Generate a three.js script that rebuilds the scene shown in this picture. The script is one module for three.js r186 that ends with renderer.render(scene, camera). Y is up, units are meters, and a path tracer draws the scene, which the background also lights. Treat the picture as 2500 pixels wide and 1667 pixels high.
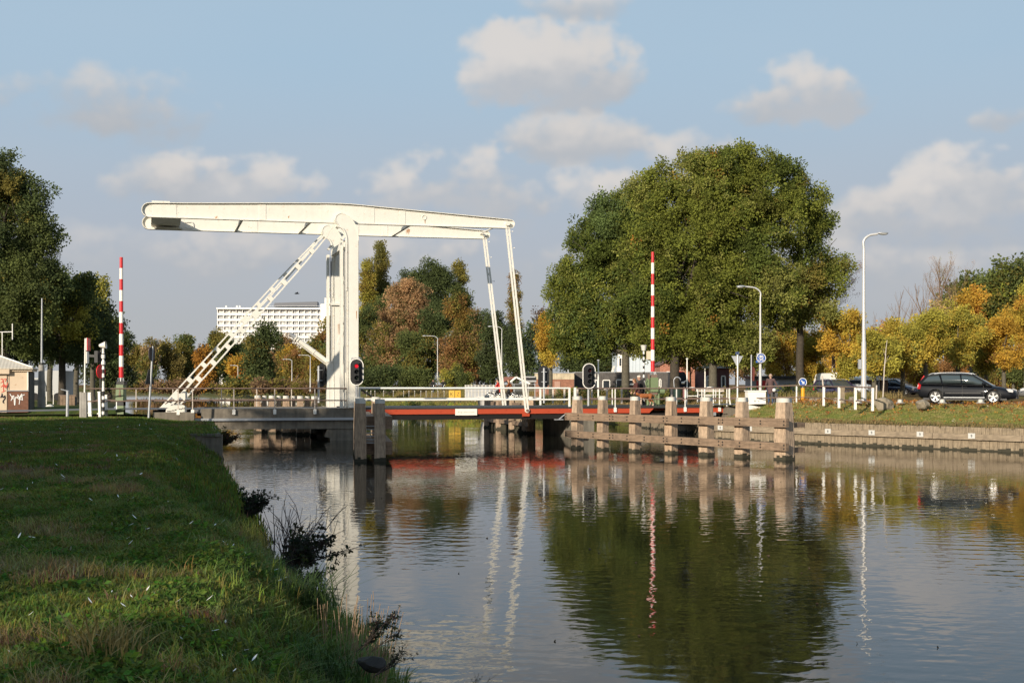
import * as THREE from 'three';
import { mergeGeometries, mergeVertices } from 'three/addons/utils/BufferGeometryUtils.js';
import { ImprovedNoise } from 'three/addons/math/ImprovedNoise.js';
import { MarchingCubes } from 'three/addons/objects/MarchingCubes.js';
import { Brush, Evaluator, SUBTRACTION } from 'three-bvh-csg';

// ------------------------------------------------------------------ camera, sun, exposure
const V = (x, y, z) => new THREE.Vector3(x, y, z);
const F = 3200, CX = 1250, HY = 938, EY = 3;                 // focal length, centre column, horizon row (all in photo pixels), eye height above the water
const scene = new THREE.Scene();
const camera = new THREE.PerspectiveCamera(2 * Math.atan(833.5 / F) * 180 / Math.PI, 2500 / 1667, 0.1, 4000);
camera.setViewOffset(2500, 1667, 0, -104.5, 2500, 1667);
camera.position.set(0, EY, 0);
camera.lookAt(0, EY, -10);
scene.add(camera);
const renderer = new THREE.WebGLRenderer({ antialias: true });
renderer.toneMapping = THREE.LinearToneMapping;
renderer.toneMappingExposure = 1.2;
renderer.shadowMap.enabled = true;

const SUN = V(-0.5, 0.335, 0.866).normalize();
const sun = new THREE.DirectionalLight(new THREE.Color().setRGB(1, 0.885, 0.725), 5);
sun.position.copy(SUN).multiplyScalar(200);
sun.castShadow = true;
sun.shadow.radius = 1.3;
Object.assign(sun.shadow.camera, { left: -120, right: 120, top: 120, bottom: -120, near: 1, far: 600 });
scene.add(sun, sun.target);

// trees beyond the left picture edge: [x, z, height, crown radius]
const SHADE_TREES = [[-14, 19, 14, 4.6], [-19, 10, 15, 4.8], [-22, -1, 14, 4.6], [-26, -10, 15, 5], [-22, -21, 13, 4.2], [-30, -21, 15, 5], [-29, -32, 12.4, 4.2], [-36, -30, 13.2, 5], [-18, -30, 13.2, 4], [-25.5, -43, 12, 3.8], [-8, 27, 14, 4.6], [-2, 36, 14, 5]];

// ------------------------------------------------------------------ randomness and noise
const rngOf = (seed) => { let s = seed >>> 0; return () => { s = (s + 0x6d2b79f5) | 0; let t = Math.imul(s ^ (s >>> 15), 1 | s); t = (t + Math.imul(t ^ (t >>> 7), 61 | t)) ^ t; return ((t ^ (t >>> 14)) >>> 0) / 4294967296; }; };
const PN = new ImprovedNoise();
const fbm = (x, y, z, oct = 4) => { let a = 0.5, s = 0; for (let i = 0; i < oct; i++) { s += a * PN.noise(x, y, z); x *= 2.03; y *= 2.03; z *= 2.03; a *= 0.5; } return s; };
const clamp = (x, a = 0, b = 1) => Math.min(b, Math.max(a, x));
const smooth = (a, b, x) => { const t = clamp((x - a) / (b - a)); return t * t * (3 - 2 * t); };
const lerp = (a, b, t) => a + (b - a) * t;
const mix3 = (a, b, t) => [lerp(a[0], b[0], t), lerp(a[1], b[1], t), lerp(a[2], b[2], t)];
const lin = (c) => (c <= 0.04045 ? c / 12.92 : ((c + 0.055) / 1.055) ** 2.4);
const enc = (c) => Math.round(255 * clamp(c <= 0.0031308 ? 12.92 * c : 1.055 * c ** (1 / 2.4) - 0.055));
const S = (r, g, b) => [lin(r / 255), lin(g / 255), lin(b / 255)];     // sRGB bytes to linear
const wrapNoise = (seed, n) => {                              // periodic gradient noise on an n x n lattice
  const r = rngOf(seed), gx = new Float32Array(n * n), gy = new Float32Array(n * n);
  for (let i = 0; i < n * n; i++) { const a = r() * Math.PI * 2; gx[i] = Math.cos(a); gy[i] = Math.sin(a); }
  const f = (t) => t * t * t * (t * (t * 6 - 15) + 10);
  return (x, y) => {
    const ix = Math.floor(x), iy = Math.floor(y), dx = x - ix, dy = y - iy, a = ((ix % n) + n) % n, b = ((iy % n) + n) % n, a1 = (a + 1) % n, b1 = (b + 1) % n;
    const d = (i, j, u, v) => gx[j * n + i] * u + gy[j * n + i] * v, u = f(dx), v = f(dy);
    return lerp(lerp(d(a, b, dx, dy), d(a1, b, dx - 1, dy), u), lerp(d(a, b1, dx, dy - 1), d(a1, b1, dx - 1, dy - 1), u), v);
  };
};

// ------------------------------------------------------------------ sky: autumn blue above, grey haze low down, small cumulus
function makeSky() {
  const W = 4096, H = 2048, data = new Float32Array(W * H * 4), r = rngOf(11);
  const blobs = [];                                            // [azimuth from -z, elevation, half width, height above, height below, density, brightness]
  const dir = (px, py) => { const az = Math.atan((px - CX) / F); return [az, Math.atan((HY - py) * Math.cos(az) / F)]; };
  const put = (px, py, hw, up, down, dens, bright) => { const [a, e] = dir(px, py); blobs.push([a, e, hw / F, up / F, down / F, dens, bright]); };
  put(1215, 185, 85, 100, 75, 1.0, 1); put(1300, 150, 95, 85, 110, 1.1, 1); put(1410, 175, 110, 85, 85, 1, 0.95); put(1505, 200, 70, 60, 60, 0.7, 0.9);
  put(1955, 225, 125, 85, 75, 0.95, 1); put(2030, 235, 85, 60, 60, 0.9, 0.95); put(1860, 265, 90, 50, 45, 0.6, 0.85);
  put(2440, 290, 75, 40, 30, 0.7, 0.9);
  put(1340, 330, 110, 55, 60, 0.75, 0.9); put(1480, 340, 100, 60, 60, 0.75, 0.9);
  put(500, 430, 110, 60, 60, 0.95, 1); put(590, 445, 110, 85, 50, 1, 1.05); put(680, 465, 80, 50, 40, 0.8, 1); put(400, 440, 110, 50, 60, 0.6, 0.85); put(770, 480, 40, 45, 35, 0.9, 1);
  put(1000, 470, 120, 75, 70, 0.9, 1); put(1150, 450, 130, 85, 90, 0.95, 1); put(1270, 500, 90, 60, 70, 0.7, 0.9);
  put(1440, 490, 120, 75, 70, 0.85, 1); put(1560, 470, 110, 60, 70, 0.8, 0.95); put(1720, 370, 140, 50, 80, 0.7, 0.95);
  put(2340, 440, 120, 80, 70, 1, 1.05); put(2440, 460, 110, 60, 60, 0.85, 1); put(2130, 500, 130, 45, 60, 0.7, 0.95); put(2290, 540, 240, 50, 60, 0.7, 0.92);
  put(210, 230, 220, 60, 80, 0.55, 0.85); put(380, 290, 170, 50, 60, 0.45, 0.8); put(1400, 10, 120, 30, 30, 0.55, 0.9);
  put(900, 620, 420, 60, 70, 0.45, 0.85); put(1700, 640, 600, 60, 90, 0.4, 0.85); put(2200, 660, 300, 60, 70, 0.4, 0.88); put(330, 620, 400, 60, 100, 0.35, 0.85);
  for (let i = 0; i < 260; i++) {                              // the same sky goes on all round
    const a = (r() * 2 - 1) * Math.PI, e = 0.06 + 0.75 * r() ** 1.6, w = (0.02 + 0.05 * r()) * (1 + e * 1.5);
    if (Math.abs(a) < 0.66 && e < 0.45) continue;
    const n = 1 + Math.floor(r() * 3);
    for (let k = 0; k < n; k++) blobs.push([a + (k - n / 2) * w * 1.2, e + (r() - 0.5) * w * 0.4, w * (0.7 + 0.6 * r()), w * (0.5 + 0.4 * r()), w * (0.4 + 0.3 * r()), 0.6 + 0.45 * r(), 0.88 + 0.15 * r()]);
  }
  const bins = Array.from({ length: 256 }, () => []);
  for (const b of blobs) for (let k = 0; k < 256; k++) { const a = (k + 0.5) / 256 * 2 * Math.PI - Math.PI; let d = Math.abs(a - b[0]); d = Math.min(d, 2 * Math.PI - d); if (d < b[2] * 1.6 + 0.03) bins[k].push(b); }
  const E = (r0, g0, b0) => S(r0, g0, b0).map((k) => k / 1.2), zen = E(122, 166, 206), mid = E(165, 192, 214), low = E(174, 184, 197), hor = E(179, 182, 185), litC = E(219, 214, 210), shadeC = E(185, 189, 195);
  for (let row = 0; row < H; row++) {
    const el = ((row + 0.5) / H - 0.5) * Math.PI, ce = Math.cos(el), se = Math.sin(el);
    let clear = mix3(hor, low, smooth(0.02, 0.13, el));
    clear = mix3(clear, mid, smooth(0.09, 0.25, el)); clear = mix3(clear, zen, smooth(0.24, 0.9, el));
    for (let col = 0; col < W; col++) {
      const round = ((col + 0.5) / W - 0.5) * 2 * Math.PI, x = Math.cos(round) * ce, z = Math.sin(round) * ce, o = (row * W + col) * 4;
      let c = clear;
      if (el > 0) {
        const az = Math.atan2(x, -z), near = bins[Math.min(255, Math.floor((az + Math.PI) / (2 * Math.PI) * 256))];
        if (near.length) {
          const w1 = fbm(x * 11, se * 17, z * 11, 4), w2 = fbm(x * 34 + 7, se * 46, z * 34, 4), w3 = fbm(x * 90 + 3, se * 110, z * 90, 3), lump = 0.95 * w1 + 0.95 * w2 + 0.35 * w3;
          let dens = 0, br = 0, wt = 1e-6, top = 0;
          for (const b of near) {
            let da = az - b[0]; if (da > Math.PI) da -= 2 * Math.PI; if (da < -Math.PI) da += 2 * Math.PI;
            const de = el - b[1], q = (da / b[2]) ** 2 + (de / (de > 0 ? b[3] : b[4])) ** 2, v = b[5] * (1.3 - q + lump * 2.1);
            if (v > 0) { dens = dens + v * (1 - dens * 0.35); br += b[6] * v; wt += v; top += v * clamp(0.5 + de / (b[3] + b[4]) * 1.1 + lump * 0.5 - da / b[2] * 0.12); }
          }
          if (dens > 0) {
            const alpha = (1 - Math.exp(-1.35 * dens * dens - 0.55 * dens)) * smooth(0.0, 0.06, el) * 0.93;
            const t = smooth(0.25, 0.95, top / wt), b = br / wt;
            const cl = mix3(shadeC, litC, t).map((k) => k * (0.55 + 0.45 * b));
            c = mix3(clear, cl, clamp(alpha));
          }
        }
        const veil = 0.07 * fbm(x * 5 + 3, se * 12, z * 5, 4);
        c = mix3(c, litC, clamp(0.06 + veil) * smooth(0.02, 0.1, el));
      }
      data[o] = c[0]; data[o + 1] = c[1]; data[o + 2] = c[2]; data[o + 3] = 1;
    }
  }
  const t = new THREE.DataTexture(data, W, H, THREE.RGBAFormat, THREE.FloatType);
  t.mapping = THREE.EquirectangularReflectionMapping; t.magFilter = THREE.LinearFilter; t.needsUpdate = true;
  return t;
}
scene.background = makeSky();
scene.environment = scene.background;

// ------------------------------------------------------------------ textures
const tex = (n, fn, size, srgb = true) => {                   // fn(u, v) -> [r, g, b] linear; size = metres covered
  const d = new Uint8Array(n * n * 4);
  for (let j = 0; j < n; j++) for (let i = 0; i < n; i++) { const c = fn(i / n, j / n), o = (j * n + i) * 4; for (let k = 0; k < 3; k++) d[o + k] = srgb ? enc(c[k]) : Math.round(255 * clamp(c[k])); d[o + 3] = 255; }
  const t = new THREE.DataTexture(d, n, n); t.wrapS = t.wrapT = THREE.RepeatWrapping; t.magFilter = THREE.LinearFilter;
  t.repeat.set(1 / size, 1 / size); if (srgb) t.colorSpace = THREE.SRGBColorSpace; t.needsUpdate = true;
  return t;
};
const n8 = wrapNoise(1, 8), n16 = wrapNoise(2, 16), n32 = wrapNoise(3, 32), n64 = wrapNoise(4, 64), n128 = wrapNoise(5, 128), n4 = wrapNoise(6, 4);
const pf = (u, v) => n8(u * 8, v * 8) * 0.5 + n16(u * 16, v * 16) * 0.3 + n32(u * 32, v * 32) * 0.2 + n64(u * 64, v * 64) * 0.12;
const g3 = (x) => [x, x, x];
const T = {
  paint: tex(512, (u, v) => { const a = pf(u, v), rust = smooth(0.3, 0.46, pf(u * 1 + 0.37, v + 0.2) + 0.3 * n128(u * 128, v * 128)), s = 0.93 + 0.1 * a + 0.05 * n128(u * 128, v * 128); return mix3([s, s, s * 0.98], [0.55, 0.33, 0.16], rust * 0.7); }, 3.1),
  concrete: tex(512, (u, v) => { const s = 0.72 + 0.45 * pf(u, v) + 0.25 * n32(u * 32, v * 4) + 0.12 * n128(u * 128, v * 128); return [s, s * 0.985, s * 0.95]; }, 4.3),
  wood: tex(512, (u, v) => { const g = n64(u * 64, v * 4 + n8(u * 8, v * 8)) * 0.35 + n128(u * 128, v * 8) * 0.3 + n16(u * 16, v * 2) * 0.25; const s = 0.76 + 0.95 * g + 0.4 * pf(u, v); return [s, s * 0.97, s * 0.92]; }, 1.7),
  bark: tex(256, (u, v) => g3(0.7 + 0.5 * n32(u * 32, v * 8) + 0.4 * n64(u * 64, v * 16) + 0.3 * pf(u, v)), 1.6),
  soil: tex(1024, (u, v) => { const a = pf(u, v), b = n128(u * 128, v * 128), c = n64(u * 64 + 5, v * 64); const s = 0.78 + 0.45 * a + 0.4 * b + 0.25 * c; const t = clamp(0.35 + 1.3 * n16(u * 16 + 3, v * 16) + 0.8 * n64(u * 64, v * 64)); return [s * lerp(0.86, 1.25, t), s, s * lerp(0.85, 0.75, t)]; }, 5.3),
  asphalt: tex(256, (u, v) => g3(0.85 + 0.25 * pf(u, v) + 0.3 * n128(u * 128, v * 128)), 3),
  brick: tex(512, (u, v) => { const rows = 32, cols = 12, y = v * rows, ry = Math.floor(y), x = u * cols + (ry % 2) * 0.5, fx = x - Math.floor(x), fy = y - ry; const m = fx < 0.05 || fy < 0.14; const q = 0.8 + 0.5 * n64(Math.floor(x) * 3.7 % 64, ry * 1.37 % 64) + 0.2 * pf(u, v); return m ? [0.9, 0.86, 0.8] : [q, q * 0.9, q * 0.85]; }, 2.2),
  corrug: tex(256, (u, v) => g3(0.86 + 0.1 * Math.sin(u * Math.PI * 32) + 0.2 * pf(u, v)), 3),
};
const bumpWood = tex(256, (u, v) => g3(0.5 + 0.5 * n64(u * 64, v * 4) + 0.3 * n16(u * 16, v * 2)), 1.7, false);
const canvasTex = (w, h, draw) => { const c = document.createElement('canvas'); c.width = w; c.height = h; draw(c.getContext('2d'), w, h); const t = new THREE.CanvasTexture(c); t.colorSpace = THREE.SRGBColorSpace; return t; };
const mat = (rgb, roughness = 0.7, more = {}) => { const m = new THREE.MeshPhysicalMaterial({ roughness, ...more }); m.color.setRGB(...rgb); return m; };
const M = {
  white: mat([0.76, 0.73, 0.66], 0.5, { map: T.paint }), plainWhite: mat([0.8, 0.77, 0.7], 0.5), capWhite: mat([0.82, 0.79, 0.72], 0.75, { map: T.concrete }),
  red: mat([0.46, 0.068, 0.026], 0.4, { map: T.paint }), signalRed: mat([0.58, 0.02, 0.025], 0.4), black: mat([0.012, 0.012, 0.013], 0.5), darkSteel: mat([0.035, 0.033, 0.03], 0.6, { map: T.paint }),
  steel: mat([0.34, 0.35, 0.36], 0.45, { metalness: 0.35 }), galv: mat([0.42, 0.43, 0.44], 0.42, { metalness: 0.4 }), rail: mat([0.19, 0.125, 0.095], 0.6, { map: T.paint }), railLight: mat([0.5, 0.43, 0.36], 0.6),
  concrete: mat([0.225, 0.195, 0.155], 0.9, { map: T.concrete }), darkConcrete: mat([0.2, 0.18, 0.145], 0.9, { map: T.concrete }), palePost: mat([0.4, 0.38, 0.35], 0.85, { map: T.concrete }),
  pile: mat([0.47, 0.34, 0.235], 0.85, { map: T.wood, bumpMap: bumpWood, bumpScale: 0.02 }), beam: mat([0.27, 0.19, 0.13], 0.85, { map: T.wood.clone(), bumpMap: bumpWood, bumpScale: 0.02 }), greyWood: mat([0.31, 0.25, 0.175], 0.9, { map: T.wood }), algae: mat([0.04, 0.036, 0.022], 0.9),
  tar: mat([0.02, 0.018, 0.017], 0.95, { specularIntensity: 0.2 }), asphalt: mat([0.16, 0.155, 0.15], 0.9, { map: T.asphalt }), bolt: mat([0.03, 0.025, 0.02], 0.6), green: mat([0.16, 0.21, 0.105], 0.5, { map: T.paint }),
  blue: mat([0.02, 0.09, 0.36], 0.4), orange: mat([0.75, 0.33, 0.01], 0.45), glass: mat([0.03, 0.035, 0.04], 0.08, { specularIntensity: 1 }), rubber: mat([0.018, 0.017, 0.017], 0.85), chrome: mat([0.7, 0.7, 0.7], 0.22, { metalness: 0.85 }),
  brick: mat([0.2, 0.1, 0.065], 0.9, { map: T.brick }), cream: mat([0.66, 0.52, 0.38], 0.8, { map: T.paint }), bark: mat([0.075, 0.06, 0.042], 0.95, { map: T.bark }), greyBark: mat([0.14, 0.125, 0.09], 0.95, { map: T.bark }), stone: mat([0.34, 0.29, 0.215], 0.95, { map: T.concrete }),
};
M.beam.map.rotation = Math.PI / 2; M.beam.map.needsUpdate = true;
T.woodTurned = M.beam.map;
// ------------------------------------------------------------------ helpers
const X = (px, d) => (px - CX) / F * d, Y = (py, d) => EY - (py - HY) / F * d;    // a photo pixel at a depth, as world x and y
const at = (px, py, d) => V(X(px, d), Y(py, d), -d);
const used = {};
const numbered = (n) => { const k = used[n] = (used[n] ?? -1) + 1; return k ? n + '_' + String(k).padStart(3, '0') : n; };
const flat = (g) => (Array.isArray(g) ? g.flat(9) : [g]);
function joined(list, uv = true) {
  const gs = flat(list).map((g) => { const n = g.index ? g.toNonIndexed() : g.clone(); for (const k of Object.keys(n.attributes)) if (!['position', 'normal', 'uv', 'color'].includes(k)) n.deleteAttribute(k); if (!n.attributes.normal) n.computeVertexNormals(); if (!n.attributes.uv) n.setAttribute('uv', new THREE.BufferAttribute(new Float32Array(n.attributes.position.count * 2), 2)); return n; });
  const g = gs.length > 1 ? mergeGeometries(gs) : gs[0];
  if (uv) {                                                   // uv in metres, looked up along the axis a face points to
    const p = g.attributes.position, n = g.attributes.normal, u = g.attributes.uv;
    for (let i = 0; i < p.count; i++) {
      const ax = Math.abs(n.getX(i)), ay = Math.abs(n.getY(i)), az = Math.abs(n.getZ(i));
      if (ay > ax && ay > az) u.setXY(i, p.getX(i), p.getZ(i)); else if (ax > az) u.setXY(i, p.getZ(i) + 0.37, p.getY(i)); else u.setXY(i, p.getX(i), p.getY(i));
    }
  }
  return g;
}
function part(name, geoms, material, parent, label, uv = true) {
  const m = new THREE.Mesh(joined(geoms, uv), material); m.name = name; m.castShadow = m.receiveShadow = true; parent.add(m);
  if (label) m.userData.label = label;
  return m;
}
function tag(o, label, category, group, kind) { if (label) o.userData.label = label; if (category) o.userData.category = category; if (group) o.userData.group = group; if (kind) o.userData.kind = kind; return o; }
function thing(name, label, category, pos = [0, 0, 0], turn = 0, group) {
  const o = new THREE.Group(); o.name = numbered(name); if (pos.isVector3) o.position.copy(pos); else o.position.set(...pos); o.rotation.y = turn; scene.add(o);
  return tag(o, label, category, group);
}
const struct = (name, geoms, material, uv = true) => { const m = part(numbered(name), geoms, material, scene, null, uv); m.userData.kind = 'structure'; return m; };
const box = (w, h, d, x = 0, y = 0, z = 0, rx = 0, ry = 0, rz = 0) => { const g = new THREE.BoxGeometry(w, h, d); if (rx) g.rotateX(rx); if (ry) g.rotateY(ry); if (rz) g.rotateZ(rz); return g.translate(x, y, z); };
const cyl = (r1, r2, h, x, y, z, seg = 14) => new THREE.CylinderGeometry(r1, r2, h, seg).translate(x, y, z);      // r1 at the top
const ball = (r, x, y, z, s = [1, 1, 1], seg = 12) => new THREE.SphereGeometry(r, seg, Math.max(6, seg - 4)).scale(...s).translate(x, y, z);
const UP = V(0, 1, 0);
function bar(p, q, w, h, upish = UP) {                          // a box from p to q, w across, h along upish
  p = p.isVector3 ? p : V(...p); q = q.isVector3 ? q : V(...q);
  const d = q.clone().sub(p), len = d.length(); d.normalize();
  const side = d.clone().cross(upish); if (side.lengthSq() < 1e-6) side.set(0, 0, 1); side.normalize();
  const up = side.clone().cross(d).normalize(), m = new THREE.Matrix4().makeBasis(d, up, side);
  m.setPosition(p.clone().add(q).multiplyScalar(0.5));
  return new THREE.BoxGeometry(len, h, w).applyMatrix4(m);
}
function rod(p, q, r1, r2 = r1, seg = 8) {
  p = p.isVector3 ? p : V(...p); q = q.isVector3 ? q : V(...q);
  const d = q.clone().sub(p), g = new THREE.CylinderGeometry(r2, r1, d.length(), seg);
  return g.applyQuaternion(new THREE.Quaternion().setFromUnitVectors(UP, d.clone().normalize())).translate((p.x + q.x) / 2, (p.y + q.y) / 2, (p.z + q.z) / 2);
}
const tube = (pts, r, seg = 24, rad = 8) => new THREE.TubeGeometry(new THREE.CatmullRomCurve3(pts.map((p) => (p.isVector3 ? p : V(...p)))), seg, r, rad);
const shapeOf = (pts) => { const s = new THREE.Shape(); pts.forEach(([x, y], i) => (i ? s.lineTo(x, y) : s.moveTo(x, y))); s.closePath(); return s; };
const plate = (shape, depth, z = 0, bevel = 0) => new THREE.ExtrudeGeometry(shape, { depth, bevelEnabled: bevel > 0, bevelSize: bevel, bevelThickness: bevel, bevelSegments: 1, curveSegments: 20 }).translate(0, 0, z);
const lathe = (pts, seg = 16) => new THREE.LatheGeometry(pts.map(([r, y]) => new THREE.Vector2(r, y)), seg);
function stadium(w, h) { const r = w / 2, a = h / 2 - r, s = new THREE.Shape(); s.absarc(0, a, r, 0, Math.PI); s.absarc(0, -a, r, Math.PI, 2 * Math.PI); s.closePath(); return s; }
function instanced(name, geom, material, mats, cols, parent) {
  const m = new THREE.InstancedMesh(geom, material, mats.length); m.name = name; m.castShadow = m.receiveShadow = true;
  const c = new THREE.Color();
  mats.forEach((k, i) => { m.setMatrixAt(i, k); if (cols) m.setColorAt(i, c.setRGB(...cols[i])); });
  parent.add(m); m.userData.kind = 'stuff';
  return m;
}
const D3 = new THREE.Object3D();
const placed = (x, y, z, rx, ry, rz, s, sy = s) => { D3.position.set(x, y, z); D3.rotation.set(rx, ry, rz, 'YXZ'); D3.scale.set(s, sy, s); D3.updateMatrix(); return D3.matrix.clone(); };

// smooth union of tapered capsules, meshed by marching cubes; bones: [ax, ay, az, bx, by, bz, ra, rb]
function flesh(bones, k = 0.035, res = 60) {
  const lo = [1e9, 1e9, 1e9], hi = [-1e9, -1e9, -1e9];
  for (const b of bones) for (let a = 0; a < 3; a++) { lo[a] = Math.min(lo[a], b[a] - b[6], b[a + 3] - b[7]); hi[a] = Math.max(hi[a], b[a] + b[6], b[a + 3] + b[7]); }
  const pad = 0.04 + k, c = lo.map((l, a) => (l + hi[a]) / 2), h = lo.map((l, a) => (hi[a] - l) / 2 * (res / (res - 6)) + pad);
  const mc = new MarchingCubes(res, new THREE.MeshStandardMaterial(), false, false, 60000);
  mc.isolation = 0;
  const pre = bones.map(([ax, ay, az, bx, by, bz, ra, rb]) => { const dx = bx - ax, dy = by - ay, dz = bz - az; return [ax, ay, az, dx, dy, dz, ra, rb - ra, 1 / Math.max(1e-9, dx * dx + dy * dy + dz * dz)]; });
  const half = res / 2;
  for (let z = 0, i = 0; z < res; z++) for (let y = 0; y < res; y++) for (let x = 0; x < res; x++, i++) {
    const px = c[0] + (x - half) / half * h[0], py = c[1] + (y - half) / half * h[1], pz = c[2] + (z - half) / half * h[2];
    let d = 1e9;
    for (const b of pre) {
      const ex = px - b[0], ey = py - b[1], ez = pz - b[2], t = clamp((ex * b[3] + ey * b[4] + ez * b[5]) * b[8]);
      const q = Math.hypot(ex - b[3] * t, ey - b[4] * t, ez - b[5] * t) - b[6] - b[7] * t;
      const u = clamp(0.5 + 0.5 * (d - q) / k); d = lerp(d, q, u) - k * u * (1 - u);
    }
    mc.field[i] = -d;
  }
  mc.update();
  const n = mc.count, p = new Float32Array(n * 3);
  for (let i = 0; i < n; i++) for (let a = 0; a < 3; a++) p[i * 3 + a] = c[a] + mc.positionArray[i * 3 + a] * h[a];
  let g = new THREE.BufferGeometry(); g.setAttribute('position', new THREE.BufferAttribute(p, 3));
  g = mergeVertices(g, 1e-4); g.computeVertexNormals();
  return g;
}
// ------------------------------------------------------------------ the canal, the land, the water
const LEFT = [[60, 200], [20, 75], [6.3, 20], [2.2, 0], [-0.35, -9], [-1.75, -15.4], [-3.75, -20.8], [-7.2, -34], [-11.4, -50.5], [-15.3, -66], [-17, -73], [-21, -82], [-31, -100], [-60, -200], [-100, -330], [-185, -440], [-420, -560], [-900, -640]];
const RIGHT = [[200, 150], [62, -11.5], [30.4, -48.3], [22.5, -57.5], [14.6, -66.7], [11.06, -70.8], [11.4, -80], [6.5, -103], [-5.8, -132], [-23, -200], [-75, -370], [-135, -470], [-390, -615], [-900, -700]];
const POLY = [...LEFT, ...RIGHT.slice().reverse()];
function segDist(x, z, line) {
  let best = 1e9;
  for (let i = 0; i + 1 < line.length; i++) {
    const [ax, az] = line[i], [bx, bz] = line[i + 1], dx = bx - ax, dz = bz - az, t = clamp(((x - ax) * dx + (z - az) * dz) / (dx * dx + dz * dz));
    best = Math.min(best, Math.hypot(x - ax - dx * t, z - az - dz * t));
  }
  return best;
}
const inCanal = (x, z) => { let c = false; for (let i = 0, j = POLY.length - 1; i < POLY.length; j = i++) { const [xi, zi] = POLY[i], [xj, zj] = POLY[j]; if ((zi > z) !== (zj > z) && x < (xj - xi) * (z - zi) / (zj - zi) + xi) c = !c; } return c; };
const A15 = 15.5 * Math.PI / 180, BO = V(X(858, 70.7), 0, -70.7), BU = V(Math.cos(A15), 0, -Math.sin(A15)), BN = V(Math.sin(A15), 0, Math.cos(A15));  // bridge: origin, along (to the right), towards the camera
const axisSpot = (x, z) => [(x - BO.x) * BU.x + (z - BO.z) * BU.z, (x - BO.x) * BN.x + (z - BO.z) * BN.z];
const QUAY_ROAD = [[11.6, -79.2], [15.5, -77.5], [20.5, -72.5], [26.5, -67.2], [44, -56], [80, -36]];
function land(x, z) {                                          // height of the ground
  const dl = segDist(x, z, LEFT), dr = segDist(x, z, RIGHT), d = Math.min(dl, dr);
  if (inCanal(x, z)) return -0.12 - 1.4 * smooth(0, 2, d);
  const nz = PN.noise(x * 0.22, z * 0.22, 3.1), nf = PN.noise(x * 0.9, z * 0.9, 7.7);
  let h;
  if (dl < dr) {
    if (z > -50.4) h = lerp(0.02, 1.36, smooth(-0.2, 2.1, d + 0.4 * nz)) + 0.09 * nz * smooth(0.3, 2, d) + 0.06 * nf;
    else if (z > -74) h = lerp(1.02, 1.34, smooth(0, 4, d)) + 0.03 * nz;
    else h = lerp(0.1, 1.6, smooth(0, 5, d)) + 0.06 * nz;
    const [u, w] = axisSpot(x, z);
    if (u < -9 && w < 1 && w > -7) h = Math.min(h, 1.4);
  } else if (z > -72) {
    h = lerp(0.98, 2.02, smooth(0.2, 6.5, d)) + 0.05 * nz + 0.05 * smooth(6, 20, d);
    h = d < 2.4 ? -0.8 : d < 6.5 ? h - 0.3 : h;
  } else h = lerp(0.15, 1.75, smooth(0, z > -150 ? 9 : 7, d)) + 0.08 * nz + (x > 8 && z > -90 ? 0.1 : 0) + 0.25 * smooth(5, 30, x);
  if (dr < dl) { const q = segDist(x, z, QUAY_ROAD); h = lerp(Math.min(h, 1.93), h, smooth(3.2, 5.5, q)); }
  return h;
}
function groundColor(x, z, h) {
  const n = PN.noise(x * 0.35, z * 0.35, 1.5), n2 = PN.noise(x * 1.6, z * 1.6, 4.2), dl = segDist(x, z, LEFT), dr = segDist(x, z, RIGHT);
  const grass = [0.052, 0.084, 0.02], dry = [0.17, 0.145, 0.05], brown = [0.19, 0.1, 0.042], yellow = [0.17, 0.165, 0.042], mud = [0.05, 0.042, 0.028];
  if (h < 0.05) return mud;
  if (dl < dr && z > -110) return mix3(mix3(grass, dry, clamp(0.1 + 0.7 * n + 0.4 * n2 + 0.25 * smooth(-50, -75, z))), mud, 0.6 * smooth(0.6, 0.1, h));
  if (z > -95 && x > 0) return mix3(mix3(yellow, dry, clamp(0.3 + n + 0.6 * n2)), brown, clamp(smooth(5, 9, dr) * (0.75 + n2) + 0.5 * n2));
  return mix3(mix3([0.2, 0.15, 0.06], [0.13, 0.14, 0.045], clamp(0.5 + 1.4 * n)), brown, clamp(0.8 * smooth(8, 30, Math.min(dl, dr)) + 0.3 * n2));
}
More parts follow.
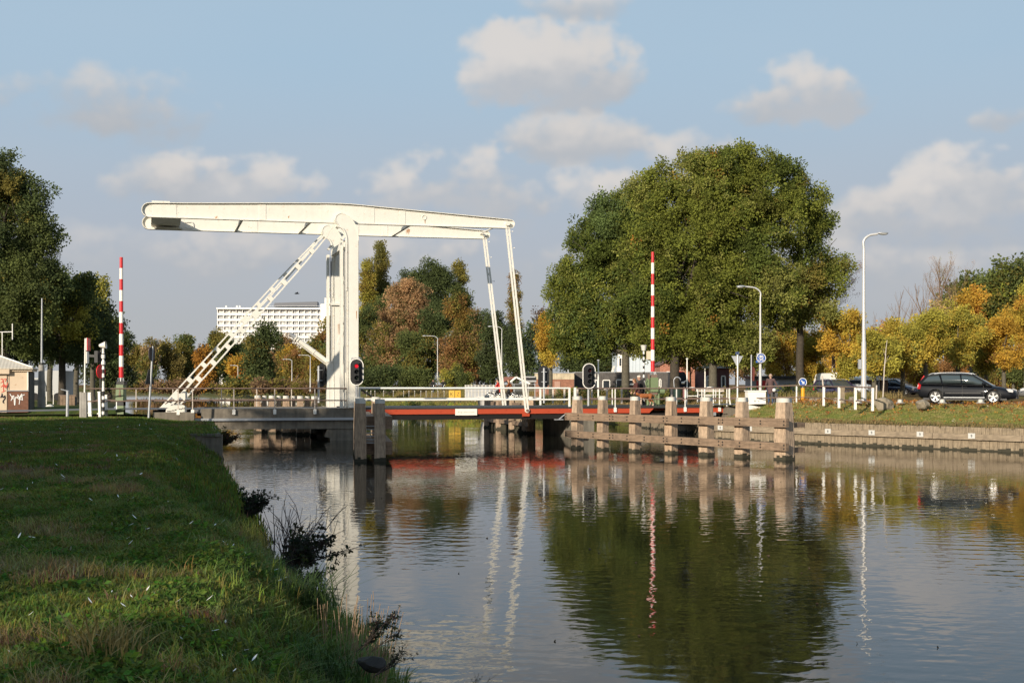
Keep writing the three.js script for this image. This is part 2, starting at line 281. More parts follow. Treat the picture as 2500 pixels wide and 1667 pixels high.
{
  const line = (from, to, stops) => {                          // uneven grid lines: fine where the lawn is near
    const out = [from]; let v = from;
    while (v < to) { let step = 60; for (const [a, b, s] of stops) if (v >= a && v < b) { step = s; break; } v = Math.min(to, v + step); out.push(v); }
    return out;
  };
  const xs = line(-1600, 1600, [[-26, 5, 0.4], [-60, 60, 1.4], [-140, 140, 5], [-400, 400, 16]]), zs = line(-2600, 260, [[-76, -2, 0.4], [-150, 12, 1.4], [-260, 40, 5], [-640, 120, 14]]);
  const nx = xs.length, nz = zs.length, p = new Float32Array(nx * nz * 3), c = new Float32Array(nx * nz * 3), uv = new Float32Array(nx * nz * 2), idx = [];
  for (let j = 0; j < nz; j++) for (let i = 0; i < nx; i++) {
    const k = j * nx + i, h = land(xs[i], zs[j]);
    p.set([xs[i], h, zs[j]], k * 3); c.set(groundColor(xs[i], zs[j], h), k * 3); uv.set([xs[i], zs[j]], k * 2);
    if (i + 1 < nx && j + 1 < nz) idx.push(k, k + nx, k + 1, k + 1, k + nx, k + nx + 1);
  }
  const g = new THREE.BufferGeometry(); g.setAttribute('position', new THREE.BufferAttribute(p, 3)); g.setAttribute('color', new THREE.BufferAttribute(c, 3)); g.setAttribute('uv', new THREE.BufferAttribute(uv, 2)); g.setIndex(idx); g.computeVertexNormals();
  const gm = mat([1, 1, 1], 1, { map: T.soil, vertexColors: true, specularIntensity: 0.2 });
  M.ground = gm;
  const m = new THREE.Mesh(g, gm); m.name = 'ground'; m.userData.kind = 'structure'; m.receiveShadow = true; scene.add(m);
}
{
  // ripples: many crossing waves of fitting length, calm and ruffled patches
  const wave = (n, count, kmin, kmax, seed, spread) => {
    const r = rngOf(seed), k = [];
    for (let i = 0; i < count; i++) { const len = kmin * (kmax / kmin) ** r(), th = 1.15 + (r() - 0.5) * spread, kx = Math.round(len * Math.cos(th)), ky = Math.round(len * Math.sin(th)), q = Math.max(1, Math.hypot(kx, ky)); k.push([kx, ky, r() * 6.283, 1 / q ** 1.12]); }
    const h = new Float32Array(n * n), tab = new Float32Array(4096); for (let i = 0; i < 4096; i++) tab[i] = Math.sin(i / 4096 * 2 * Math.PI);
    for (const [kx, ky, ph, a] of k) for (let j = 0; j < n; j++) for (let i = 0; i < n; i++) { const s = (kx * i + ky * j) / n + ph / 6.2831853; h[j * n + i] += a * tab[((Math.floor(s * 4096) % 4096) + 4096) % 4096]; }
    return h;
  };
  const n = 1024, h = wave(n, 120, 18, 230, 5, 2.4), d = new Float32Array(n * n * 4);
  let top = 0; for (const v of h) top = Math.max(top, Math.abs(v));
  for (let j = 0; j < n; j++) for (let i = 0; i < n; i++) { const k = j * n + i, m = 0.55 + 1.1 * clamp(0.5 + 1.6 * n4(i / n * 4, j / n * 4)); const v = 0.5 + 0.5 * h[k] / top * m / 1.65; d[k * 4] = d[k * 4 + 1] = d[k * 4 + 2] = v; d[k * 4 + 3] = 1; }
  const b = new THREE.DataTexture(d, n, n, THREE.RGBAFormat, THREE.FloatType); b.wrapS = b.wrapT = THREE.RepeatWrapping; b.magFilter = THREE.LinearFilter; b.repeat.set(1 / 13, 1 / 13); b.needsUpdate = true;
  const n2 = 512, h2 = wave(n2, 60, 8, 60, 9, 2.6), d2 = new Float32Array(n2 * n2 * 4);
  for (let j = 0; j < n2; j++) for (let i = 0; i < n2; i++) {
    const q = (a, c) => h2[((c + n2) % n2) * n2 + (a + n2) % n2], ruffle = 0.25 + 1.5 * smooth(-0.1, 0.35, n4(i / n2 * 4 + 1.3, j / n2 * 4) + 0.6 * n8(i / n2 * 8, j / n2 * 8)), k = (j * n2 + i) * 4;
    const sx = (q(i + 1, j) - q(i - 1, j)) * 0.03 * ruffle, sy = (q(i, j + 1) - q(i, j - 1)) * 0.03 * ruffle, l = Math.hypot(sx, sy, 1);
    d2[k] = 0.5 - 0.5 * sx / l; d2[k + 1] = 0.5 - 0.5 * sy / l; d2[k + 2] = 0.5 + 0.5 / l; d2[k + 3] = 1;
  }
  const nm = new THREE.DataTexture(d2, n2, n2, THREE.RGBAFormat, THREE.FloatType); nm.wrapS = nm.wrapT = THREE.RepeatWrapping; nm.magFilter = THREE.LinearFilter; nm.repeat.set(1 / 37, 1 / 37); nm.needsUpdate = true;
  const wm = mat([0.014, 0.014, 0.009], 0.035, { ior: 1.33, bumpMap: b, bumpScale: 0.0062, normalMap: nm }); wm.normalScale.set(0.16, 0.16);
  M.water = wm;
  const calm = mat([0.014, 0.014, 0.009], 0.02, { ior: 1.33, bumpMap: b, bumpScale: 0.0012 });
  for (const [z0, z1, material] of [[-94, 220, wm], [-880, -94, calm]]) {
    const g = new THREE.PlaneGeometry(1500, z1 - z0); g.rotateX(-Math.PI / 2).translate(-350, 0, (z0 + z1) / 2);
    const p = g.attributes.position, u = g.attributes.uv; for (let i = 0; i < p.count; i++) u.setXY(i, p.getX(i), p.getZ(i));
    const m = new THREE.Mesh(g, material); m.name = numbered('water'); m.userData.kind = 'structure'; m.receiveShadow = true; scene.add(m);
  }
}
function ribbon(pts, w, yOf, lift = 0, n = 60) {               // a flat strip along a curve
  const c = new THREE.CatmullRomCurve3(pts.map(([x, z]) => V(x, 0, z))), p = [], idx = [];
  for (let i = 0; i <= n; i++) { const q = c.getPoint(i / n), t = c.getTangent(i / n), sx = -t.z, sz = t.x; for (const s of [-0.5, 0.5]) p.push(q.x + sx * s * w, yOf(q.x, q.z) + lift, q.z + sz * s * w); if (i < n) idx.push(i * 2, i * 2 + 2, i * 2 + 1, i * 2 + 1, i * 2 + 2, i * 2 + 3); }
  const g = new THREE.BufferGeometry(); g.setAttribute('position', new THREE.Float32BufferAttribute(p, 3)); g.setIndex(idx); g.computeVertexNormals();
  if (g.attributes.normal.getY(0) < 0) { g.index.array.reverse(); g.computeVertexNormals(); }
  return g;
}
const bridgePoint = (u, y, w) => V(BO.x + BU.x * u + BN.x * w, y, BO.z + BU.z * u + BN.z * w);
{
  const q = (u, w) => { const p = bridgePoint(u, 0, w); return [p.x, p.z]; };
  struct('road', ribbon([q(-44, -2.75), q(-30, -2.75), q(-20, -2.75), q(-8.2, -2.75)], 5.4, (x, z) => lerp(1.5, 1.69, smooth(-26, -10, axisSpot(x, z)[0]))), M.asphalt);
  struct('road', ribbon(QUAY_ROAD, 6.2, (x) => lerp(1.8, 2.0, smooth(12, 22, x))), M.asphalt);
  struct('path', ribbon([[-3, -158], [-22, -224], [-52, -310]], 2, () => 1.82), M.asphalt);
}

// ------------------------------------------------------------------ the quay wall of planks on the right
{
  M.waling = mat([0.33, 0.265, 0.19], 0.9, { map: T.woodTurned });
  const r = rngOf(41), q = thing('quay_wall', 'weathered plank quay wall with long horizontal timber and dark wet foot, right bank', 'quay wall');
  const run = [[34.35, -43.7], [22.5, -57.5], [11.06, -70.8], [11.15, -79.8], [8.6, -93]], up = [], low = [], wet = [], rim = [];
  for (let s = 0; s + 1 < run.length; s++) {
    const [ax, az] = run[s], [bx, bz] = run[s + 1], L = Math.hypot(bx - ax, bz - az), ry = -Math.atan2(bz - az, bx - ax), nx = (bz - az) / L, nzz = -(bx - ax) / L, side = (nx * -ax + nzz * -az) > 0 ? 1 : -1;
    const put = (list, t, w, h, d, y, out) => list.push(box(w, h, d).rotateY(ry).translate(lerp(ax, bx, t) + nx * side * out, y, lerp(az, bz, t) + nzz * side * out));
    const n = Math.floor(L / 0.2);
    for (let i = 0; i < n; i++) {
      const t = (i + 0.5) / n, w = L / n * 0.93, a = 0.1 + 0.09 * r();
      put(up, t, w, 0.36 + 0.06 * r(), 0.06, 0.86, 0.0 + 0.02 * r());
      put(low, t, w, 0.85, 0.07, 0.2, 0.01 + 0.025 * r());
      put(wet, t, w * 1.04, a + 0.5, 0.05, a / 2 - 0.25 - 0.1 * r(), 0.055 + 0.02 * r());
      if (i % 2) put(rim, t, w * 1.2, 0.06 + 0.06 * r(), 0.05, a - 0.12, 0.085);
    }
    const m = Math.max(1, Math.round(L / 5));
    for (let k = 0; k < m; k++) { const g = []; put(g, (k + 0.5) / m, L / m - 0.03, 0.26, 0.17, 0.615 + 0.01 * r(), 0.12); part('waling_beam', g, M.waling, q); }
    put(up, 0.5, L, 0.9, 0.08, 0.6, -0.09);
  }
  const stuff = (m) => { m.userData.kind = 'stuff'; return m; };
  stuff(part('upper_planks', up, M.greyWood, q)); stuff(part('lower_planks', low, M.greyWood, q)); stuff(part('algae_band', [wet, rim], M.algae, q));
  const onWall = (px) => { const k = (px - CX) / F, [ax, az] = run[1], dx = 11.06 - 22.5, dz = -70.8 + 57.5, t = (ax + k * az) / -(dx + k * dz); return [ax + dx * t, az + dz * t]; };
  const wallTurn = Math.PI - Math.atan2(-70.8 + 57.5, 11.06 - 22.5);
  for (const [px, mark] of [[1766, '8'], [1837, '9'], [2029, '8'], [2136, '9'], [2254, '9'], [2380, '9']]) {
    const [x, z] = onWall(px), nx = -0.758, nzz = 0.652;
    const tx = canvasTex(96, 64, (c, w, h) => { c.fillStyle = '#d9d8d4'; c.fillRect(0, 0, w, h); c.fillStyle = '#2a2a2c'; c.font = 'bold 44px sans-serif'; c.textAlign = 'center'; c.fillText(mark, w / 2, h / 2 + 16); });
    const pl = part('number_plate', new THREE.BoxGeometry(0.34, 0.24, 0.025), mat([0.75, 0.75, 0.73], 0.5, { map: tx }), q, 'white plate with the figure ' + mark, false);
    pl.position.set(x + nx * 0.23, 0.67, z + nzz * 0.23); pl.rotation.y = Math.atan2(nx, nzz);
  }
  // the grassy verge that ends at the wall's top
  const p = [], c = [], idx = [], steps = 90, prof = [[-0.02, 0.98], [0.25, 1.08], [0.8, 1.16], [1.6, 1.3], [2.6, 1.5], [3.8, 1.72], [5.2, 1.92], [6.6, 1.99]];
  for (let i = 0; i <= steps; i++) {
    const t = i / steps, x = lerp(34.35, 11.06, t), z = lerp(-43.7, -70.8, t);
    prof.forEach(([d, y], j) => { const hx = x + 0.758 * d, hz = z - 0.652 * d, nn = PN.noise(hx * 1.3, hz * 1.3, 9), k = clamp(0.25 + nn + 0.3 * PN.noise(hx * 5, hz * 5, 2)); p.push(hx, y + (j > 1 && j < 7 ? 0.05 * nn : 0) - (j === 7 ? 0.1 : 0), hz); c.push(...(j < 2 ? [0.15, 0.115, 0.055] : mix3(mix3([0.2, 0.215, 0.055], [0.26, 0.21, 0.08], k), [0.2, 0.11, 0.045], clamp((d - 3.6) / 3 + nn * 0.6)))); });
    if (i < steps) for (let j = 0; j < 7; j++) { const a = i * 8 + j; idx.push(a, a + 1, a + 8, a + 1, a + 9, a + 8); }
  }
  const g = new THREE.BufferGeometry(); g.setAttribute('position', new THREE.Float32BufferAttribute(p, 3)); g.setAttribute('color', new THREE.Float32BufferAttribute(c, 3)); g.setIndex(idx); g.computeVertexNormals();
  if (g.attributes.normal.getY(20) < 0) { g.index.array.reverse(); g.computeVertexNormals(); }
  struct('grass_bank', g, M.ground);
}
// dark wall where the left lawn ends before the bridge
{
  const w = thing('retaining_wall', 'dark shaded retaining wall at the end of the lawn beside the bridge', 'wall');
  const r = rngOf(8), planks = [], along = [];
  for (let i = 0; i < 12; i++) planks.push(box(0.2, 1.5, 0.1, -13.5 + i * 0.205, 0.28 + 0.05 * r(), -50.42 + 0.03 * r()));
  for (let i = 0; i < 64; i++) { const t = i / 64; along.push(box(0.1, 1.5, 0.25, lerp(-11.3, -15.3, t) + 0.03 * r(), 0.26 + 0.05 * r(), lerp(-50.5, -66.4, t))); }
  part('front_planks', planks, M.concrete, w).userData.kind = 'stuff'; part('side_planks', along, M.concrete, w).userData.kind = 'stuff';
  part('capping', [bar([-13.6, 1.05, -50.45], [-11.25, 1.05, -50.45], 0.24, 0.1), bar([-11.3, 1.04, -50.3], [-15.3, 1.04, -66.4], 0.22, 0.1)], M.darkConcrete, w);
}
// ------------------------------------------------------------------ the drawbridge
const W = 5.5;                                                  // distance between the two sides
const onPlane = (px, w = 0) => { const k = (px - CX) / F, ox = BO.x + BN.x * w, oz = BO.z + BN.z * w, t = -(ox + k * oz) / (BU.x + k * BU.z); return [t, -(oz + BU.z * t)]; };
const BP = (px, py, w = 0) => { const [t, d] = onPlane(px, w); return [t, Y(py, d), w]; };   // photo pixel on a plane along the bridge -> bridge coordinates
const BT = (px, w = 0) => onPlane(px, w)[0];
const DECK = 1.72;
const rivetGeom = new THREE.ConeGeometry(0.026, 0.02, 5).rotateX(Math.PI / 2);
function rivets(list, parent) { return instanced('rivets', rivetGeom, M.plainWhite, list.map(([x, y, z]) => placed(x, y, z, 0, 0, 0, 1)), null, parent); }
{
  const b = thing('drawbridge', 'white riveted steel drawbridge with a long balance beam over a red deck', 'drawbridge', [BO.x, 0, BO.z], A15);
  const L = BT(345), R = BT(1245), E = BT(1393), TX = 0;          // left tip, right tip, end of the moving deck, tower
  for (const w of [0, -W]) {
    // balance beam: web plate with flanges, rounded at the left end
    const topY = (x) => (x < -0.4 ? lerp(12.38, 12.72, smooth(L, -0.4, x) * 0.4 + 0.6 * clamp((x - L) / (-0.4 - L))) : lerp(12.72, 12.16, (x + 0.4) / (R + 0.4))), botY = (x) => 11.66 + 0.04 * clamp((x - 2) / R);
    const s = new THREE.Shape(), cr = (topY(L) - botY(L)) / 2, cx = L + cr, cy = (topY(L) + botY(L)) / 2;
    s.moveTo(cx, botY(L)); for (let i = 1; i <= 24; i++) s.lineTo(lerp(cx, R, i / 24), botY(lerp(cx, R, i / 24)));
    for (let i = 0; i <= 8; i++) { const a = -Math.PI / 2 + Math.PI * i / 8; s.lineTo(R + 0.23 * Math.cos(a), (topY(R) + botY(R)) / 2 + 0.23 * Math.sin(a)); }
    for (let i = 24; i >= 1; i--) s.lineTo(lerp(cx, R, i / 24), topY(lerp(cx, R, i / 24)));
    for (let i = 0; i <= 14; i++) { const a = Math.PI / 2 + Math.PI * i / 14; s.lineTo(cx + cr * Math.cos(a), cy + cr * Math.sin(a)); }
    const beam = part('balance_beam', plate(s, 0.07, w - 0.035), M.white, b), rim = [];
    for (let i = 0; i < 24; i++) { const x0 = lerp(cx, R, i / 24), x1 = lerp(cx, R, (i + 1) / 24); rim.push(bar([x0, topY(x0), w], [x1 + 0.01, topY(x1), w], 0.34, 0.035), bar([x0, botY(x0), w], [x1 + 0.01, botY(x1), w], 0.34, 0.035)); }
    for (let i = 0; i < 12; i++) { const a0 = Math.PI / 2 + Math.PI * i / 12, a1 = Math.PI / 2 + Math.PI * (i + 1) / 12; rim.push(bar([cx + cr * Math.cos(a0), cy + cr * Math.sin(a0), w], [cx + cr * Math.cos(a1), cy + cr * Math.sin(a1), w], 0.34, 0.035, V(0, 0, 1).cross(V(Math.cos(a1) - Math.cos(a0), Math.sin(a1) - Math.sin(a0), 0)))); }
    for (let i = 0; i < 6; i++) { const a0 = -Math.PI / 2 + Math.PI * i / 6, a1 = a0 + Math.PI / 6, q = (topY(R) + botY(R)) / 2; rim.push(bar([R + 0.23 * Math.cos(a0), q + 0.23 * Math.sin(a0), w], [R + 0.23 * Math.cos(a1), q + 0.23 * Math.sin(a1), w], 0.34, 0.03, V(0, 0, 1).cross(V(Math.cos(a1) - Math.cos(a0), Math.sin(a1) - Math.sin(a0), 0)))); }
    part('flange', rim, M.white, beam);
    const plates = [[BT(640) - 0.18, BT(640) + 0.18], [BT(900), BT(900) + 0.3], [BT(982) - 0.16, BT(982) + 0.16]], rv = [];
    for (const [x0, x1] of plates) { const x = (x0 + x1) / 2; part('splice_plate', box(x1 - x0, topY(x) - botY(x) - 0.1, 0.02, x, (topY(x) + botY(x)) / 2, w + 0.045), M.white, beam); for (let i = 0; i < 3; i++) for (let j = 0; j < 9; j++) rv.push([lerp(x0, x1, (i + 0.5) / 3), lerp(botY(x) + 0.12, topY(x) - 0.12, j / 8), w + 0.057]); }
    part('end_plate', box(BT(430) - L - 0.55, topY(L) - botY(L) - 0.06, 0.02, (BT(430) + L + 0.55) / 2, cy, w + 0.045), M.white, beam);
    part('pivot_plate', plate(shapeOf([[-1.7, botY(0) + 0.04], [0.95, botY(0) + 0.04], [0.95, topY(0.9) - 0.05], [-1.7, topY(-1.7) - 0.05]]), 0.02, w + 0.036), M.white, beam);
    for (let i = 0; i < 44; i++) rv.push([L + 0.35 + 1.5 * ((i * 7) % 44) / 44, cy + 0.26 * Math.sin(i * 2.4), w + 0.057]);
    for (let i = 0; i < 70; i++) rv.push([-1.6 + 2.4 * ((i * 11) % 70) / 70, lerp(botY(0) + 0.15, topY(0) - 0.15, ((i * 29) % 70) / 70), w + 0.058]);
    for (let i = 0; i < 150; i++) { const x = lerp(cx, R, i / 150); rv.push([x, topY(x) - 0.055, w + 0.036], [x, botY(x) + 0.055, w + 0.036]); }
    rivets(rv, beam);
    // tower: box column whose head bends over to the left and carries the pivot
    const post = new THREE.Group(); post.name = 'portal_post'; b.add(post);
    const hw = 0.28, prof = new THREE.Shape();
    prof.moveTo(-hw, DECK + 0.02); prof.lineTo(hw, DECK + 0.02); prof.lineTo(hw, 10.7);
    prof.bezierCurveTo(hw, 11.6, -0.15, 12.05, -0.62, 12.12); prof.bezierCurveTo(-0.82, 12.12, -0.98, 11.95, -0.95, 11.75); prof.lineTo(-0.75, 11.42); prof.bezierCurveTo(-0.42, 11.42, -hw, 11.0, -hw, 10.3); prof.closePath();
    const wc = w + 0.34;
    part('column_plate', plate(prof, 0.035, wc + 0.19), M.white, post); part('column_plate', plate(prof, 0.035, wc - 0.22), M.white, post);
    const edge = [], ol = prof.getPoints(14);
    for (let i = 2; i + 1 < ol.length; i++) edge.push(bar([ol[i].x, ol[i].y, wc], [ol[i + 1].x, ol[i + 1].y, wc], 0.5, 0.03, V(0, 0, 1).cross(V(ol[i + 1].x - ol[i].x, ol[i + 1].y - ol[i].y, 0))));
    edge.push(box(0.03, 8.95, 0.4, hw + 0.002, DECK + 0.03 + 4.47, wc), box(0.03, 8.55, 0.4, -hw - 0.002, DECK + 0.03 + 4.27, wc));
    part('column_web', edge, M.white, post);
    part('inner_rib', [box(0.06, 2.6, 0.1, -hw - 0.08, 9.3, wc + 0.23), tube([[-hw - 0.08, 10.55, wc + 0.23], [-hw - 0.1, 10.95, wc + 0.23], [-0.55, 11.3, wc + 0.23], [-0.85, 11.45, wc + 0.23]], 0.05)], M.white, post);
    const pr = []; for (let k = 0; k < 2; k++) for (let i = 0; i < 56; i++) pr.push([(k ? 1 : -1) * (hw - 0.06), DECK + 0.25 + i * 0.156, wc + 0.228]); for (let i = 0; i < 90; i++) pr.push([-0.15 + 0.3 * ((i * 37) % 90) / 90, DECK + 0.3 + i * 0.097, wc + 0.228]);
    rivets(pr, post);
    part('pivot_bearing', [new THREE.CylinderGeometry(0.2, 0.2, 0.62, 18).rotateX(Math.PI / 2).translate(-0.62, 11.83, w + 0.15), box(0.5, 0.16, 0.5, -0.66, 11.58, w + 0.2, 0, 0, 0.9)], M.white, post);
    // lattice side of the tower seen beside the column: second channel, ties, braces
    part('rear_channel', [box(0.1, 8.7, 0.4, -0.62, DECK + 4.37, wc), box(0.03, 8.7, 0.05, -0.55, DECK + 4.37, wc + 0.2)], M.white, post);
    for (const [y0, y1] of [[10.75, 11.15], [8.35, 8.62], [6.2, 6.35], [4.1, 4.3], [2.6, 2.75]]) part('tie_bar', bar([-0.6, y0, wc - 0.02], [-hw, y1, wc - 0.02], 0.3, 0.12), M.white, post);
    part('pipe_duct', [box(0.09, 8.3, 0.12, -0.4, DECK + 4.2, wc + 0.1), rod([-0.32, DECK + 0.9, wc + 0.2], [-0.32, 10.2, wc + 0.2], 0.025)], M.white, post);
    part('cable', [rod([-0.42, DECK + 1.9, wc + 0.16], [-0.4, 10.8, wc + 0.16], 0.022), rod([-0.47, DECK + 1.2, wc + 0.12], [-0.47, 10.3, wc + 0.12], 0.018)], M.steel, post);
    // slanting back stay: two channels with batten plates
    const foot = w ? V(...BP(398, 998, w)) : V(...BP(418, 1000, w)), head = V(-0.85, 11.62, w - 0.0), brace = new THREE.Group(); brace.name = 'back_stay'; b.add(brace);
    const dir = head.clone().sub(foot).normalize(), nrm = V(-dir.y, dir.x, 0), half = (t) => 0.11 * smooth(1.06, 0.72, t) + 0.04;
    for (const sgn of [-1, 1]) {
      const c = []; for (let i = 0; i < 12; i++) { const t0 = i / 12, t1 = (i + 1) / 12; c.push(bar(foot.clone().lerp(head, t0).addScaledVector(nrm, sgn * half(t0)), foot.clone().lerp(head, t1).addScaledVector(nrm, sgn * half(t1)), 0.22, 0.075, nrm)); }
      part('channel', c, M.white, brace);
    }
    for (let i = 0; i < 11; i++) { const t = 0.075 + i * 0.086, p = foot.clone().lerp(head, t), l = i === 5 || i === 0 ? 0.42 : 0.24; for (const zz of [0.13, -0.13]) part('batten_plate', bar(p.clone().addScaledVector(dir, -l / 2).setZ(w + zz), p.clone().addScaledVector(dir, l / 2).setZ(w + zz), 0.02, half(t) * 2 + 0.06, nrm), M.white, brace); }
    part('stay_shoe', [plate(shapeOf([[foot.x - 0.3, foot.y - 0.14], [foot.x + 0.75, foot.y - 0.14], [foot.x + 0.75, foot.y + 0.17], [foot.x + 0.3, foot.y + 0.36], [foot.x, foot.y + 0.2], [foot.x - 0.28, foot.y + 0.04]]), 0.03, w + 0.14), plate(shapeOf([[foot.x - 0.3, foot.y - 0.14], [foot.x + 0.75, foot.y - 0.14], [foot.x + 0.75, foot.y + 0.17], [foot.x + 0.3, foot.y + 0.36], [foot.x - 0.28, foot.y + 0.04]]), 0.03, w - 0.17), box(1.15, 0.05, 0.5, foot.x + 0.22, foot.y - 0.165, w)], M.white, brace);
    const bolts = []; for (let i = 0; i < 12; i++) bolts.push(ball(0.032, foot.x - 0.2 + 0.9 * ((i * 5) % 12) / 12, foot.y - 0.08 + 0.18 * ((i * 7) % 5) / 5, w + 0.175, [1, 1, 0.6], 6));
    part('shoe_bolt', bolts, M.bolt, brace).userData.kind = 'stuff';
    // hanger: pair of flat bars from the beam's tip to the deck
    const h0 = w ? BP(1181, 573, w) : BP(1237, 553, w), h1 = w ? BP(1230, 992, w) : BP(1284, 1001, w), hang = new THREE.Group(); hang.name = 'hanger'; b.add(hang);
    for (const dx of [-0.075, 0.075]) part('hanger_bar', bar([h0[0] + dx, 11.92, w + 0.1], [h1[0] + dx, DECK - 0.1, w + 0.16], 0.07, 0.1), M.white, hang);
    for (let i = 0; i < 6; i++) { const t = 0.06 + i * 0.17; part('spacer', bar([lerp(h0[0], h1[0], t) - 0.02, lerp(11.92, DECK, t) + 0.07, w + 0.1], [lerp(h0[0], h1[0], t) + 0.02, lerp(11.92, DECK, t) - 0.07, w + 0.1], 0.045, 0.14), M.white, hang); }
    part('hinge_pin', [new THREE.CylinderGeometry(0.13, 0.13, 0.22, 14).rotateX(Math.PI / 2).translate(h1[0], DECK - 0.18, w + 0.17)], M.white, hang); part('top_pin', new THREE.CylinderGeometry(0.12, 0.12, 0.5, 14).rotateX(Math.PI / 2).translate(h0[0], 11.92, w + 0.05), M.white, hang);
    part('hinge_cap', new THREE.CylinderGeometry(0.075, 0.075, 0.05, 12).rotateX(Math.PI / 2).translate(h1[0], DECK - 0.18, w + 0.3), M.rail, hang);
    part('hinge_lug', box(0.42, 0.42, 0.06, h1[0] - 0.05, DECK - 0.3, w + 0.16), M.red, hang);
    for (const t of [0.04, 0.13, 0.27]) part('marker_knob', [rod([lerp(h0[0], h1[0], t) + 0.13, lerp(11.92, DECK, t), w + 0.1], [lerp(h0[0], h1[0], t) + 0.26, lerp(11.92, DECK, t), w + 0.1], 0.012), ball(0.035, lerp(h0[0], h1[0], t) + 0.28, lerp(11.92, DECK, t), w + 0.1)], M.plainWhite, hang);
    // railing of the moving deck
    const rails = new THREE.Group(); rails.name = 'deck_railing'; b.add(rails); const x0 = 0.35, x1 = E - 0.1, zr = w + (w ? -0.1 : 0.1);
    part('top_rail', rod([x0, DECK + 1.06, zr], [x1, DECK + 1.06, zr], 0.048), M.plainWhite, rails); part('lower_rail', rod([x0, DECK + 0.42, zr], [x1, DECK + 0.42, zr], 0.048), M.plainWhite, rails);
    for (const x of [x0 + 0.05, x1]) part('rail_post', bar([x, DECK - 0.1, zr], [x, DECK + 1.1, zr], 0.1, 0.1), M.plainWhite, rails);
    part('rail_stay', rod([x0 + 0.15, DECK + 1.0, zr], [x0 + 1.25, DECK + 0.28, zr], 0.05), M.darkSteel, rails);
    // side girders: red above, black below
    part('side_girder', [box(E - 0.2, 0.28, 0.06, 0.25 + E / 2 - 0.12, DECK - 0.22, w + (w ? -0.12 : 0.12)), plate(shapeOf([[E - 0.05, DECK - 0.08], [E + 0.14, DECK - 0.08], [E - 0.02, DECK - 0.36], [E - 0.2, DECK - 0.36]]), 0.055, w + (w ? -0.15 : 0.092))], M.red, b);
    part('side_girder', [box(E - 0.9, 0.3, 0.3, 0.25 + E / 2 - 0.2, DECK - 0.51, w + (w ? 0.1 : -0.1))], M.tar, b);
  }
  part('deck', [box(E + 0.1, 0.1, W + 0.34, E / 2 + 0.2, DECK - 0.03, -W / 2)], M.darkSteel, b);
  part('cross_girder', Array.from({ length: 9 }, (_, i) => box(0.16, 0.4, W - 0.4, 0.8 + i * (E - 1.4) / 8, DECK - 0.36, -W / 2)), M.tar, b).userData.kind = 'stuff';
  for (const [px, w0] of [[590, 0.12], [757, 0.14], [1000, 0.13]]) part('cross_strut', box(0.14, 0.16, W - 0.1, BT(px), 11.72, -W / 2), M.white, b);
  part('cross_strut', rod([R - 0.35, 11.98, 0], [R - 0.35, 11.98, -W], 0.045), M.white, b);
  part('counterweight', [box(1.55, 0.34, W - 0.1, L + 1.25, 12.0, -W / 2), box(0.9, 0.12, W + 0.3, L + 0.95, 12.44, -W / 2)], M.white, b);
  part('counterweight_bracket', [box(1.5, 0.04, 0.5, L + 1.4, 11.7, -W + 0.35), tube([[L + 2.3, 12.1, -W + 0.06], [L + 2.7, 12.1, -W + 0.12], [L + 2.7, 11.8, -W + 0.12], [L + 2.3, 11.8, -W + 0.06]], 0.02)], M.white, b);
  part('portal_beam', [box(0.3, 0.35, W - 0.3, -0.3, 10.55, -W / 2 + 0.34), bar([-0.3, 10.4, -0.3], [-0.3, 9.4, 0.12], 0.12, 0.16), bar([-0.3, 10.4, -W + 0.9], [-0.3, 9.4, -W + 0.5], 0.12, 0.16)], M.white, b);
  // rust runs where the photograph shows them
  { const r = rngOf(17), run = (px, py, w, z, len, n) => { const g = []; for (let i = 0; i < n; i++) { const q = BP(px, py, w), x = q[0] + (r() - 0.5) * 0.22, y = q[1] - 0.1 * r(), l = len * (0.4 + 0.7 * r()), k = 0.012 + 0.02 * r(); g.push(plate(shapeOf([[x - k, y], [x + k, y + 0.02 * r()], [x + k * 0.8, y - l * 0.4], [x + k * 0.2, y - l], [x - k * 0.5, y - l * 0.7]]), 0.002, z)); } return g; };
    part('rust_stain', [run(1035, 535, 0, 0.036, 0.3, 4), run(995, 558, -W, -W + 0.036, 0.45, 6), run(700, 526, 0, 0.036, 0.12, 3), run(528, 527, 0, 0.036, 0.14, 5), run(826, 790, -W, -W + 0.566, 1.5, 9), run(865, 760, 0, 0.566, 0.5, 2), run(608, 553, -W, -W + 0.036, 0.1, 2)], mat([0.42, 0.2, 0.07], 0.9), b).userData.kind = 'stuff'; part('bracket_eye', new THREE.TorusGeometry(0.12, 0.02, 6, 16).translate(...BP(1035, 531).slice(0, 2), 0.05), M.white, b); }
  // drive box and the slanting cylinder behind the tower
  const c0 = V(...BP(800, 884, -W)), c1 = V(...BP(707, 815, -W)), cd = c1.clone().sub(c0);
  const cylinder = part('hydraulic_cylinder', [rod(c0, c0.clone().addScaledVector(cd, 0.86), 0.14, 0.14, 14), rod(c0.clone().addScaledVector(cd, 0.78), c0.clone().addScaledVector(cd, 0.8), 0.19, 0.19, 14), rod(c0.clone().addScaledVector(cd, 0.84), c0.clone().addScaledVector(cd, 0.865), 0.21, 0.21, 14), rod(c0.clone().addScaledVector(cd, 0.36), c0.clone().addScaledVector(cd, 0.38), 0.16, 0.16, 14)], M.white, b);
  part('piston_rod', rod(c0.clone().addScaledVector(cd, 0.86), c1, 0.115, 0.11, 14), M.steel, cylinder); part('feed_pipe', rod(c0.clone().addScaledVector(cd, 0.02).add(V(0, -0.24, 0.1)), c0.clone().addScaledVector(cd, 0.8).add(V(0, -0.22, 0.1)), 0.02), M.plainWhite, cylinder);
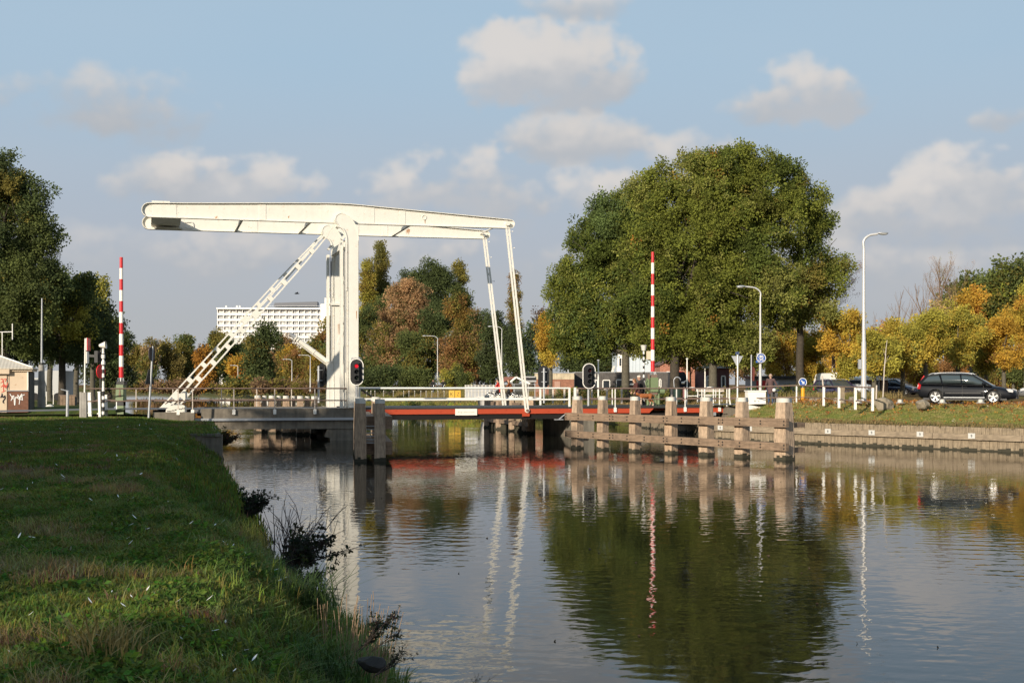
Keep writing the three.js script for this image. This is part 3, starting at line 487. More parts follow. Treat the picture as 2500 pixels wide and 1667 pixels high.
  const kx0 = BT(798, -W), kx1 = BT(816, -W); part('drive_cabinet', [box(kx1 - kx0 + 0.1, 2.6, 0.7, (kx0 + kx1) / 2, DECK + 1.25, -W + 0.2), box(kx1 - kx0 + 0.2, 0.05, 0.8, (kx0 + kx1) / 2, DECK + 2.57, -W + 0.2)], M.white, b);
  part('bearing_block', [box(0.78, 0.12, 0.75, -0.1, 7.6, -W + 0.34), box(0.2, 2.2, 0.2, 0.25, 6.4, -W + 0.5, 0, 0, -0.22)], M.white, b);
  part('pipe_drum', new THREE.CylinderGeometry(0.3, 0.24, 1.1, 14, 1, true, 0, 3).translate(0.3, 6.3, -W + 0.6), M.galv, b);
  // name board on the red girder
  const nx0 = BT(1109.5), nx1 = BT(1162.5), nb = part('name_board', box(nx1 - nx0, 0.36, 0.03, (nx0 + nx1) / 2, DECK - 0.25, 0.19), mat([0.82, 0.8, 0.74], 0.5), b);
  const nt = canvasTex(512, 152, (c, w, h) => { c.fillStyle = '#fffdf6'; c.fillRect(0, 0, w, h); c.fillStyle = '#9b9a94'; c.font = '50px sans-serif'; c.textAlign = 'center'; c.fillText('Brug Lakenstraats', w / 2, h * 0.62, w - 60); });
  part('lettering', new THREE.PlaneGeometry(nx1 - nx0 - 0.01, 0.35).translate((nx0 + nx1) / 2, DECK - 0.25, 0.209), mat([0.82, 0.8, 0.74], 0.5, { map: nt }), nb, null, false);
}
// concrete approach span on the left
{
  const a = thing('concrete_approach', 'stained concrete approach span with kerb and steel edge strip left of the tower', 'approach span', [BO.x, 0, BO.z], A15);
  const x0 = BT(466), x1 = 0.3;
  part('kerb', [box(x1 - x0 - 0.4, 0.5, 0.45, (x0 + x1) / 2 + 0.3, 1.47, 0.22), box(x1 - x0 - 0.4, 0.5, 0.45, (x0 + x1) / 2 + 0.3, 1.47, -W - 0.22)], M.concrete, a);
  part('deck_slab', [box(x1 - x0, 0.2, W + 0.4, (x0 + x1) / 2, 1.58, -W / 2)], M.asphalt, a);
  part('edge_strip', [box(x1 - x0 + 0.1, 0.13, 0.62, (x0 + x1) / 2 - 0.05, 1.155, 0.24)], M.galv, a);
  part('span_beam', [plate(shapeOf([[BT(486), 1.09], [x1, 1.09], [x1, 0.62], [BT(500), 0.64], [BT(489), 0.8]]), 0.5, -0.1), plate(shapeOf([[BT(486), 1.09], [x1, 1.09], [x1, 0.62], [BT(500), 0.64]]), 0.5, -W - 0.4)], M.concrete, a);
  part('pier', [plate(shapeOf([[-1.35, 0.62], [0.25, 0.62], [0.25, -0.6], [-1.2, -0.6], [-1.2, 0.12], [-1.5, 0.2]]), W + 0.5, -W - 0.15)], M.concrete, a);
  part('abutment', [box(0.7, 1.15, W + 1.2, BT(455), 0.95, -W / 2 + 0.3), box(2.1, 0.42, 0.7, BT(424), 1.34, 0.2), box(2.1, 0.42, 0.7, BT(424), 1.34, -W)], M.concrete, a);
  part('wing_post', box(0.22, 0.55, 0.3, BT(462), 1.2, 0.35), M.greyWood, a);
}
// red fixed span on the right
{
  const a = thing('steel_approach', 'fixed red steel span between the moving deck and the right bank', 'approach span', [BO.x, 0, BO.z], A15);
  const E = BT(1393), x1 = BT(1765);
  part('deck', box(x1 - E - 0.3, 0.1, W + 0.4, (x1 + E) / 2 + 0.12, DECK - 0.03, -W / 2), M.darkSteel, a);
  for (const w of [0, -W]) {
    const g = []; const cuts = [E + 0.25, BT(1595), BT(1638), x1];
    g.push(plate(shapeOf([[cuts[0], DECK - 0.08], [cuts[1], DECK - 0.08], [cuts[1] - 0.3, DECK - 0.36], [cuts[0], DECK - 0.36]]), 0.06, w + 0.1), box(cuts[3] - cuts[2], 0.28, 0.06, (cuts[3] + cuts[2]) / 2, DECK - 0.22, w + 0.13));
    part('side_girder', g, M.red, a); part('girder_web', box(x1 - E - 0.4, 0.3, 0.25, (x1 + E) / 2, DECK - 0.52, w - 0.1), M.tar, a);
  }
  part('pier', [box(1.3, 2.4, W + 0.3, E + 0.75, 0.1, -W / 2 - 0.1), box(0.4, 0.5, W + 0.4, E + 0.25, 1.1, -W / 2)], M.darkConcrete, a);
  part('bearing_plate', box(0.6, 0.2, 0.7, x1 - 0.9, 1.28, 0.05), M.galv, a);
  part('abutment', [box(1.4, 3.2, W + 1.6, x1 + 0.75, 0.0, -W / 2), box(0.9, 0.42, 0.5, x1 + 0.4, 1.5, 0.35)], M.concrete, a);
  part('tie_rod', [rod([E - 0.35, DECK - 0.4, 0.16], [E - 0.75, 1.02, 0.16], 0.035), box(0.5, 0.05, 0.2, E - 0.75, 1.02, 0.16)], M.galv, a);
}

// ------------------------------------------------------------------ railings on the approaches
function railing(label, from, to, w, feet, topH = 1.06, lowH = 0.42, postMat = M.railLight, foot = true, yBase = () => DECK) {
  const g = thing('railing', label, 'railing', [BO.x, 0, BO.z], A15);
  const n = Math.max(1, Math.round((to - from) / 4));
  for (let i = 0; i < n; i++) { const a = lerp(from, to, i / n), b = lerp(from, to, (i + 1) / n); part('top_rail', rod([a, yBase(a) + topH, w], [b, yBase(b) + topH, w], 0.036), M.rail, g); part('lower_rail', rod([a, yBase(a) + lowH, w], [b, yBase(b) + lowH, w], 0.032), M.rail, g); }
  for (const x of feet) { part('rail_post', bar([x, yBase(x) - (foot ? 0.12 : 0.3), w], [x, yBase(x) + topH, w], 0.05, 0.05), postMat, g); if (foot) part('post_foot', [box(0.16, 0.26, 0.05, x, yBase(x) - 0.17, w + 0.02), box(0.06, 0.3, 0.1, x, yBase(x) - 0.17, w - 0.04)], M.plainWhite, g); }
  return g;
}
const slope = (x) => lerp(1.5, DECK, smooth(-26, -12, x));
railing('brown tube railing along the near edge of the left approach, running up to the tower', BT(205, 0.55), -0.35, 0.55, [BT(434, 0.55), BT(469, 0.55), BT(570, 0.55), BT(670, 0.55), BT(768, 0.55)], 1.06, 0.42, M.railLight, true, slope);
railing('brown tube railing along the far edge of the left approach, seen behind the back stays', BT(232, -W - 0.4), -0.9, -W - 0.4, [BT(331, -W - 0.4), BT(421, -W - 0.4), BT(540, -W - 0.4), BT(626, -W - 0.4), BT(711, -W - 0.4)], 1.04, 0.4, M.railLight, false, slope);
{ const E = BT(1402, 0.2), g = railing('brown tube railing with white posts along the near edge of the red fixed span', E, BT(1790, 0.2), 0.2, [BT(1502, 0.2), BT(1673, 0.2), BT(1757, 0.2)], 1.04, 0.42, M.plainWhite); part('end_post', bar([E + 0.05, DECK - 0.2, 0.2], [E + 0.05, DECK + 1.1, 0.2], 0.12, 0.12), M.plainWhite, g); part('bent_post', [bar([BT(1781, 0.2), DECK + 0.4, 0.2], [BT(1781, 0.2), DECK + 1.04, 0.2], 0.07, 0.07), bar([BT(1781, 0.2), DECK + 0.42, 0.2], [BT(1785, 0.2), DECK - 0.1, 0.2], 0.07, 0.07), box(0.22, 0.2, 0.1, BT(1785, 0.2), DECK - 0.15, 0.22)], M.plainWhite, g); }
railing('brown tube railing with white posts along the far edge of the red fixed span', BT(1410, -W), BT(1800, -W), -W, [BT(1495, -W), BT(1652, -W), BT(1677, -W), BT(1714, -W), BT(1742, -W), BT(1775, -W)], 1.04, 0.42, M.plainWhite, false);
// ------------------------------------------------------------------ timber fenders
M.piles = [[0.47, 0.34, 0.235], [0.4, 0.295, 0.21], [0.5, 0.375, 0.27]].map((c) => mat(c, 0.88, { map: T.wood, bumpMap: bumpWood, bumpScale: 0.02 }));
function pileInto(g, x, z, turn, side, top, rand, taper = 0.86) {
  const p = new THREE.CylinderGeometry(side * 0.707 * taper, side * 0.76, 1.05, 4, 3).rotateY(Math.PI / 4).translate(0, top - 0.16 - 0.525, 0).toNonIndexed();
  p.computeVertexNormals();
  const low = box(side * 1.075, top - 1.2 + 1.2, side * 1.075, 0, (top - 1.2 - 1.2) / 2, 0);
  const pile = part('pile', [p, low].map((m) => m.rotateY(turn).translate(x, 0, z)), M.piles[Math.floor(rand() * 3)], g);
  part('pile_cap', new THREE.CylinderGeometry(side * 0.69 * taper, side * 0.73 * taper, 0.17, 4).rotateY(Math.PI / 4 + turn).translate(x, top - 0.075, z), M.capWhite, pile);
  const wet = [], q = side * 1.09; for (let f = 0; f < 4; f++) for (let i = 0; i < 4; i++) { const h = 0.07 + 0.12 * rand(), o = (i - 1.5) * q / 4; wet.push(box(q / 4, h + 0.7, 0.03, o, (h - 0.7) / 2, q / 2 + 0.012 * rand()).rotateY(f * Math.PI / 2 + turn).translate(x, 0, z)); }
  part('algae_band', wet, M.algae, pile);
  return pile;
}
{
  const g = thing('timber_fender', 'long timber fender of white-capped square piles and two beams before the red span', 'fender'), r = rngOf(77);
  const P = (t) => [lerp(4.16, 10.85, t), lerp(-60, -52.2, t)], dx = 0.651, dz = 0.759, turn = -Math.atan2(dz, dx), nx = -0.759, nz = 0.651;
  [-0.17, 0, 0.2, 0.4, 0.6, 0.8].forEach((t, i) => { const [x, z] = P(t + [0.005, 0, 0, 0.01, 0.005, -0.008][i]); pileInto(g, x, z, turn + 0.1 * (r() - 0.5), [0.38, 0.36, 0.37, 0.38, 0.43, 0.42][i], 2.43 + 0.02 * r(), r); });
  { const [x, z] = P(1); pileInto(g, x, z, turn, 0.52, 2.44, r); pileInto(g, x - 0.1 + 0.55 * 0.759, z - 0.4 - 0.2, turn, 0.3, 1.9, r); }
  const spots = [-0.2, 0.1, 0.42, 0.72, 1.045];
  for (const [y0, y1, h] of [[1.5, 1.47, 0.34], [0.69, 0.52, 0.31]]) for (let i = 0; i < 4; i++) {
    const a = P(spots[i]), b = P(spots[i + 1] - 0.001), ya = lerp(y0, y1, (spots[i] + 0.2) / 1.25), yb = lerp(y0, y1, (spots[i + 1] + 0.2) / 1.25), o = 0.37;
    const beam = part('beam', bar([a[0] + nx * o, ya, a[1] + nz * o], [b[0] + nx * o, yb, b[1] + nz * o], 0.2, h), M.beam, g), bl = [];
    for (let k = 0; k < 4; k++) { const t = [0.03, 0.3, 0.62, 0.97][k]; for (const s of [-1, 1]) bl.push(new THREE.CylinderGeometry(0.035, 0.035, 0.03, 8).rotateX(Math.PI / 2).rotateY(Math.atan2(nx, nz)).translate(lerp(a[0], b[0], t) + nx * (o + 0.105), lerp(ya, yb, t) + s * 0.07 * (k % 2 ? 1 : 0.8), lerp(a[1], b[1], t) + nz * (o + 0.105))); }
    part('bolt', bl, M.bolt, beam).userData.kind = 'stuff';
  }
  const [ex, ez] = P(1.0); for (const y of [1.36, 0.36]) part('cross_beam', bar([ex - nx * 0.4, y, ez - nz * 0.4], [ex - nx * 1.2, y, ez - nz * 1.2], 0.22, 0.2), M.beam, g);
  part('cross_beam', bar([X(1384, 68), 0.45, -68], [X(1430, 62), 0.5, -62], 0.3, 0.34), M.pile, g);
}
{
  const g = thing('timber_fender', 'shaded double row of dark piles with grey caps and beams standing end-on before the tower', 'fender'), r = rngOf(78);
  const dir = [-0.13, -0.99], row = (px, z, n, side, step) => { for (let i = 0; i < n; i++) pileInto(g, X(px, z) + dir[0] * i * step, -z + dir[1] * i * step, 0.13, side, 2.4 + 0.03 * r(), r, 0.94); };
  row(880, 50.8, 4, 0.4, 1.9); row(927, 51, 1, 0.4, 1.9); row(919, 57.5, 2, 0.36, 2);
  for (const [px, w] of [[904, 0.3], [948, 0.3]]) for (const [y, h] of [[1.5, 0.5], [0.5, 0.5]]) part('beam', bar([X(px, 51.2), y, -51.2], [X(px, 51.2) - 1.1, y, -59.5], w, h), M.beam, g);
  for (let k = 0; k < 6; k++) part('ladder_rung', box(0.42, 0.04, 0.06, X(904, 51.1), 0.72 + k * 0.13, -51.02), M.galv, g);
}
{
  const g = thing('timber_fender', 'row of pale piles with white caps behind the concrete approach span', 'fender'), r = rngOf(79);
  for (let i = 0; i < 5; i++) { const t = i / 4, px = lerp(628, 767, t), z = lerp(81.5, 76, t); pileInto(g, X(px, z), -z, 0.25, 0.4, 2.3, r); if (i < 4) pileInto(g, X(px, z) + 0.34, -z - 0.5, 0.25, 0.3, 2.28, r); }
  const a = at(610, 990, 82), b = at(785, 990, 75.4); part('beam', bar([a.x, 1.45, a.z - 0.3], [b.x, 1.45, b.z - 0.3], 0.2, 0.3), M.beam, g); part('beam', bar([a.x, 0.6, a.z - 0.3], [b.x, 0.6, b.z - 0.3], 0.2, 0.3), M.beam, g);
}
{
  const g = thing('timber_fender', 'grey plank-faced fender with dark wet foot receding behind the moving deck', 'fender'), r = rngOf(80), a = [X(1305, 79), -79], b = [X(1196, 91), -91], pl = [], wet = [];
  for (let i = 0; i < 46; i++) { const t = (i + 0.5) / 46, x = lerp(a[0], b[0], t), z = lerp(a[1], b[1], t); pl.push(box(0.26, 2.1 + 0.06 * r(), 0.1).rotateY(1.36).translate(x + 0.02 * r(), 0.98, z)); wet.push(box(0.27, 1 + 0.15 * r(), 0.1).rotateY(1.36).translate(x - 0.05, -0.1, z + 0.01)); }
  part('plank', pl, M.greyWood, g).userData.kind = 'stuff'; part('algae_band', wet, M.algae, g).userData.kind = 'stuff';
  for (const t of [0, 0.12, 0.4, 0.7, 1]) pileInto(g, lerp(a[0], b[0], t) - 0.2, lerp(a[1], b[1], t) + 0.1, 1.36, 0.34, 2.25, r);
  for (const y of [0.55, 1.7]) part('beam', bar([a[0] - 0.2, y, a[1]], [b[0] - 0.2, y, b[1]], 0.18, 0.26), M.beam, g);
}

// ------------------------------------------------------------------ signals for shipping: oval black board, white rim, three lamps
function shipSignal(label, pos, turn, lit, poleH, withRim = true) {
  const g = thing('ship_signal', label, 'signal light', pos, turn, 'ship signals on the bridge');
  const w = 0.66, h = 1.36;
  part('back_board', plate(stadium(w, h), 0.05, -0.06, 0.005), M.black, g);
  if (withRim) { const s = stadium(w + 0.075, h + 0.075), hole = new THREE.Path(stadium(w - 0.005, h - 0.005).getPoints(24)); s.holes.push(hole); part('rim', plate(s, 0.075, -0.065), M.plainWhite, g); }
  part('lamp_housing', [box(0.26, 0.98, 0.2, 0, 0.0, 0.08), box(0.2, 0.9, 0.14, 0, 0, -0.13)], M.black, g);
  [0.31, 0, -0.31].forEach((y, i) => {
    const hood = new THREE.CylinderGeometry(0.125, 0.135, 0.22, 16, 1, true, -Math.PI * 0.65, Math.PI * 1.3).rotateX(Math.PI / 2).rotateZ(Math.PI).translate(0, y, 0.27);
    part('lamp_hood', hood, mat([0.015, 0.015, 0.016], 0.6, { side: THREE.DoubleSide }), g);
    const on = lit === i, m = on ? mat([0.4, 0.01, 0.02], 0.3, { emissive: new THREE.Color(0.75, 0.012, 0.025), emissiveIntensity: 1 }) : mat([i === 0 ? 0.06 : 0.012, i === 2 ? 0.02 : 0.012, 0.012], 0.2);
    part('signal_lamp', new THREE.SphereGeometry(0.115, 16, 8, 0, Math.PI * 2, 0, 1.1).rotateX(Math.PI / 2).scale(1, 1, 0.5).translate(0, y, 0.15), m, g);
  });
  part('pole', [rod([0, -h / 2 - poleH, -0.25], [0, h / 2 - 0.15, -0.25], 0.065, 0.065, 12), box(0.3, 0.05, 0.26, 0, 0.3, -0.15), box(0.3, 0.05, 0.26, 0, -0.3, -0.15)], M.galv, g);
  return g;
}
shipSignal('black oval white-rimmed ship signal with its red lamp lit before the tower', at(870, 908, 69.6), 0.12, 0, 0.9);
shipSignal('black oval white-rimmed ship signal with dark lamps above the long timber fender', at(1438.5, 918, 73.8), 0.1, -1, 1.0);
shipSignal('back of a black ship signal on a grey pole, right of the hangers', at(1327, 920, 79), Math.PI + 0.1, -1, 0.9, false);
shipSignal('dark ship signal seen edgewise behind the tower beside the drive cabinet', at(786, 916, 75.6), 2.35, -1, 0.9, false);
{ const g = thing('security_camera', 'small square floodlight on the tower just above the lit red signal', 'floodlight', at(863.5, 877, 70), 0.1); part('housing', box(0.26, 0.2, 0.2), M.steel, g); part('lens', [new THREE.CylinderGeometry(0.06, 0.06, 0.03, 12).rotateX(Math.PI / 2).translate(0.02, 0, 0.11)], M.black, g); part('rim', new THREE.TorusGeometry(0.065, 0.014, 6, 14).translate(0.02, 0, 0.12), M.plainWhite, g); part('bracket', [box(0.08, 0.2, 0.06, 0, -0.16, 0), box(0.3, 0.06, 0.2, 0, 0, -0.16)], M.steel, g); }

// ------------------------------------------------------------------ raised barriers
function barrier(label, px, baseY, d, topPy, ground, turn) {
  const g = thing('road_barrier', label, 'barrier', V(X(px, d), ground, -d), turn, 'raised road barriers'), y0 = Y(baseY, d) - ground, y1 = Y(topPy, d) - ground, n = 11;
  const boom = new THREE.Group(); boom.name = 'boom'; g.add(boom);
  for (let i = 0; i < n; i++) { const a = lerp(y0, y1, i / n), b = lerp(y0, y1, (i + 1) / n), r = lerp(0.12, 0.085, i / n); part('stripe', new THREE.CylinderGeometry(r - 0.002, r, b - a, 12).translate(0, (a + b) / 2, 0), i % 2 ? M.plainWhite : M.signalRed, boom).userData.label = i % 2 ? 'white stripe' : 'red stripe'; }
  return [g, y0];
}
{
  const d = 68, gy = 1.45, [g, y0] = barrier('raised red and white barrier pole on a green machine left of the back stays', 295, 922, d, 628, gy, 0);
  part('clamp', [0, 1, 2, 3, 4].map((i) => bar([-0.13 + i * 0.065, y0, 0.1], [-0.18 + i * 0.09, y0 - 0.2, 0.12], 0.03, 0.03)), M.galv, g);
  part('drive_head', [box(0.5, 0.2, 0.4, 0, y0 - 0.28, 0), box(0.34, 1.1, 0.4, 0, y0 - 0.9, 0)], M.black, g);
  part('machine_housing', [plate(shapeOf([[-0.22, y0 - 1.2], [0.22, y0 - 1.2], [0.19, y0 - 0.37], [-0.19, y0 - 0.37]]), 0.4, -0.15, 0.012), box(0.34, 0.85, 0.34, 0, 0.42, 0.02)], M.green, g);
  part('front_flash', plate(shapeOf([[-0.07, y0 - 1], [0.07, y0 - 1], [0, y0 - 0.5]]), 0.02, 0.27), M.beam, g);
}
{
  const d = 77.5, gy = DECK, [g, y0] = barrier('raised red and white barrier pole on a green machine beyond the long timber fender', 1594, 907, d, 615, gy, 0.1);
  part('clamp', [0, 1, 2, 3, 4].map((i) => bar([-0.13 + i * 0.065, y0, 0.1], [-0.2 + i * 0.1, y0 - 0.24, 0.12], 0.03, 0.03)), M.galv, g);
  part('drive_head', [box(0.36, 0.24, 0.4, 0.05, y0 - 0.3, 0), box(0.1, 0.3, 0.2, -0.26, y0 - 0.3, 0.05)], M.rail, g);
  part('machine_housing', [box(0.44, 0.85, 0.4, 0.05, y0 - 0.78, 0.1), box(0.14, 0.62, 0.24, -0.3, y0 - 0.7, 0.02)], M.green, g);
  part('crank', [tube([[-0.36, y0 - 0.55, 0.16], [-0.46, y0 - 0.62, 0.2], [-0.44, y0 - 0.8, 0.22], [-0.36, y0 - 0.84, 0.2]], 0.035)], M.green, g);
  for (const x of [-0.3, 0.34]) part('leg', cyl(0.075, 0.085, y0 - 1.2, x, (y0 - 1.2) / 2, 0.05), M.green, g);
  part('leg', [box(0.13, y0 - 1.3, 0.12, -0.03, (y0 - 1.3) / 2, 0.1), box(0.13, y0 - 1.3, 0.12, 0.13, (y0 - 1.3) / 2, 0.1)], M.green, g);
  part('cross_piece', box(0.4, 0.16, 0.3, 0.05, y0 - 1.28, 0.05), M.rail, g);
  part('counterweight', new THREE.CylinderGeometry(0.16, 0.16, 0.3, 14).rotateZ(Math.PI / 2).translate(0.55, 0.85, 0), M.green, g);
}
// ------------------------------------------------------------------ left bank: hut, posts, signs
{
  const C = at(68, 938, 74), gy = 1.42, hp = (px) => { const k = (px - CX) / F, t = -(C.x + k * C.z) / (BU.x + k * BU.z); return [t, -(C.z + BU.z * t)]; }, hx = (px) => hp(px)[0], hy = (px, py) => Y(py, hp(px)[1]) - gy;   // the front wall runs along the road
  const g = thing('hut', 'small cream hut with brick plinth, hipped pale roof and red and white graffiti', 'hut', [C.x, gy, C.z], A15), D = 3.4, w = 3.9, top = hy(50, 903), ridge = hy(10, 868), ph = hy(40, 955), bx = hx(17.5);
  part('wall', box(w, top, D, -w / 2, top / 2, -D / 2 - 0.03), M.cream, g);
  part('brick_plinth', box(-bx - 0.02, ph, 0.1, bx / 2, ph / 2, 0.0), M.brick, g); part('plinth_ledge', box(-bx + 0.06, 0.05, 0.16, bx / 2, ph + 0.03, 0.02), M.galv, g);
  part('corner_trim', box(0.06, top - ph - 0.1, 0.05, -0.035, (top + ph) / 2 + 0.02, 0.0), M.plainWhite, g);
  part('shade_toned_side', box(0.05, top - 0.1, D - 0.1, 0.03, (top - 0.1) / 2, -D / 2 - 0.03), M.darkSteel, g);  // hut side away from the sun, its shade put in as dark colour
  part('door', box(1.3, top - 0.25, 0.05, bx - 0.7, (top - 0.25) / 2, 0.0), M.cream, g); part('panel_joint', box(0.02, top - ph - 0.15, 0.02, bx + 0.06, (top + ph) / 2, -0.02), M.rail, g);
  part('fascia', [box(w + 0.2, 0.2, 0.1, -w / 2 + 0.1, top + 0.02, 0.05), box(0.1, 0.2, D, 0.15, top + 0.02, -D / 2 - 0.03)], M.cream, g);
  part('roller_box', box(1.7, 0.26, 0.2, bx - 0.75, top - 0.1, 0.13), M.cream, g);
  const rf = new THREE.BufferGeometry(), e = 0.25, P = [[-w - e, top + 0.1, e], [e, top + 0.1, e], [e, top + 0.1, -D - e], [-w - e, top + 0.1, -D - e], [-D / 2, ridge, -D / 2], [-w + D / 2, ridge, -D / 2]], fs = [[0, 1, 4], [0, 4, 5], [1, 2, 4], [2, 3, 5], [2, 5, 4], [3, 0, 5]];
  rf.setAttribute('position', new THREE.Float32BufferAttribute(fs.flatMap((f) => f.flatMap((i) => P[i])), 3)); rf.computeVertexNormals();
  part('roof', [rf, box(w + 2 * e, 0.06, D + 2 * e, -w / 2, top + 0.07, -D / 2)], mat([0.62, 0.55, 0.44], 0.7, { map: T.corrug }), g);
  part('gutter', bar([e, top + 0.15, e], [-D / 2, ridge + 0.03, -D / 2], 0.07, 0.05), M.plainWhite, g);
  const d = 74, spray = (name, pts, m, z, r = 0.026) => part(name, pts.map((q) => tube(q.map(([px, py]) => [hx(px), hy(px, py), z]), r, q.length * 6, 5)), m, g);
  const wp = mat([0.8, 0.78, 0.75], 0.8), rp = mat([0.65, 0.1, 0.07], 0.8), bp = mat([0.03, 0.025, 0.03], 0.8);
  spray('white_graffiti', [[[23, 961], [28, 969], [31, 974]], [[26, 978], [32, 965], [35, 990], [38, 968], [42, 973], [43, 964]], [[42, 963], [50, 975], [55, 976]], [[59, 963], [49, 970], [46, 987]], [[52, 961], [54, 977]], [[44, 975], [50, 965], [52, 963]]], wp, 0.055);
  spray('red_graffiti', [[[0, 926], [4, 925], [5, 932], [0, 934]], [[7, 926], [14, 925], [11, 931]], [[7, 928], [7, 955]], [[1, 945], [7, 940], [13, 947], [18, 934]], [[9, 938], [13, 946], [15, 940], [9, 944]], [[2, 958], [7, 956], [12, 953]]], rp, 0.032, 0.02);
  spray('black_graffiti', [[[3, 961], [6, 970], [11, 966]], [[10, 965], [11, 972], [6, 980], [8, 984]], [[0, 971], [3, 965]]], bp, 0.032, 0.035);
  const an = thing('antenna', 'thin white antenna mast with crossbar behind the hut roof', 'antenna', [X(4, 77), 1.4, -77]); part('mast', rod([0, 0, 0], [0, Y(810, 77) - 1.4, 0], 0.03), M.plainWhite, an); part('crossbar', rod([-0.6, Y(811, 77) - 1.4, 0], [0.6, Y(810, 77) - 1.4, 0], 0.025), M.plainWhite, an); part('aerial', rod([0.6, Y(829, 77) - 1.4, 0], [0.6, Y(790, 77) - 1.4, 0], 0.03), M.plainWhite, an);
}
{ const d = 78, g = thing('lamp_post', 'thick pale concrete post carrying a thin dark pole beside the hut', 'post', [X(100, d), 1.4, -d]); part('socket', cyl(0.17, 0.24, Y(891, d) - 1.4, 0, (Y(891, d) - 1.4) / 2, 0), M.palePost, g); part('pole', rod([0.01, Y(891, d) - 1.4, 0], [0.03, Y(728, d) - 1.4, 0], 0.07, 0.045), M.steel, g); part('collar', cyl(0.09, 0.1, 0.12, 0.01, Y(890, d) - 1.36, 0), M.darkSteel, g); }
{ const d = 66, g = thing('steel_post', 'plain grey steel post at the lawn edge left of the white boards', 'post', [X(163, d), 1.42, -d]); part('post', rod([0, -0.1, 0], [0.02, Y(955, d) - 1.42, 0], 0.075), M.galv, g); part('post_cap', new THREE.SphereGeometry(0.085, 10, 6).scale(1, 0.5, 1).translate(0.02, Y(955, d) - 1.42, 0), M.galv, g); part('arm', bar([0, Y(954, d) - 1.42, 0], [-0.3, Y(950, d) - 1.42, 0.1], 0.05, 0.05), M.galv, g); }
{ // sign seen from its edge, on a white pole with a wide grey foot
  const d = 63.5, y0 = 1.38, yy = (py) => Y(py, d) - y0, g = thing('road_sign', 'tall edgewise road sign with red border on a slim white pole and a broad foot', 'road sign', [X(203, d), y0, -d]);
  part('pole', rod([0.03, 0, 0], [0.08, yy(826), 0], 0.045, 0.035), M.plainWhite, g); part('foot', [box(0.28, yy(958), 0.2, 0.02, yy(958) / 2, 0), box(0.1, yy(958), 0.12, -0.12, yy(958) / 2 + 0.02, 0.05)], M.palePost, g);
  part('sign_plate', [box(0.03, yy(825) - yy(856), 0.7, 0.18, (yy(825) + yy(856)) / 2, -0.2, 0, 0.12)], M.signalRed, g); part('plate_back', [box(0.03, yy(825) - yy(856), 0.7, 0.14, (yy(825) + yy(856)) / 2, -0.2, 0, 0.12)], M.plainWhite, g); part('lower_plate', box(0.04, yy(858) - yy(887), 0.5, 0.14, (yy(858) + yy(887)) / 2, -0.15, 0, 0.12), M.plainWhite, g);
}
{ // black and white pole with loudspeaker and a hanging lantern
  const d = 66.5, y0 = 1.43, yy = (py) => Y(py, d) - y0, g = thing('loudspeaker_pole', 'black and white banded pole with a white horn loudspeaker on top', 'loudspeaker pole', [X(251, d), y0, -d]);
  const bands = [1012, 1004, 993, 984, 975, 967, 955, 930, 921, 911, 902, 893, 884, 876, 863, 850]; part('pole', rod([0, -0.05, 0], [0, yy(1010), 0], 0.07), M.black, g);
  for (let i = 0; i + 1 < bands.length; i++) part('band', cyl(i > 5 ? 0.055 : 0.075, 0.07, yy(bands[i + 1]) - yy(bands[i]), 0, (yy(bands[i]) + yy(bands[i + 1])) / 2, 0, 12), i % 2 ? M.black : M.plainWhite, g);
  part('fitting', [cyl(0.09, 0.09, 0.2, 0, yy(870), 0), cyl(0.1, 0.1, 0.17, 0, yy(886), 0)], M.plainWhite, g);
  part('horn', new THREE.CylinderGeometry(0.19, 0.07, 0.34, 16, 1, true).rotateZ(-Math.PI / 2 + 0.12).translate(-0.02, yy(843), 0.05), mat([0.7, 0.66, 0.58], 0.5, { side: THREE.DoubleSide }), g); part('horn_bracket', [bar([-0.12, yy(848), 0], [-0.06, yy(858), 0], 0.03, 0.03), bar([0.02, yy(848), 0], [0, yy(856), 0], 0.03, 0.03), box(0.2, 0.1, 0.1, -0.05, yy(857), 0)], M.darkSteel, g);
}
{ const d = 67, y0 = 1.43, yy = (py) => Y(py, d) - y0, g = thing('traffic_light', 'black traffic light seen sideways with a red round board, beside the loudspeaker pole', 'traffic light', [X(240, d), y0, -d]); part('lantern', [box(0.17, 0.6, 0.3, -0.1, yy(871), 0), rod([-0.1, yy(856), 0], [-0.1, yy(859), 0], 0.04)], M.black, g); part('arm', bar([0.12, yy(870), -0.05], [-0.6, yy(868), -0.1], 0.1, 0.13), M.darkSteel, g); part('pole', rod([0.05, 0, -0.1], [0.05, yy(862), -0.1], 0.05), M.darkSteel, g); part('round_board', new THREE.CylinderGeometry(0.36, 0.36, 0.04, 24).rotateX(Math.PI / 2).scale(1, 1, 1).rotateY(1.25).translate(0.1, yy(907), 0), M.signalRed, g); }
{ // pole with two boards turned edgewise
  const d = 64.5, y0 = 1.4, yy = (py) => Y(py, d) - y0, xx = (px) => X(px, d) - X(362, d), g = thing('road_sign', 'leaning grey pole with two dark sign boards turned away, before the back stays', 'road sign', [X(362, d), y0, -d]);
  part('pole', rod([0, -0.05, 0], [xx(372), yy(845), 0], 0.06, 0.045), M.galv, g); const ov = stadium(0.5, 0.72); part('upper_board', plate(ov, 0.03, -0.015).rotateY(1.22).translate(xx(370), yy(864), 0.03), mat([0.06, 0.045, 0.042], 0.6), g);
  part('lower_board', plate(shapeOf([[-0.33, -0.36], [0.33, -0.36], [0.1, 0.36], [-0.1, 0.36]]), 0.03, -0.015).rotateY(1.12).translate(xx(365), yy(920), 0.04), M.darkSteel, g);
}
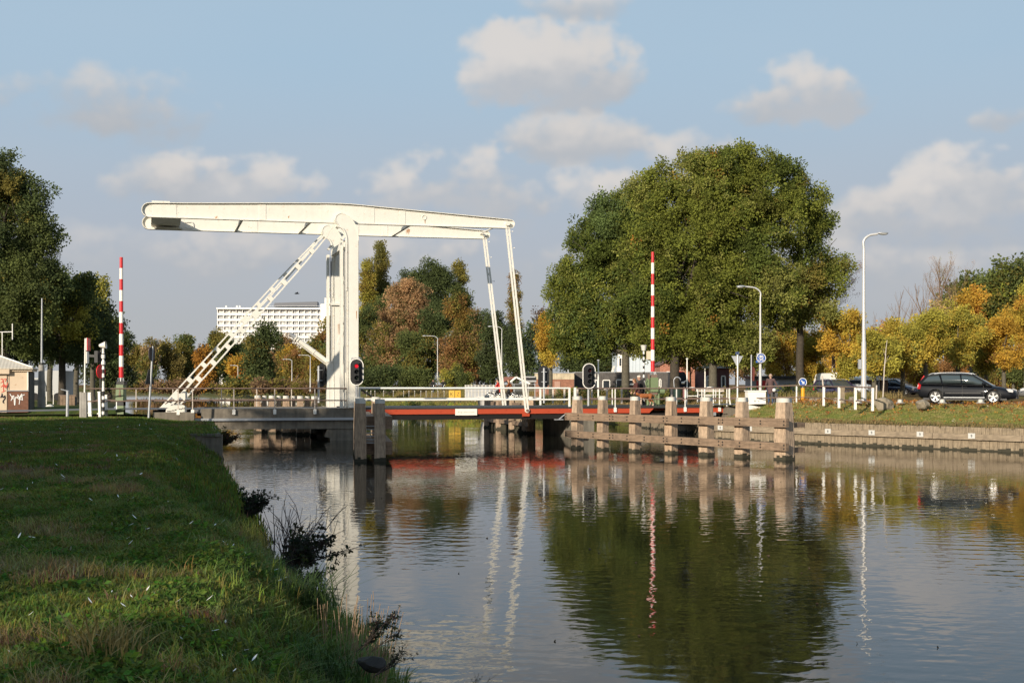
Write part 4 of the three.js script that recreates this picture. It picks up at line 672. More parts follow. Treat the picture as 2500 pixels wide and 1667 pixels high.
for (const [px, d, top, w, wide, lab] of [[208, 64, 962, 0.1, 0.1, 'white slanted marker post directly right of the broad sign foot'], [217, 67, 960, 0.16, 0.14, 'wide white board post between the sign foot and the loudspeaker pole'], [241, 65, 958, 0.11, 0.1, 'pointed white post left of the loudspeaker pole'], [257.5, 68, 966, 0.12, 0.1, 'white capped post directly right of the loudspeaker pole'], [284, 70, 950, 0.08, 0.08, 'pale thin post left of the green barrier machine']]) { const g = thing('marker_post', lab, 'post', [X(px, d), 1.4, -d]); const h = Y(top, d) - 1.4; part('post', [bar([w * 0.3, -0.1, 0], [0, h, 0], wide, w), box(w * 1.6, 0.05, w * 1.3, 0, h * 0.12, 0)], M.plainWhite, g); part('post_cap', box(w * 1.2, 0.05, wide * 1.3, 0, h + 0.02, 0), M.plainWhite, g); }
{ const d = 86, g = thing('crate', 'dark brown slatted timber bin on the grass behind the grey post', 'bin', [X(166, d), 1.45, -d], 0.15), w = 1.0; for (let i = 0; i < 5; i++) part('board', box(0.17, Y(966, d) - 1.45, 0.04, -0.38 + i * 0.19, (Y(966, d) - 1.45) / 2, 0.4), M.beam, g); part('box', box(w - 0.05, Y(967, d) - 1.5, 0.75, 0, (Y(967, d) - 1.5) / 2, 0), M.darkSteel, g); part('rim', box(w + 0.06, 0.05, 0.86, 0, Y(965, d) - 1.45, 0), M.rail, g); }
{ const d = 83, g = thing('boulder', 'small white rounded stone lying on the grass right of the concrete post', 'stone', [X(120, d), 1.42, -d]); const s = new THREE.IcosahedronGeometry(0.24, 2).scale(1.1, 0.8, 0.9), p = s.attributes.position; for (let i = 0; i < p.count; i++) { const k = 1 + 0.25 * PN.noise(p.getX(i) * 6, p.getY(i) * 6, p.getZ(i) * 6); p.setXYZ(i, p.getX(i) * k, p.getY(i) * k, p.getZ(i) * k); } s.computeVertexNormals(); part('stone', s.translate(0, 0.12, 0), M.capWhite, g); }
{ const d = 118, gy = 1.55, g = thing('van', 'white delivery van parked between the tree trunks behind the hut', 'van', [X(136, d), gy, -d], 0.05), m = mat([0.42, 0.43, 0.43], 0.5); part('cargo_box', box(1.7, Y(905, d) - gy - 0.5, 3.6, 0.0, (Y(905, d) - gy + 0.5) / 2, -1), m, g); part('cab', plate(shapeOf([[-1.1, 0.4], [0.55, 0.4], [0.5, 1.3], [0.3, 2.0], [-0.6, 2.0], [-1.0, 1.25]]), 1.8, -0.9, 0.03).translate(-1.2, 0, 0), m, g); part('windscreen', box(0.9, 0.5, 0.02, -1.35, 1.6, 0.95), M.glass, g); for (const x of [-1.6, 0.4]) part('wheel', new THREE.CylinderGeometry(0.34, 0.34, 0.24, 16).rotateX(Math.PI / 2).translate(x, 0.34, 0.9), M.rubber, g); }  // white van painted greyer, the shade under the trees is in its colour
for (const [px, d, top, lab] of [[112, 92, 958, 'thin white stake on the grass left of the white stone'], [129, 100, 955, 'thin pale stake in front of the van'], [147, 98, 953, 'thin white stake left of the timber bin']]) { const g = thing('stake', lab, 'stake', [X(px, d), 1.4, -d]); part('stake', rod([0, 0, 0], [0.01, Y(top, d) - 1.4, 0], 0.035), M.plainWhite, g); part('stake_cap', ball(0.05, 0.01, Y(top, d) - 1.4, 0), M.plainWhite, g); }
// ------------------------------------------------------------------ right bank: cabinet, lamps, signs, bollards, stones
{ const d = 75.5, g = thing('control_cabinet', 'pale grey control cabinet with two doors standing on the bank right of the bridge', 'cabinet', [X(1845, d), 1.45, -d], 0.12), h = Y(955, d) - 1.45, w = 1.05; part('body', box(w, h, 0.6, 0, h / 2, 0), M.plainWhite, g); part('roof', box(w + 0.08, 0.06, 0.7, 0, h + 0.02, 0), M.plainWhite, g); for (const s of [-1, 1]) part('door', box(w / 2 - 0.035, h - 0.5, 0.025, s * w / 4, h / 2 + 0.12, 0.305), M.plainWhite, g); part('lock', [box(0.05, 0.09, 0.03, -0.14, h * 0.52, 0.33), box(0.05, 0.05, 0.03, 0.08, h * 0.5, 0.33)], M.steel, g); part('plinth', box(w + 0.02, 0.22, 0.62, 0, 0.0, 0.01), M.palePost, g); }
function lampPost(label, px, baseY, d, topY, armDir, arm, r, group, gy) {
  const y0 = gy ?? Y(baseY, d), h = Y(topY, d) - y0, g = thing('street_lamp', label, 'street lamp', [X(px, d), y0, -d], 0, group), b = Math.min(0.8, h * 0.11);
  part('pole', [rod([0, -0.1, 0], [0, h * 0.35, 0], r * 1.35, r * 1.15, 12), rod([0, h * 0.35, 0], [0, h - b, 0], r * 0.95, r * 0.65, 12), tube([[0, h - b - 0.02, 0], [0.0, h - b * 0.45, 0], [armDir * b * 0.35, h - 0.1, 0], [armDir * b * 0.9, h - 0.01, 0], [armDir * arm * 0.75, h + 0.01, 0]], r * 0.62, 28, 10)], M.lampPole, g);
  const head = part('lamp_head', ball(0.5, 0, 0, 0, [0.62, 0.14, 0.3], 16).translate(armDir * (arm * 0.75 + 0.26), h + 0.02, 0), M.galv, g);
  part('diffuser', ball(0.4, 0, 0, 0, [0.55, 0.13, 0.28], 14).translate(armDir * (arm * 0.75 + 0.3), h - 0.03, 0), mat([0.5, 0.5, 0.48], 0.2), head);
  return [g, h];
}
M.lampPole = mat([0.56, 0.55, 0.53], 0.38, { metalness: 0.25 });
{ const [g] = lampPost('tall grey street lamp near the black car with a small box on its pole', 2110, 976, 68, 570, 1, 0.95, 0.105); part('junction_box', box(0.16, 0.5, 0.14, -0.22, Y(889, 68) - Y(976, 68), 0.02), M.galv, g); }
{ const [g] = lampPost('grey street lamp carrying the round blue cycle sign, its arm reaching left over the oak', 1857, 962, 84, 700, -1, 1.3, 0.075, undefined, 1.95); part('small_box', box(0.16, 0.4, 0.1, -0.17, Y(870, 84) - 1.95, 0.05), M.galv, g); }
lampPost('street lamp at the right picture edge, its head before the orange trees', 2504, 950, 120, 753, -1, 0.9, 0.07, undefined, 2);
lampPost('slim white street lamp seen between the two hangers', 1225, 950, 165, 797, -1, 1.6, 0.07, undefined, 1.8);
lampPost('slim white street lamp above the two distant cyclists', 1068, 950, 178, 820, -1, 2.0, 0.07, undefined, 1.8);
lampPost('slim white street lamp nearest the tower on its right, before the brown trees', 955, 948, 205, 838, -1, 1.9, 0.08, undefined, 1.8);
lampPost('slim pale street lamp directly left of the drive cabinet', 757, 950, 235, 867, -1, 2.1, 0.09, undefined, 1.8);
lampPost('small pale street lamp between the dark willow and the hydraulic cylinder', 712, 950, 255, 877, -1, 1.7, 0.09, undefined, 1.8);
lampPost('small pale street lamp left of the dark willow', 580, 950, 270, 892, -1, 1.4, 0.1, undefined, 1.8);
for (const [px, d, top, lab] of [[1440 + 21, 92, 880, 'thin white pole right of the dark-lamped ship signal'], [1700 - 22, 96, 876, 'slim white pole with a small lamp before the pink brick house'], [1722, 100, 869, 'white pole at the left corner of the dark brick house']]) { const g = thing('flag_pole', lab, 'pole', [X(px, d), 1.9, -d]); const h = Y(top, d) - 1.9; part('pole', rod([0, 0, 0], [0, h, 0], 0.06, 0.045), M.plainWhite, g); part('pole_head', ball(0.09, 0, h, 0, [1, 0.7, 1]), M.plainWhite, g); if (px === 1678) part('side_lamp', [rod([0, h - 1.6, 0], [-0.3, h - 1.7, 0], 0.03), ball(0.14, -0.3, h - 1.75, 0, [1, 0.7, 1])], M.plainWhite, g); }
{ // yield sign from behind, street-name plates on top
  const d = 82, y0 = 1.9, yy = (py) => Y(py, d) - y0, g = thing('yield_sign', 'back of a grey triangular yield sign with small blue plates on top', 'road sign', [X(1801, d), y0, -d]), w = (1815 - 1787) / F * d / 2;
  part('pole', rod([0, -0.1, 0], [0.02, yy(866), 0], 0.05, 0.045), M.plainWhite, g); part('triangle', plate(shapeOf([[-w, yy(869)], [w, yy(869)], [0, yy(896)]]), 0.02, -0.09, 0.008), M.galv, g); part('name_plate', [box(0.24, 0.07, 0.02, 0, yy(860.5), 0.02), box(0.24, 0.06, 0.02, 0, yy(864.5), 0.0)], mat([0.05, 0.08, 0.2], 0.5), g);
}
{ // round blue sign for cycles and mopeds, on the lamp pole
  const d = 83.7, g = thing('cycle_sign', 'round blue sign with white moped and bicycle symbols on the lamp pole', 'road sign', at(1859, 874, d), 0.08), r = 11.6 / F * d;
  part('disc', new THREE.CylinderGeometry(r, r, 0.03, 36).rotateX(Math.PI / 2), M.blue, g); part('rim', new THREE.TorusGeometry(r - 0.015, 0.02, 6, 40).translate(0, 0, 0.012), M.plainWhite, g); part('small_plate', box(0.2, 0.14, 0.02, -r * 0.75, -r * 0.75, -0.06), M.blue, g); part('clamp', box(0.12, 0.3, 0.12, -0.04, 0, -0.08), M.galv, g);
  const cycle = (y, s, moped) => { const L = []; for (const x of [-0.105, 0.105]) L.push(new THREE.TorusGeometry(0.06 * s, 0.013, 5, 18).translate(x, y, 0.022)); const P = (x, yy) => [x, y + yy, 0.024]; L.push(rod(P(-0.105, 0), P(-0.02, 0.0), 0.011), rod(P(-0.02, 0), P(0.07, 0.1), 0.011), rod(P(0.105, 0), P(0.06, 0.13), 0.011), rod(P(-0.02, 0), P(-0.055, 0.11), 0.011), rod(P(-0.055, 0.09), P(0.07, 0.09), 0.011), rod(P(-0.085, 0.115), P(-0.03, 0.115), 0.014), rod(P(0.03, 0.135), P(0.065, 0.13), 0.011)); if (moped) L.push(box(0.1, 0.05, 0.01, -0.06, y + 0.085, 0.024), box(0.05, 0.04, 0.01, 0.0, y + 0.02, 0.024)); return L; };
  part('moped_symbol', cycle(0.055, 1, true), M.plainWhite, g); part('bicycle_symbol', cycle(-0.14, 1, false), M.plainWhite, g);
}
{ // yellow bollard with keep-right arrow
  const d = 80, y0 = Y(981, d), g = thing('keep_right_bollard', 'yellow bollard under a round blue sign with a white diagonal arrow', 'bollard', [X(1961, d), y0, -d], 0.1), h = Y(947, d) - y0, sy = Y(933, d) - y0, r = 10.3 / F * d;
  part('post', new THREE.CylinderGeometry(0.115, 0.12, h, 18).translate(0, h / 2, 0), M.orange, g); part('disc', new THREE.CylinderGeometry(r, r, 0.04, 32).rotateX(Math.PI / 2).translate(-0.03, sy, 0.05), M.blue, g); part('rim', new THREE.TorusGeometry(r - 0.015, 0.022, 6, 36).translate(-0.03, sy, 0.065), M.plainWhite, g);
  part('arrow', plate(shapeOf([[-0.028, 0.15], [0.028, 0.15], [0.028, -0.02], [0.11, -0.02], [0, -0.15], [-0.11, -0.02], [-0.028, -0.02]]).clone(), 0.012).rotateZ(0.785).translate(-0.03, sy, 0.068), M.plainWhite, g); part('bracket', box(0.06, 0.5, 0.06, -0.02, sy - 0.15, 0), M.galv, g);
}
{ const d = 86, y0 = 1.9, g = thing('road_sign', 'edgewise dark red sign on a slim pole between yield sign and blue cycle sign', 'road sign', [X(1835, d), y0, -d]); part('pole', rod([0, 0, 0], [0, Y(866, d) - y0, 0], 0.045), M.galv, g); part('board', box(0.1, Y(897, d) - Y(928, d), 0.5, 0.12, (Y(897, d) + Y(928, d)) / 2 - y0, 0, 0.3), mat([0.16, 0.04, 0.03], 0.6), g); part('thin_plate', box(0.02, 0.6, 0.3, 0.1, Y(880, d) - y0, 0, 0.2), M.darkSteel, g); }
{ // black and white pole with horn by the right barrier, pale box beside it
  const d = 80.5, y0 = DECK, yy = (py) => Y(py, d) - y0, g = thing('loudspeaker_pole', 'black and white banded pole with a cream loudspeaker left of the right barrier', 'loudspeaker pole', [X(1572, d), y0, -d]); let n = 0; for (let py = 857; py < 990; py += 7.2) part('band', cyl(0.055, 0.055, 7.2 / F * d, 0, yy(py + 3.6), 0, 12), n++ % 2 ? M.black : M.plainWhite, g); part('horn', new THREE.CylinderGeometry(0.18, 0.13, 0.3, 14).translate(0, yy(850), 0), M.capWhite, g); part('horn_rim', new THREE.CylinderGeometry(0.2, 0.18, 0.08, 14).translate(0, yy(844), 0), M.capWhite, g); part('sign_box', box(11 / F * d, 20 / F * d, 0.12, 12 / F * d, yy(867), 0), M.cream, g);
}
{ // railing of white posts on the grass
  const g = thing('guard_rail', 'low guard rail of white posts and two brown tubes on the grass above the quay', 'railing'), P = [[1945, 73.6, 942, 984], [2011.5, 70, 944, 986], [2049, 68, 945, 991], [2089, 66.2, 946, 995], [2131, 64.6, 947, 998]];
  for (let i = 0; i < P.length; i++) { const [px, d, a, b] = P[i]; part('rail_post', bar(at(px, b, d).add(V(0, -0.1, 0)), at(px + 0.5, a, d), i ? 0.115 : 0.07, i ? 0.115 : 0.06, V(0, 0, 1)), M.plainWhite, g); }
  const Q = [[1790, 76.2, 945.5, 973], ...P.map(([px, d, a, b]) => [px, d, a - 1, lerp(a, b, 0.66)])];
  for (let i = 0; i + 1 < Q.length; i++) { const p = Q[i], q = Q[i + 1]; part('top_rail', rod(at(p[0], p[2], p[1]), at(q[0], q[2], q[1]), 0.036), M.rail, g); part('lower_rail', rod(at(p[0], p[3], p[1]), at(q[0], q[3], q[1]), 0.03), M.rail, g); }
}
function stoneGeom(seed, sx, sy, sz, flatTop = 0) { const s = new THREE.IcosahedronGeometry(0.5, 3), p = s.attributes.position; for (let i = 0; i < p.count; i++) { const k = 1 + 0.35 * PN.noise(p.getX(i) * 2.2 + seed, p.getY(i) * 2.2, p.getZ(i) * 2.2) + 0.1 * PN.noise(p.getX(i) * 7 + seed, p.getY(i) * 7, p.getZ(i) * 7); p.setXYZ(i, clamp(p.getX(i) * k, -0.46, 0.46) * sx, clamp(p.getY(i) * k, -0.5, 0.5 - flatTop) * sy, clamp(p.getZ(i) * k, -0.46, 0.46) * sz); } const q = rngOf(Math.round(seed * 100)); for (let c = 0; c < 9; c++) { const n = V(q() - 0.5, q() * 0.9 - 0.1, q() - 0.5).normalize(), lim = 0.3 + 0.1 * q(); for (let i = 0; i < p.count; i++) { const t = p.getX(i) / sx * n.x + p.getY(i) / sy * n.y + p.getZ(i) / sz * n.z - lim; if (t > 0) p.setXYZ(i, p.getX(i) - t * n.x * sx, p.getY(i) - t * n.y * sy, p.getZ(i) - t * n.z * sz); } } s.deleteAttribute('uv'); const g = s; g.computeVertexNormals(); return g; }
[[2158, 67, 984, 2.05, 50, 22, 'large grey boulder with a sloping left side, left of the black car'], [2254, 65.2, 986, 2, 46, 16, 'brown boulder beside the rear wheel of the black car'], [2052, 71, 980, 2, 34, 15, 'ochre block behind the guard rail, left of the wooden post'], [2080, 72, 978, 2, 24, 14, 'ochre block behind the guard rail, right of the wooden post'], [1992, 77, 980, 1.95, 34, 15, 'sand-coloured flat block right of the yellow bollard'], [1935, 78, 982, 1.95, 40, 13, 'pale grey flat block left of the yellow bollard']].forEach(([px, d, py, y, w, h, lab], i) => { const g = thing('boulder', lab, 'boulder', [X(px, d), Y(py, d), -d], i * 1.3); part('stone', stoneGeom(i * 3.7, w / F * d * 1.08, h / F * d * 1.9, w / F * d * 0.8, i > 1 ? 0.15 : 0.02), M.stone, g); });
[[2199, 67.5, 'white low marker stone between the two boulders'], [2302, 64.7, 'white low marker stone before the rear wheel of the black car'], [2396, 63.5, 'white low marker stone under the sill of the black car near its front wheel'], [2098, 69, 'white low marker stone at the foot of the tall lamp']].forEach(([px, d, lab]) => { const y = Y(983.5, d); const g = thing('marker_stone', lab, 'marker stone', [X(px, d), y, -d], 0.5); part('stone', new THREE.CylinderGeometry(0.12, 0.17, 0.2, 4).rotateY(0.785).translate(0, 0.08, 0), M.capWhite, g); part('foot', box(0.3, 0.05, 0.3, 0, 0, 0), M.palePost, g); });
{ const d = 71.5, g = thing('wooden_post', 'brown wooden post behind the guard rail between two ochre blocks', 'post', [X(2058, d), Y(985, d), -d]); const h = Y(946, d) - Y(985, d); part('post', box(0.19, h, 0.19, 0, h / 2, 0), M.greyWood, g); part('post_top', new THREE.ConeGeometry(0.14, 0.08, 4).rotateY(0.785).translate(0, h + 0.03, 0), M.greyWood, g); }
for (const [px, d, top, lean, lab] of [[2014, 84, 919, -0.15, 'leaning slim pole left of the caravan'], [2140, 80, 942, 0.03, 'thin white stick right of the last guard rail post'], [1671, 88, 948, 0, 'dark red post behind the red span']]) { const g = thing('slim_post', lab, 'post', [X(px, d), 1.9, -d]); const h = Y(top, d) - 1.9; part('post', rod([0, 0, 0], [lean, h, 0], px === 1671 ? 0.1 : 0.05), px === 1671 ? mat([0.2, 0.08, 0.08], 0.6) : M.railLight, g); part('post_cap', ball(px === 1671 ? 0.1 : 0.05, lean, h, 0), px === 1671 ? M.rail : M.railLight, g); }

// ------------------------------------------------------------------ cars
function makeCar(label, paint, pos, turn, detailed = true) {
  // local +x is forward; profile of a five-door estate
  const g = thing('parked_car', label, 'car', pos, turn);
  const st = [[-2.26, 0.42, 0.92, 0.62], [-2.24, 0.3, 1.0, 0.78], [-2.1, 0.22, 1.0, 0.86], [-1.6, 0.2, 0.98, 0.9], [-0.6, 0.19, 0.95, 0.91], [0.4, 0.19, 0.92, 0.91], [0.95, 0.19, 0.92, 0.905], [1.25, 0.19, 0.89, 0.895], [1.7, 0.19, 0.83, 0.88], [2.1, 0.2, 0.74, 0.83], [2.32, 0.22, 0.66, 0.72], [2.42, 0.26, 0.58, 0.56], [2.45, 0.34, 0.5, 0.4]];
  const K = 20, ring = ([x, y0, y1, w]) => Array.from({ length: K }, (_, i) => { const a = i / K * 2 * Math.PI, c = Math.cos(a), s = Math.sin(a), e = 0.42; const zz = w * Math.sign(c) * Math.abs(c) ** e, yy = (y0 + y1) / 2 + (y1 - y0) / 2 * Math.sign(s) * Math.abs(s) ** 0.5; return [x, yy, zz * (yy > (y0 + y1) / 2 + 0.1 ? 0.97 : 1)]; });
  const loft = (rings, close = true) => { const p = [], idx = [], n = rings[0].length; rings.forEach((r) => r.forEach((q) => p.push(...q))); for (let i = 0; i + 1 < rings.length; i++) for (let j = 0; j < n; j++) { const a = i * n + j, b = i * n + (j + 1) % n; idx.push(a, b, a + n, b, b + n, a + n); } if (close) for (const [r, flip] of [[0, 0], [rings.length - 1, 1]]) { const c = p.length / 3, m = [0, 0, 0]; rings[r].forEach((q) => q.forEach((v, k) => (m[k] += v / n))); p.push(...m); for (let j = 0; j < n; j++) { const a = r * n + j, b = r * n + (j + 1) % n; flip ? idx.push(a, b, c) : idx.push(b, a, c); } } const o = new THREE.BufferGeometry(); o.setAttribute('position', new THREE.Float32BufferAttribute(p, 3)); o.setIndex(idx); o.computeVertexNormals(); return o; };
  let body = loft(st.map(ring)); body.setAttribute('uv', new THREE.BufferAttribute(new Float32Array(body.attributes.position.count * 2), 2));
  const ev = new Evaluator(); ev.attributes = ['position', 'normal', 'uv'];
  let br = new Brush(body); br.updateMatrixWorld();
  for (const x of [-1.38, 1.38]) { const hole = new Brush(new THREE.CylinderGeometry(0.375, 0.375, 3, 28).rotateX(Math.PI / 2).translate(x, 0.34, 0)); hole.updateMatrixWorld(); br = ev.evaluate(br, hole, SUBTRACTION); br.updateMatrixWorld(); }
  part('body', br.geometry, paint, g); 
  const gh = [[-2.2, 0.98, 1.05, 0.72], [-2.02, 0.97, 1.3, 0.74], [-1.82, 0.96, 1.43, 0.72], [-1.0, 0.94, 1.5, 0.72], [0.0, 0.92, 1.49, 0.715], [0.4, 0.9, 1.43, 0.7], [0.85, 0.88, 1.2, 0.72], [1.3, 0.86, 0.92, 0.74]];
  const house = (grow, yo) => gh.map(([x, y0, y1, w]) => [[x, y0, -0.86 - grow], [x, y0 + (y1 - y0) * 0.5, lerp(-0.86, -w, 0.5) - grow], [x, y1 - 0.05 * Math.min(1, (y1 - y0) * 2) + yo, -w * 0.96 - grow], [x, y1 + yo, -w * 0.75], [x, y1 + 0.012 + yo, 0], [x, y1 + yo, w * 0.75], [x, y1 - 0.05 * Math.min(1, (y1 - y0) * 2) + yo, w * 0.96 + grow], [x, y0 + (y1 - y0) * 0.5, lerp(0.86, w, 0.5) + grow], [x, y0, 0.86 + grow]]);
  part('windows', loft(house(0, 0)), M.carGlass, g);
  const roof = house(0.006, 0.012).slice(2, 6).map((r) => r.slice(2, 7)); { const p = [], idx = []; roof.forEach((r) => r.forEach((q) => p.push(...q))); for (let i = 0; i + 1 < roof.length; i++) for (let j = 0; j < 4; j++) { const a = i * 5 + j; idx.push(a, a + 5, a + 1, a + 1, a + 5, a + 6); } const o = new THREE.BufferGeometry(); o.setAttribute('position', new THREE.Float32BufferAttribute(p, 3)); o.setIndex(idx); o.computeVertexNormals(); part('roof', o, paint, g); }
  const pil = []; for (const s of [-1, 1]) { const q = (x, y, w) => [x, y, s * w]; pil.push(bar(q(1.28, 0.89, 0.855), q(0.42, 1.41, 0.7), 0.05, 0.07), bar(q(0.42, 1.42, 0.7), q(-1.0, 1.47, 0.71), 0.05, 0.05), bar(q(-1.0, 1.47, 0.71), q(-1.85, 1.4, 0.715), 0.05, 0.05), bar(q(-0.12, 0.92, 0.865), q(-0.2, 1.47, 0.72), 0.04, 0.1), bar(q(-1.05, 0.93, 0.865), q(-1.2, 1.45, 0.72), 0.04, 0.1), bar(q(-2.16, 0.99, 0.85), q(-1.82, 1.41, 0.72), 0.07, 0.13), bar(q(1.25, 0.895, 0.875), q(-2.1, 0.98, 0.875), 0.03, 0.03)); }
  part('pillars', pil, paint, g);
  for (const x of [-1.38, 1.38]) for (const s of [-1, 1]) {
    const w = new THREE.Group(); w.name = 'wheel'; w.position.set(x, 0.33, s * 0.79); g.add(w);
    part('tyre', new THREE.TorusGeometry(0.265, 0.075, 10, 28).scale(1, 1, 1.35), M.rubber, w);
    const sp = [new THREE.TorusGeometry(0.235, 0.022, 6, 28).translate(0, 0, s * 0.07), new THREE.CylinderGeometry(0.06, 0.06, 0.03, 14).rotateX(Math.PI / 2).translate(0, 0, s * 0.07)]; for (let i = 0; i < 5; i++) for (const o of [-0.16, 0.16]) { const a = i * 1.2566 + 0.3; sp.push(bar([0.03 * Math.cos(a), 0.03 * Math.sin(a), s * 0.075], [0.232 * Math.cos(a + o), 0.232 * Math.sin(a + o), s * 0.085], 0.02, 0.036, V(0, 0, 1).cross(V(Math.cos(a), Math.sin(a), 0)))); }
    part('rim', sp, mat([0.72, 0.71, 0.69], 0.3, { metalness: 0.4 }), w); part('brake_disc', new THREE.CylinderGeometry(0.2, 0.2, 0.05, 20).rotateX(Math.PI / 2), M.black, w);
  }
  for (const s of [-1, 1]) {
    part('headlight', plate(shapeOf([[-0.22, 0], [0.2, -0.05], [0.22, 0.05], [0.05, 0.11], [-0.2, 0.1]]), 0.04, -0.02, 0.01).rotateY(-s * 0.55).translate(2.12, 0.61, s * 0.79), mat([0.6, 0.6, 0.6], 0.1), g);
    part('tail_light', [bar([-2.2, 0.72, s * 0.84], [-2.16, 1.0, s * 0.8], 0.06, 0.13), bar([-2.16, 1.0, s * 0.8], [-1.94, 1.38, s * 0.735], 0.05, 0.09)], M.signalRed, g); part('lamp_lens', box(0.06, 0.14, 0.05, -2.225, 0.86, s * 0.835), mat([0.8, 0.7, 0.68], 0.2), g);
    part('wing_mirror', [ball(0.11, 0.95, 0.99, s * 1.0, [0.9, 0.75, 1.1]), bar([0.98, 0.93, s * 0.86], [0.96, 0.96, s * 0.98], 0.05, 0.05)], paint, g);
    for (const x of [-0.82, 0.12]) part('door_handle', box(0.18, 0.03, 0.03, x - 0.05, 0.83, s * 0.912), paint, g);
    for (const x of [-0.08, 0.92, -1.02]) part('door_seam', box(0.012, 0.6, 0.01, x, 0.58, s * 0.912), M.black, g);
    part('sill_trim', box(1.95, 0.035, 0.02, 0, 0.3, s * 0.915), M.galv, g); part('side_moulding', box(1.7, 0.05, 0.02, -0.05, 0.52, s * 0.912), M.black, g);
    part('roof_rail', tube([[-1.75, 1.43, s * 0.64], [-1.6, 1.5, s * 0.64], [0.2, 1.51, s * 0.63], [0.35, 1.46, s * 0.63]], 0.018), M.galv, g);
    part('fog_lamp', ball(0.06, 2.33, 0.33, s * 0.6, [0.5, 0.8, 1]), M.chrome, g);
  }
  part('grille', [box(0.04, 0.16, 0.6, 2.43, 0.52, 0), box(0.04, 0.12, 1.0, 2.42, 0.3, 0)], M.black, g); part('wheel_well', [box(0.7, 0.45, 1.4, -1.38, 0.42, 0), box(0.7, 0.45, 1.4, 1.38, 0.42, 0)], M.black, g); part('underbody', box(4.0, 0.12, 1.5, 0, 0.22, 0), M.black, g);
  return g;
}
M.carGlass = mat([0.05, 0.065, 0.07], 0.06, { specularIntensity: 1, clearcoat: 0.4 });
const carBlack = mat([0.006, 0.007, 0.01], 0.5, { specularIntensity: 0.25, clearcoat: 0.3, clearcoatRoughness: 0.03 });
makeCar('black estate car with silver wheels parked facing right at the water end of the grass', carBlack, [X(2364, 66.2), Y(985, 65.3), -66.4], -0.46);
makeCar('dark blue car in the shade under the yellow trees behind the big boulder', mat([0.012, 0.02, 0.045], 0.3, { clearcoat: 1 }), [X(2187, 122), 2.0, -122], -0.75);
makeCar('greyish car of which only the nose shows at the right picture edge', mat([0.12, 0.12, 0.12], 0.3, { clearcoat: 1 }), [X(2598, 76), 2.05, -76], Math.PI - 0.4);
makeCar('small dark purple car parked right behind the caravan', mat([0.03, 0.02, 0.06], 0.3, { clearcoat: 1 }), [X(2043, 98), 1.85, -98], -1.35);
{ const d = 103, g = thing('caravan', 'white caravan with a dark rear window under the yellow trees', 'caravan', [X(2047, d), 1.9, -d], 0.2), w = 1.35; const s = new THREE.Shape(); s.moveTo(-0.62, 0.45); s.lineTo(0.62, 0.45); s.lineTo(0.66, 1.3); s.quadraticCurveTo(0.62, 1.85, 0.4, 1.95); s.lineTo(-0.42, 1.95); s.quadraticCurveTo(-0.62, 1.85, -0.66, 1.3); s.closePath(); part('body', plate(s, 3, -3, 0.03), mat([0.78, 0.76, 0.7], 0.4), g); part('window', box(0.4, 0.28, 0.03, -0.02, 1.42, 0.035), M.glass, g); part('roof_vent', [box(0.3, 0.06, 0.4, 0.3, 2.0, -0.8), rod([-0.3, 1.95, -0.4], [-0.3, 2.5, -0.4], 0.02)], M.plainWhite, g); for (const x of [-0.6, 0.6]) part('wheel', new THREE.CylinderGeometry(0.3, 0.3, 0.2, 16).rotateZ(Math.PI / 2).translate(x, 0.28, -1.5), M.rubber, g); part('bumper', box(1.25, 0.14, 0.08, 0, 0.45, 0.03), M.galv, g); }
{ const d = 112, g = thing('van', 'white van half hidden by the tall lamp, right of the caravan', 'van', [X(2092, d), 1.95, -d], -0.3), m = mat([0.6, 0.62, 0.63], 0.4); part('body', plate(shapeOf([[-1.1, 0.35], [1.15, 0.35], [1.15, 0.95], [0.75, 1.05], [0.35, 1.55], [-1.1, 1.6]]), 1.6, -1.6, 0.03), m, g); part('windscreen', bar([0.78, 1.08, -0.8], [0.42, 1.5, -0.8], 1.3, 0.02), M.glass, g); part('side_window', box(0.9, 0.3, 0.02, -0.1, 1.25, 0.04), M.glass, g); for (const x of [-0.75, 0.75]) part('wheel', new THREE.CylinderGeometry(0.32, 0.32, 0.2, 16).rotateX(Math.PI / 2).translate(x, 0.32, -0.05), M.rubber, g); }
// ------------------------------------------------------------------ people, bicycles, dog
function handBones(p, dir, side, r = 1) {                       // palm, four unequal curled fingers and a thumb at a wrist
  const d = dir.clone().normalize(), s = side.clone().normalize(), n = d.clone().cross(s), B = [], at3 = (a, b, c) => p.clone().addScaledVector(d, a * r).addScaledVector(s, b * r).addScaledVector(n, c * r);
  const seg = (a, b, ra, rb) => B.push([a.x, a.y, a.z, b.x, b.y, b.z, ra * r, rb * r]);
  seg(at3(0, 0, 0), at3(0.05, 0, 0), 0.026, 0.032); seg(at3(0.05, -0.02, 0), at3(0.085, -0.03, 0.004), 0.022, 0.016); seg(at3(0.05, 0.02, 0), at3(0.085, 0.03, 0.004), 0.022, 0.016);
  [[-0.033, 0.07], [-0.011, 0.085], [0.011, 0.08], [0.033, 0.062]].forEach(([o, l]) => { const a = at3(0.085, o, 0), b = at3(0.085 + l * 0.5, o * 1.08, 0.012), c = at3(0.085 + l * 0.8, o * 1.08, 0.04); seg(a, b, 0.0105, 0.0095); seg(b, c, 0.0095, 0.008); });
  seg(at3(0.02, -0.025, 0.005), at3(0.06, -0.055, 0.02), 0.015, 0.012); seg(at3(0.06, -0.055, 0.02), at3(0.09, -0.058, 0.04), 0.011, 0.009);
  return B;
}
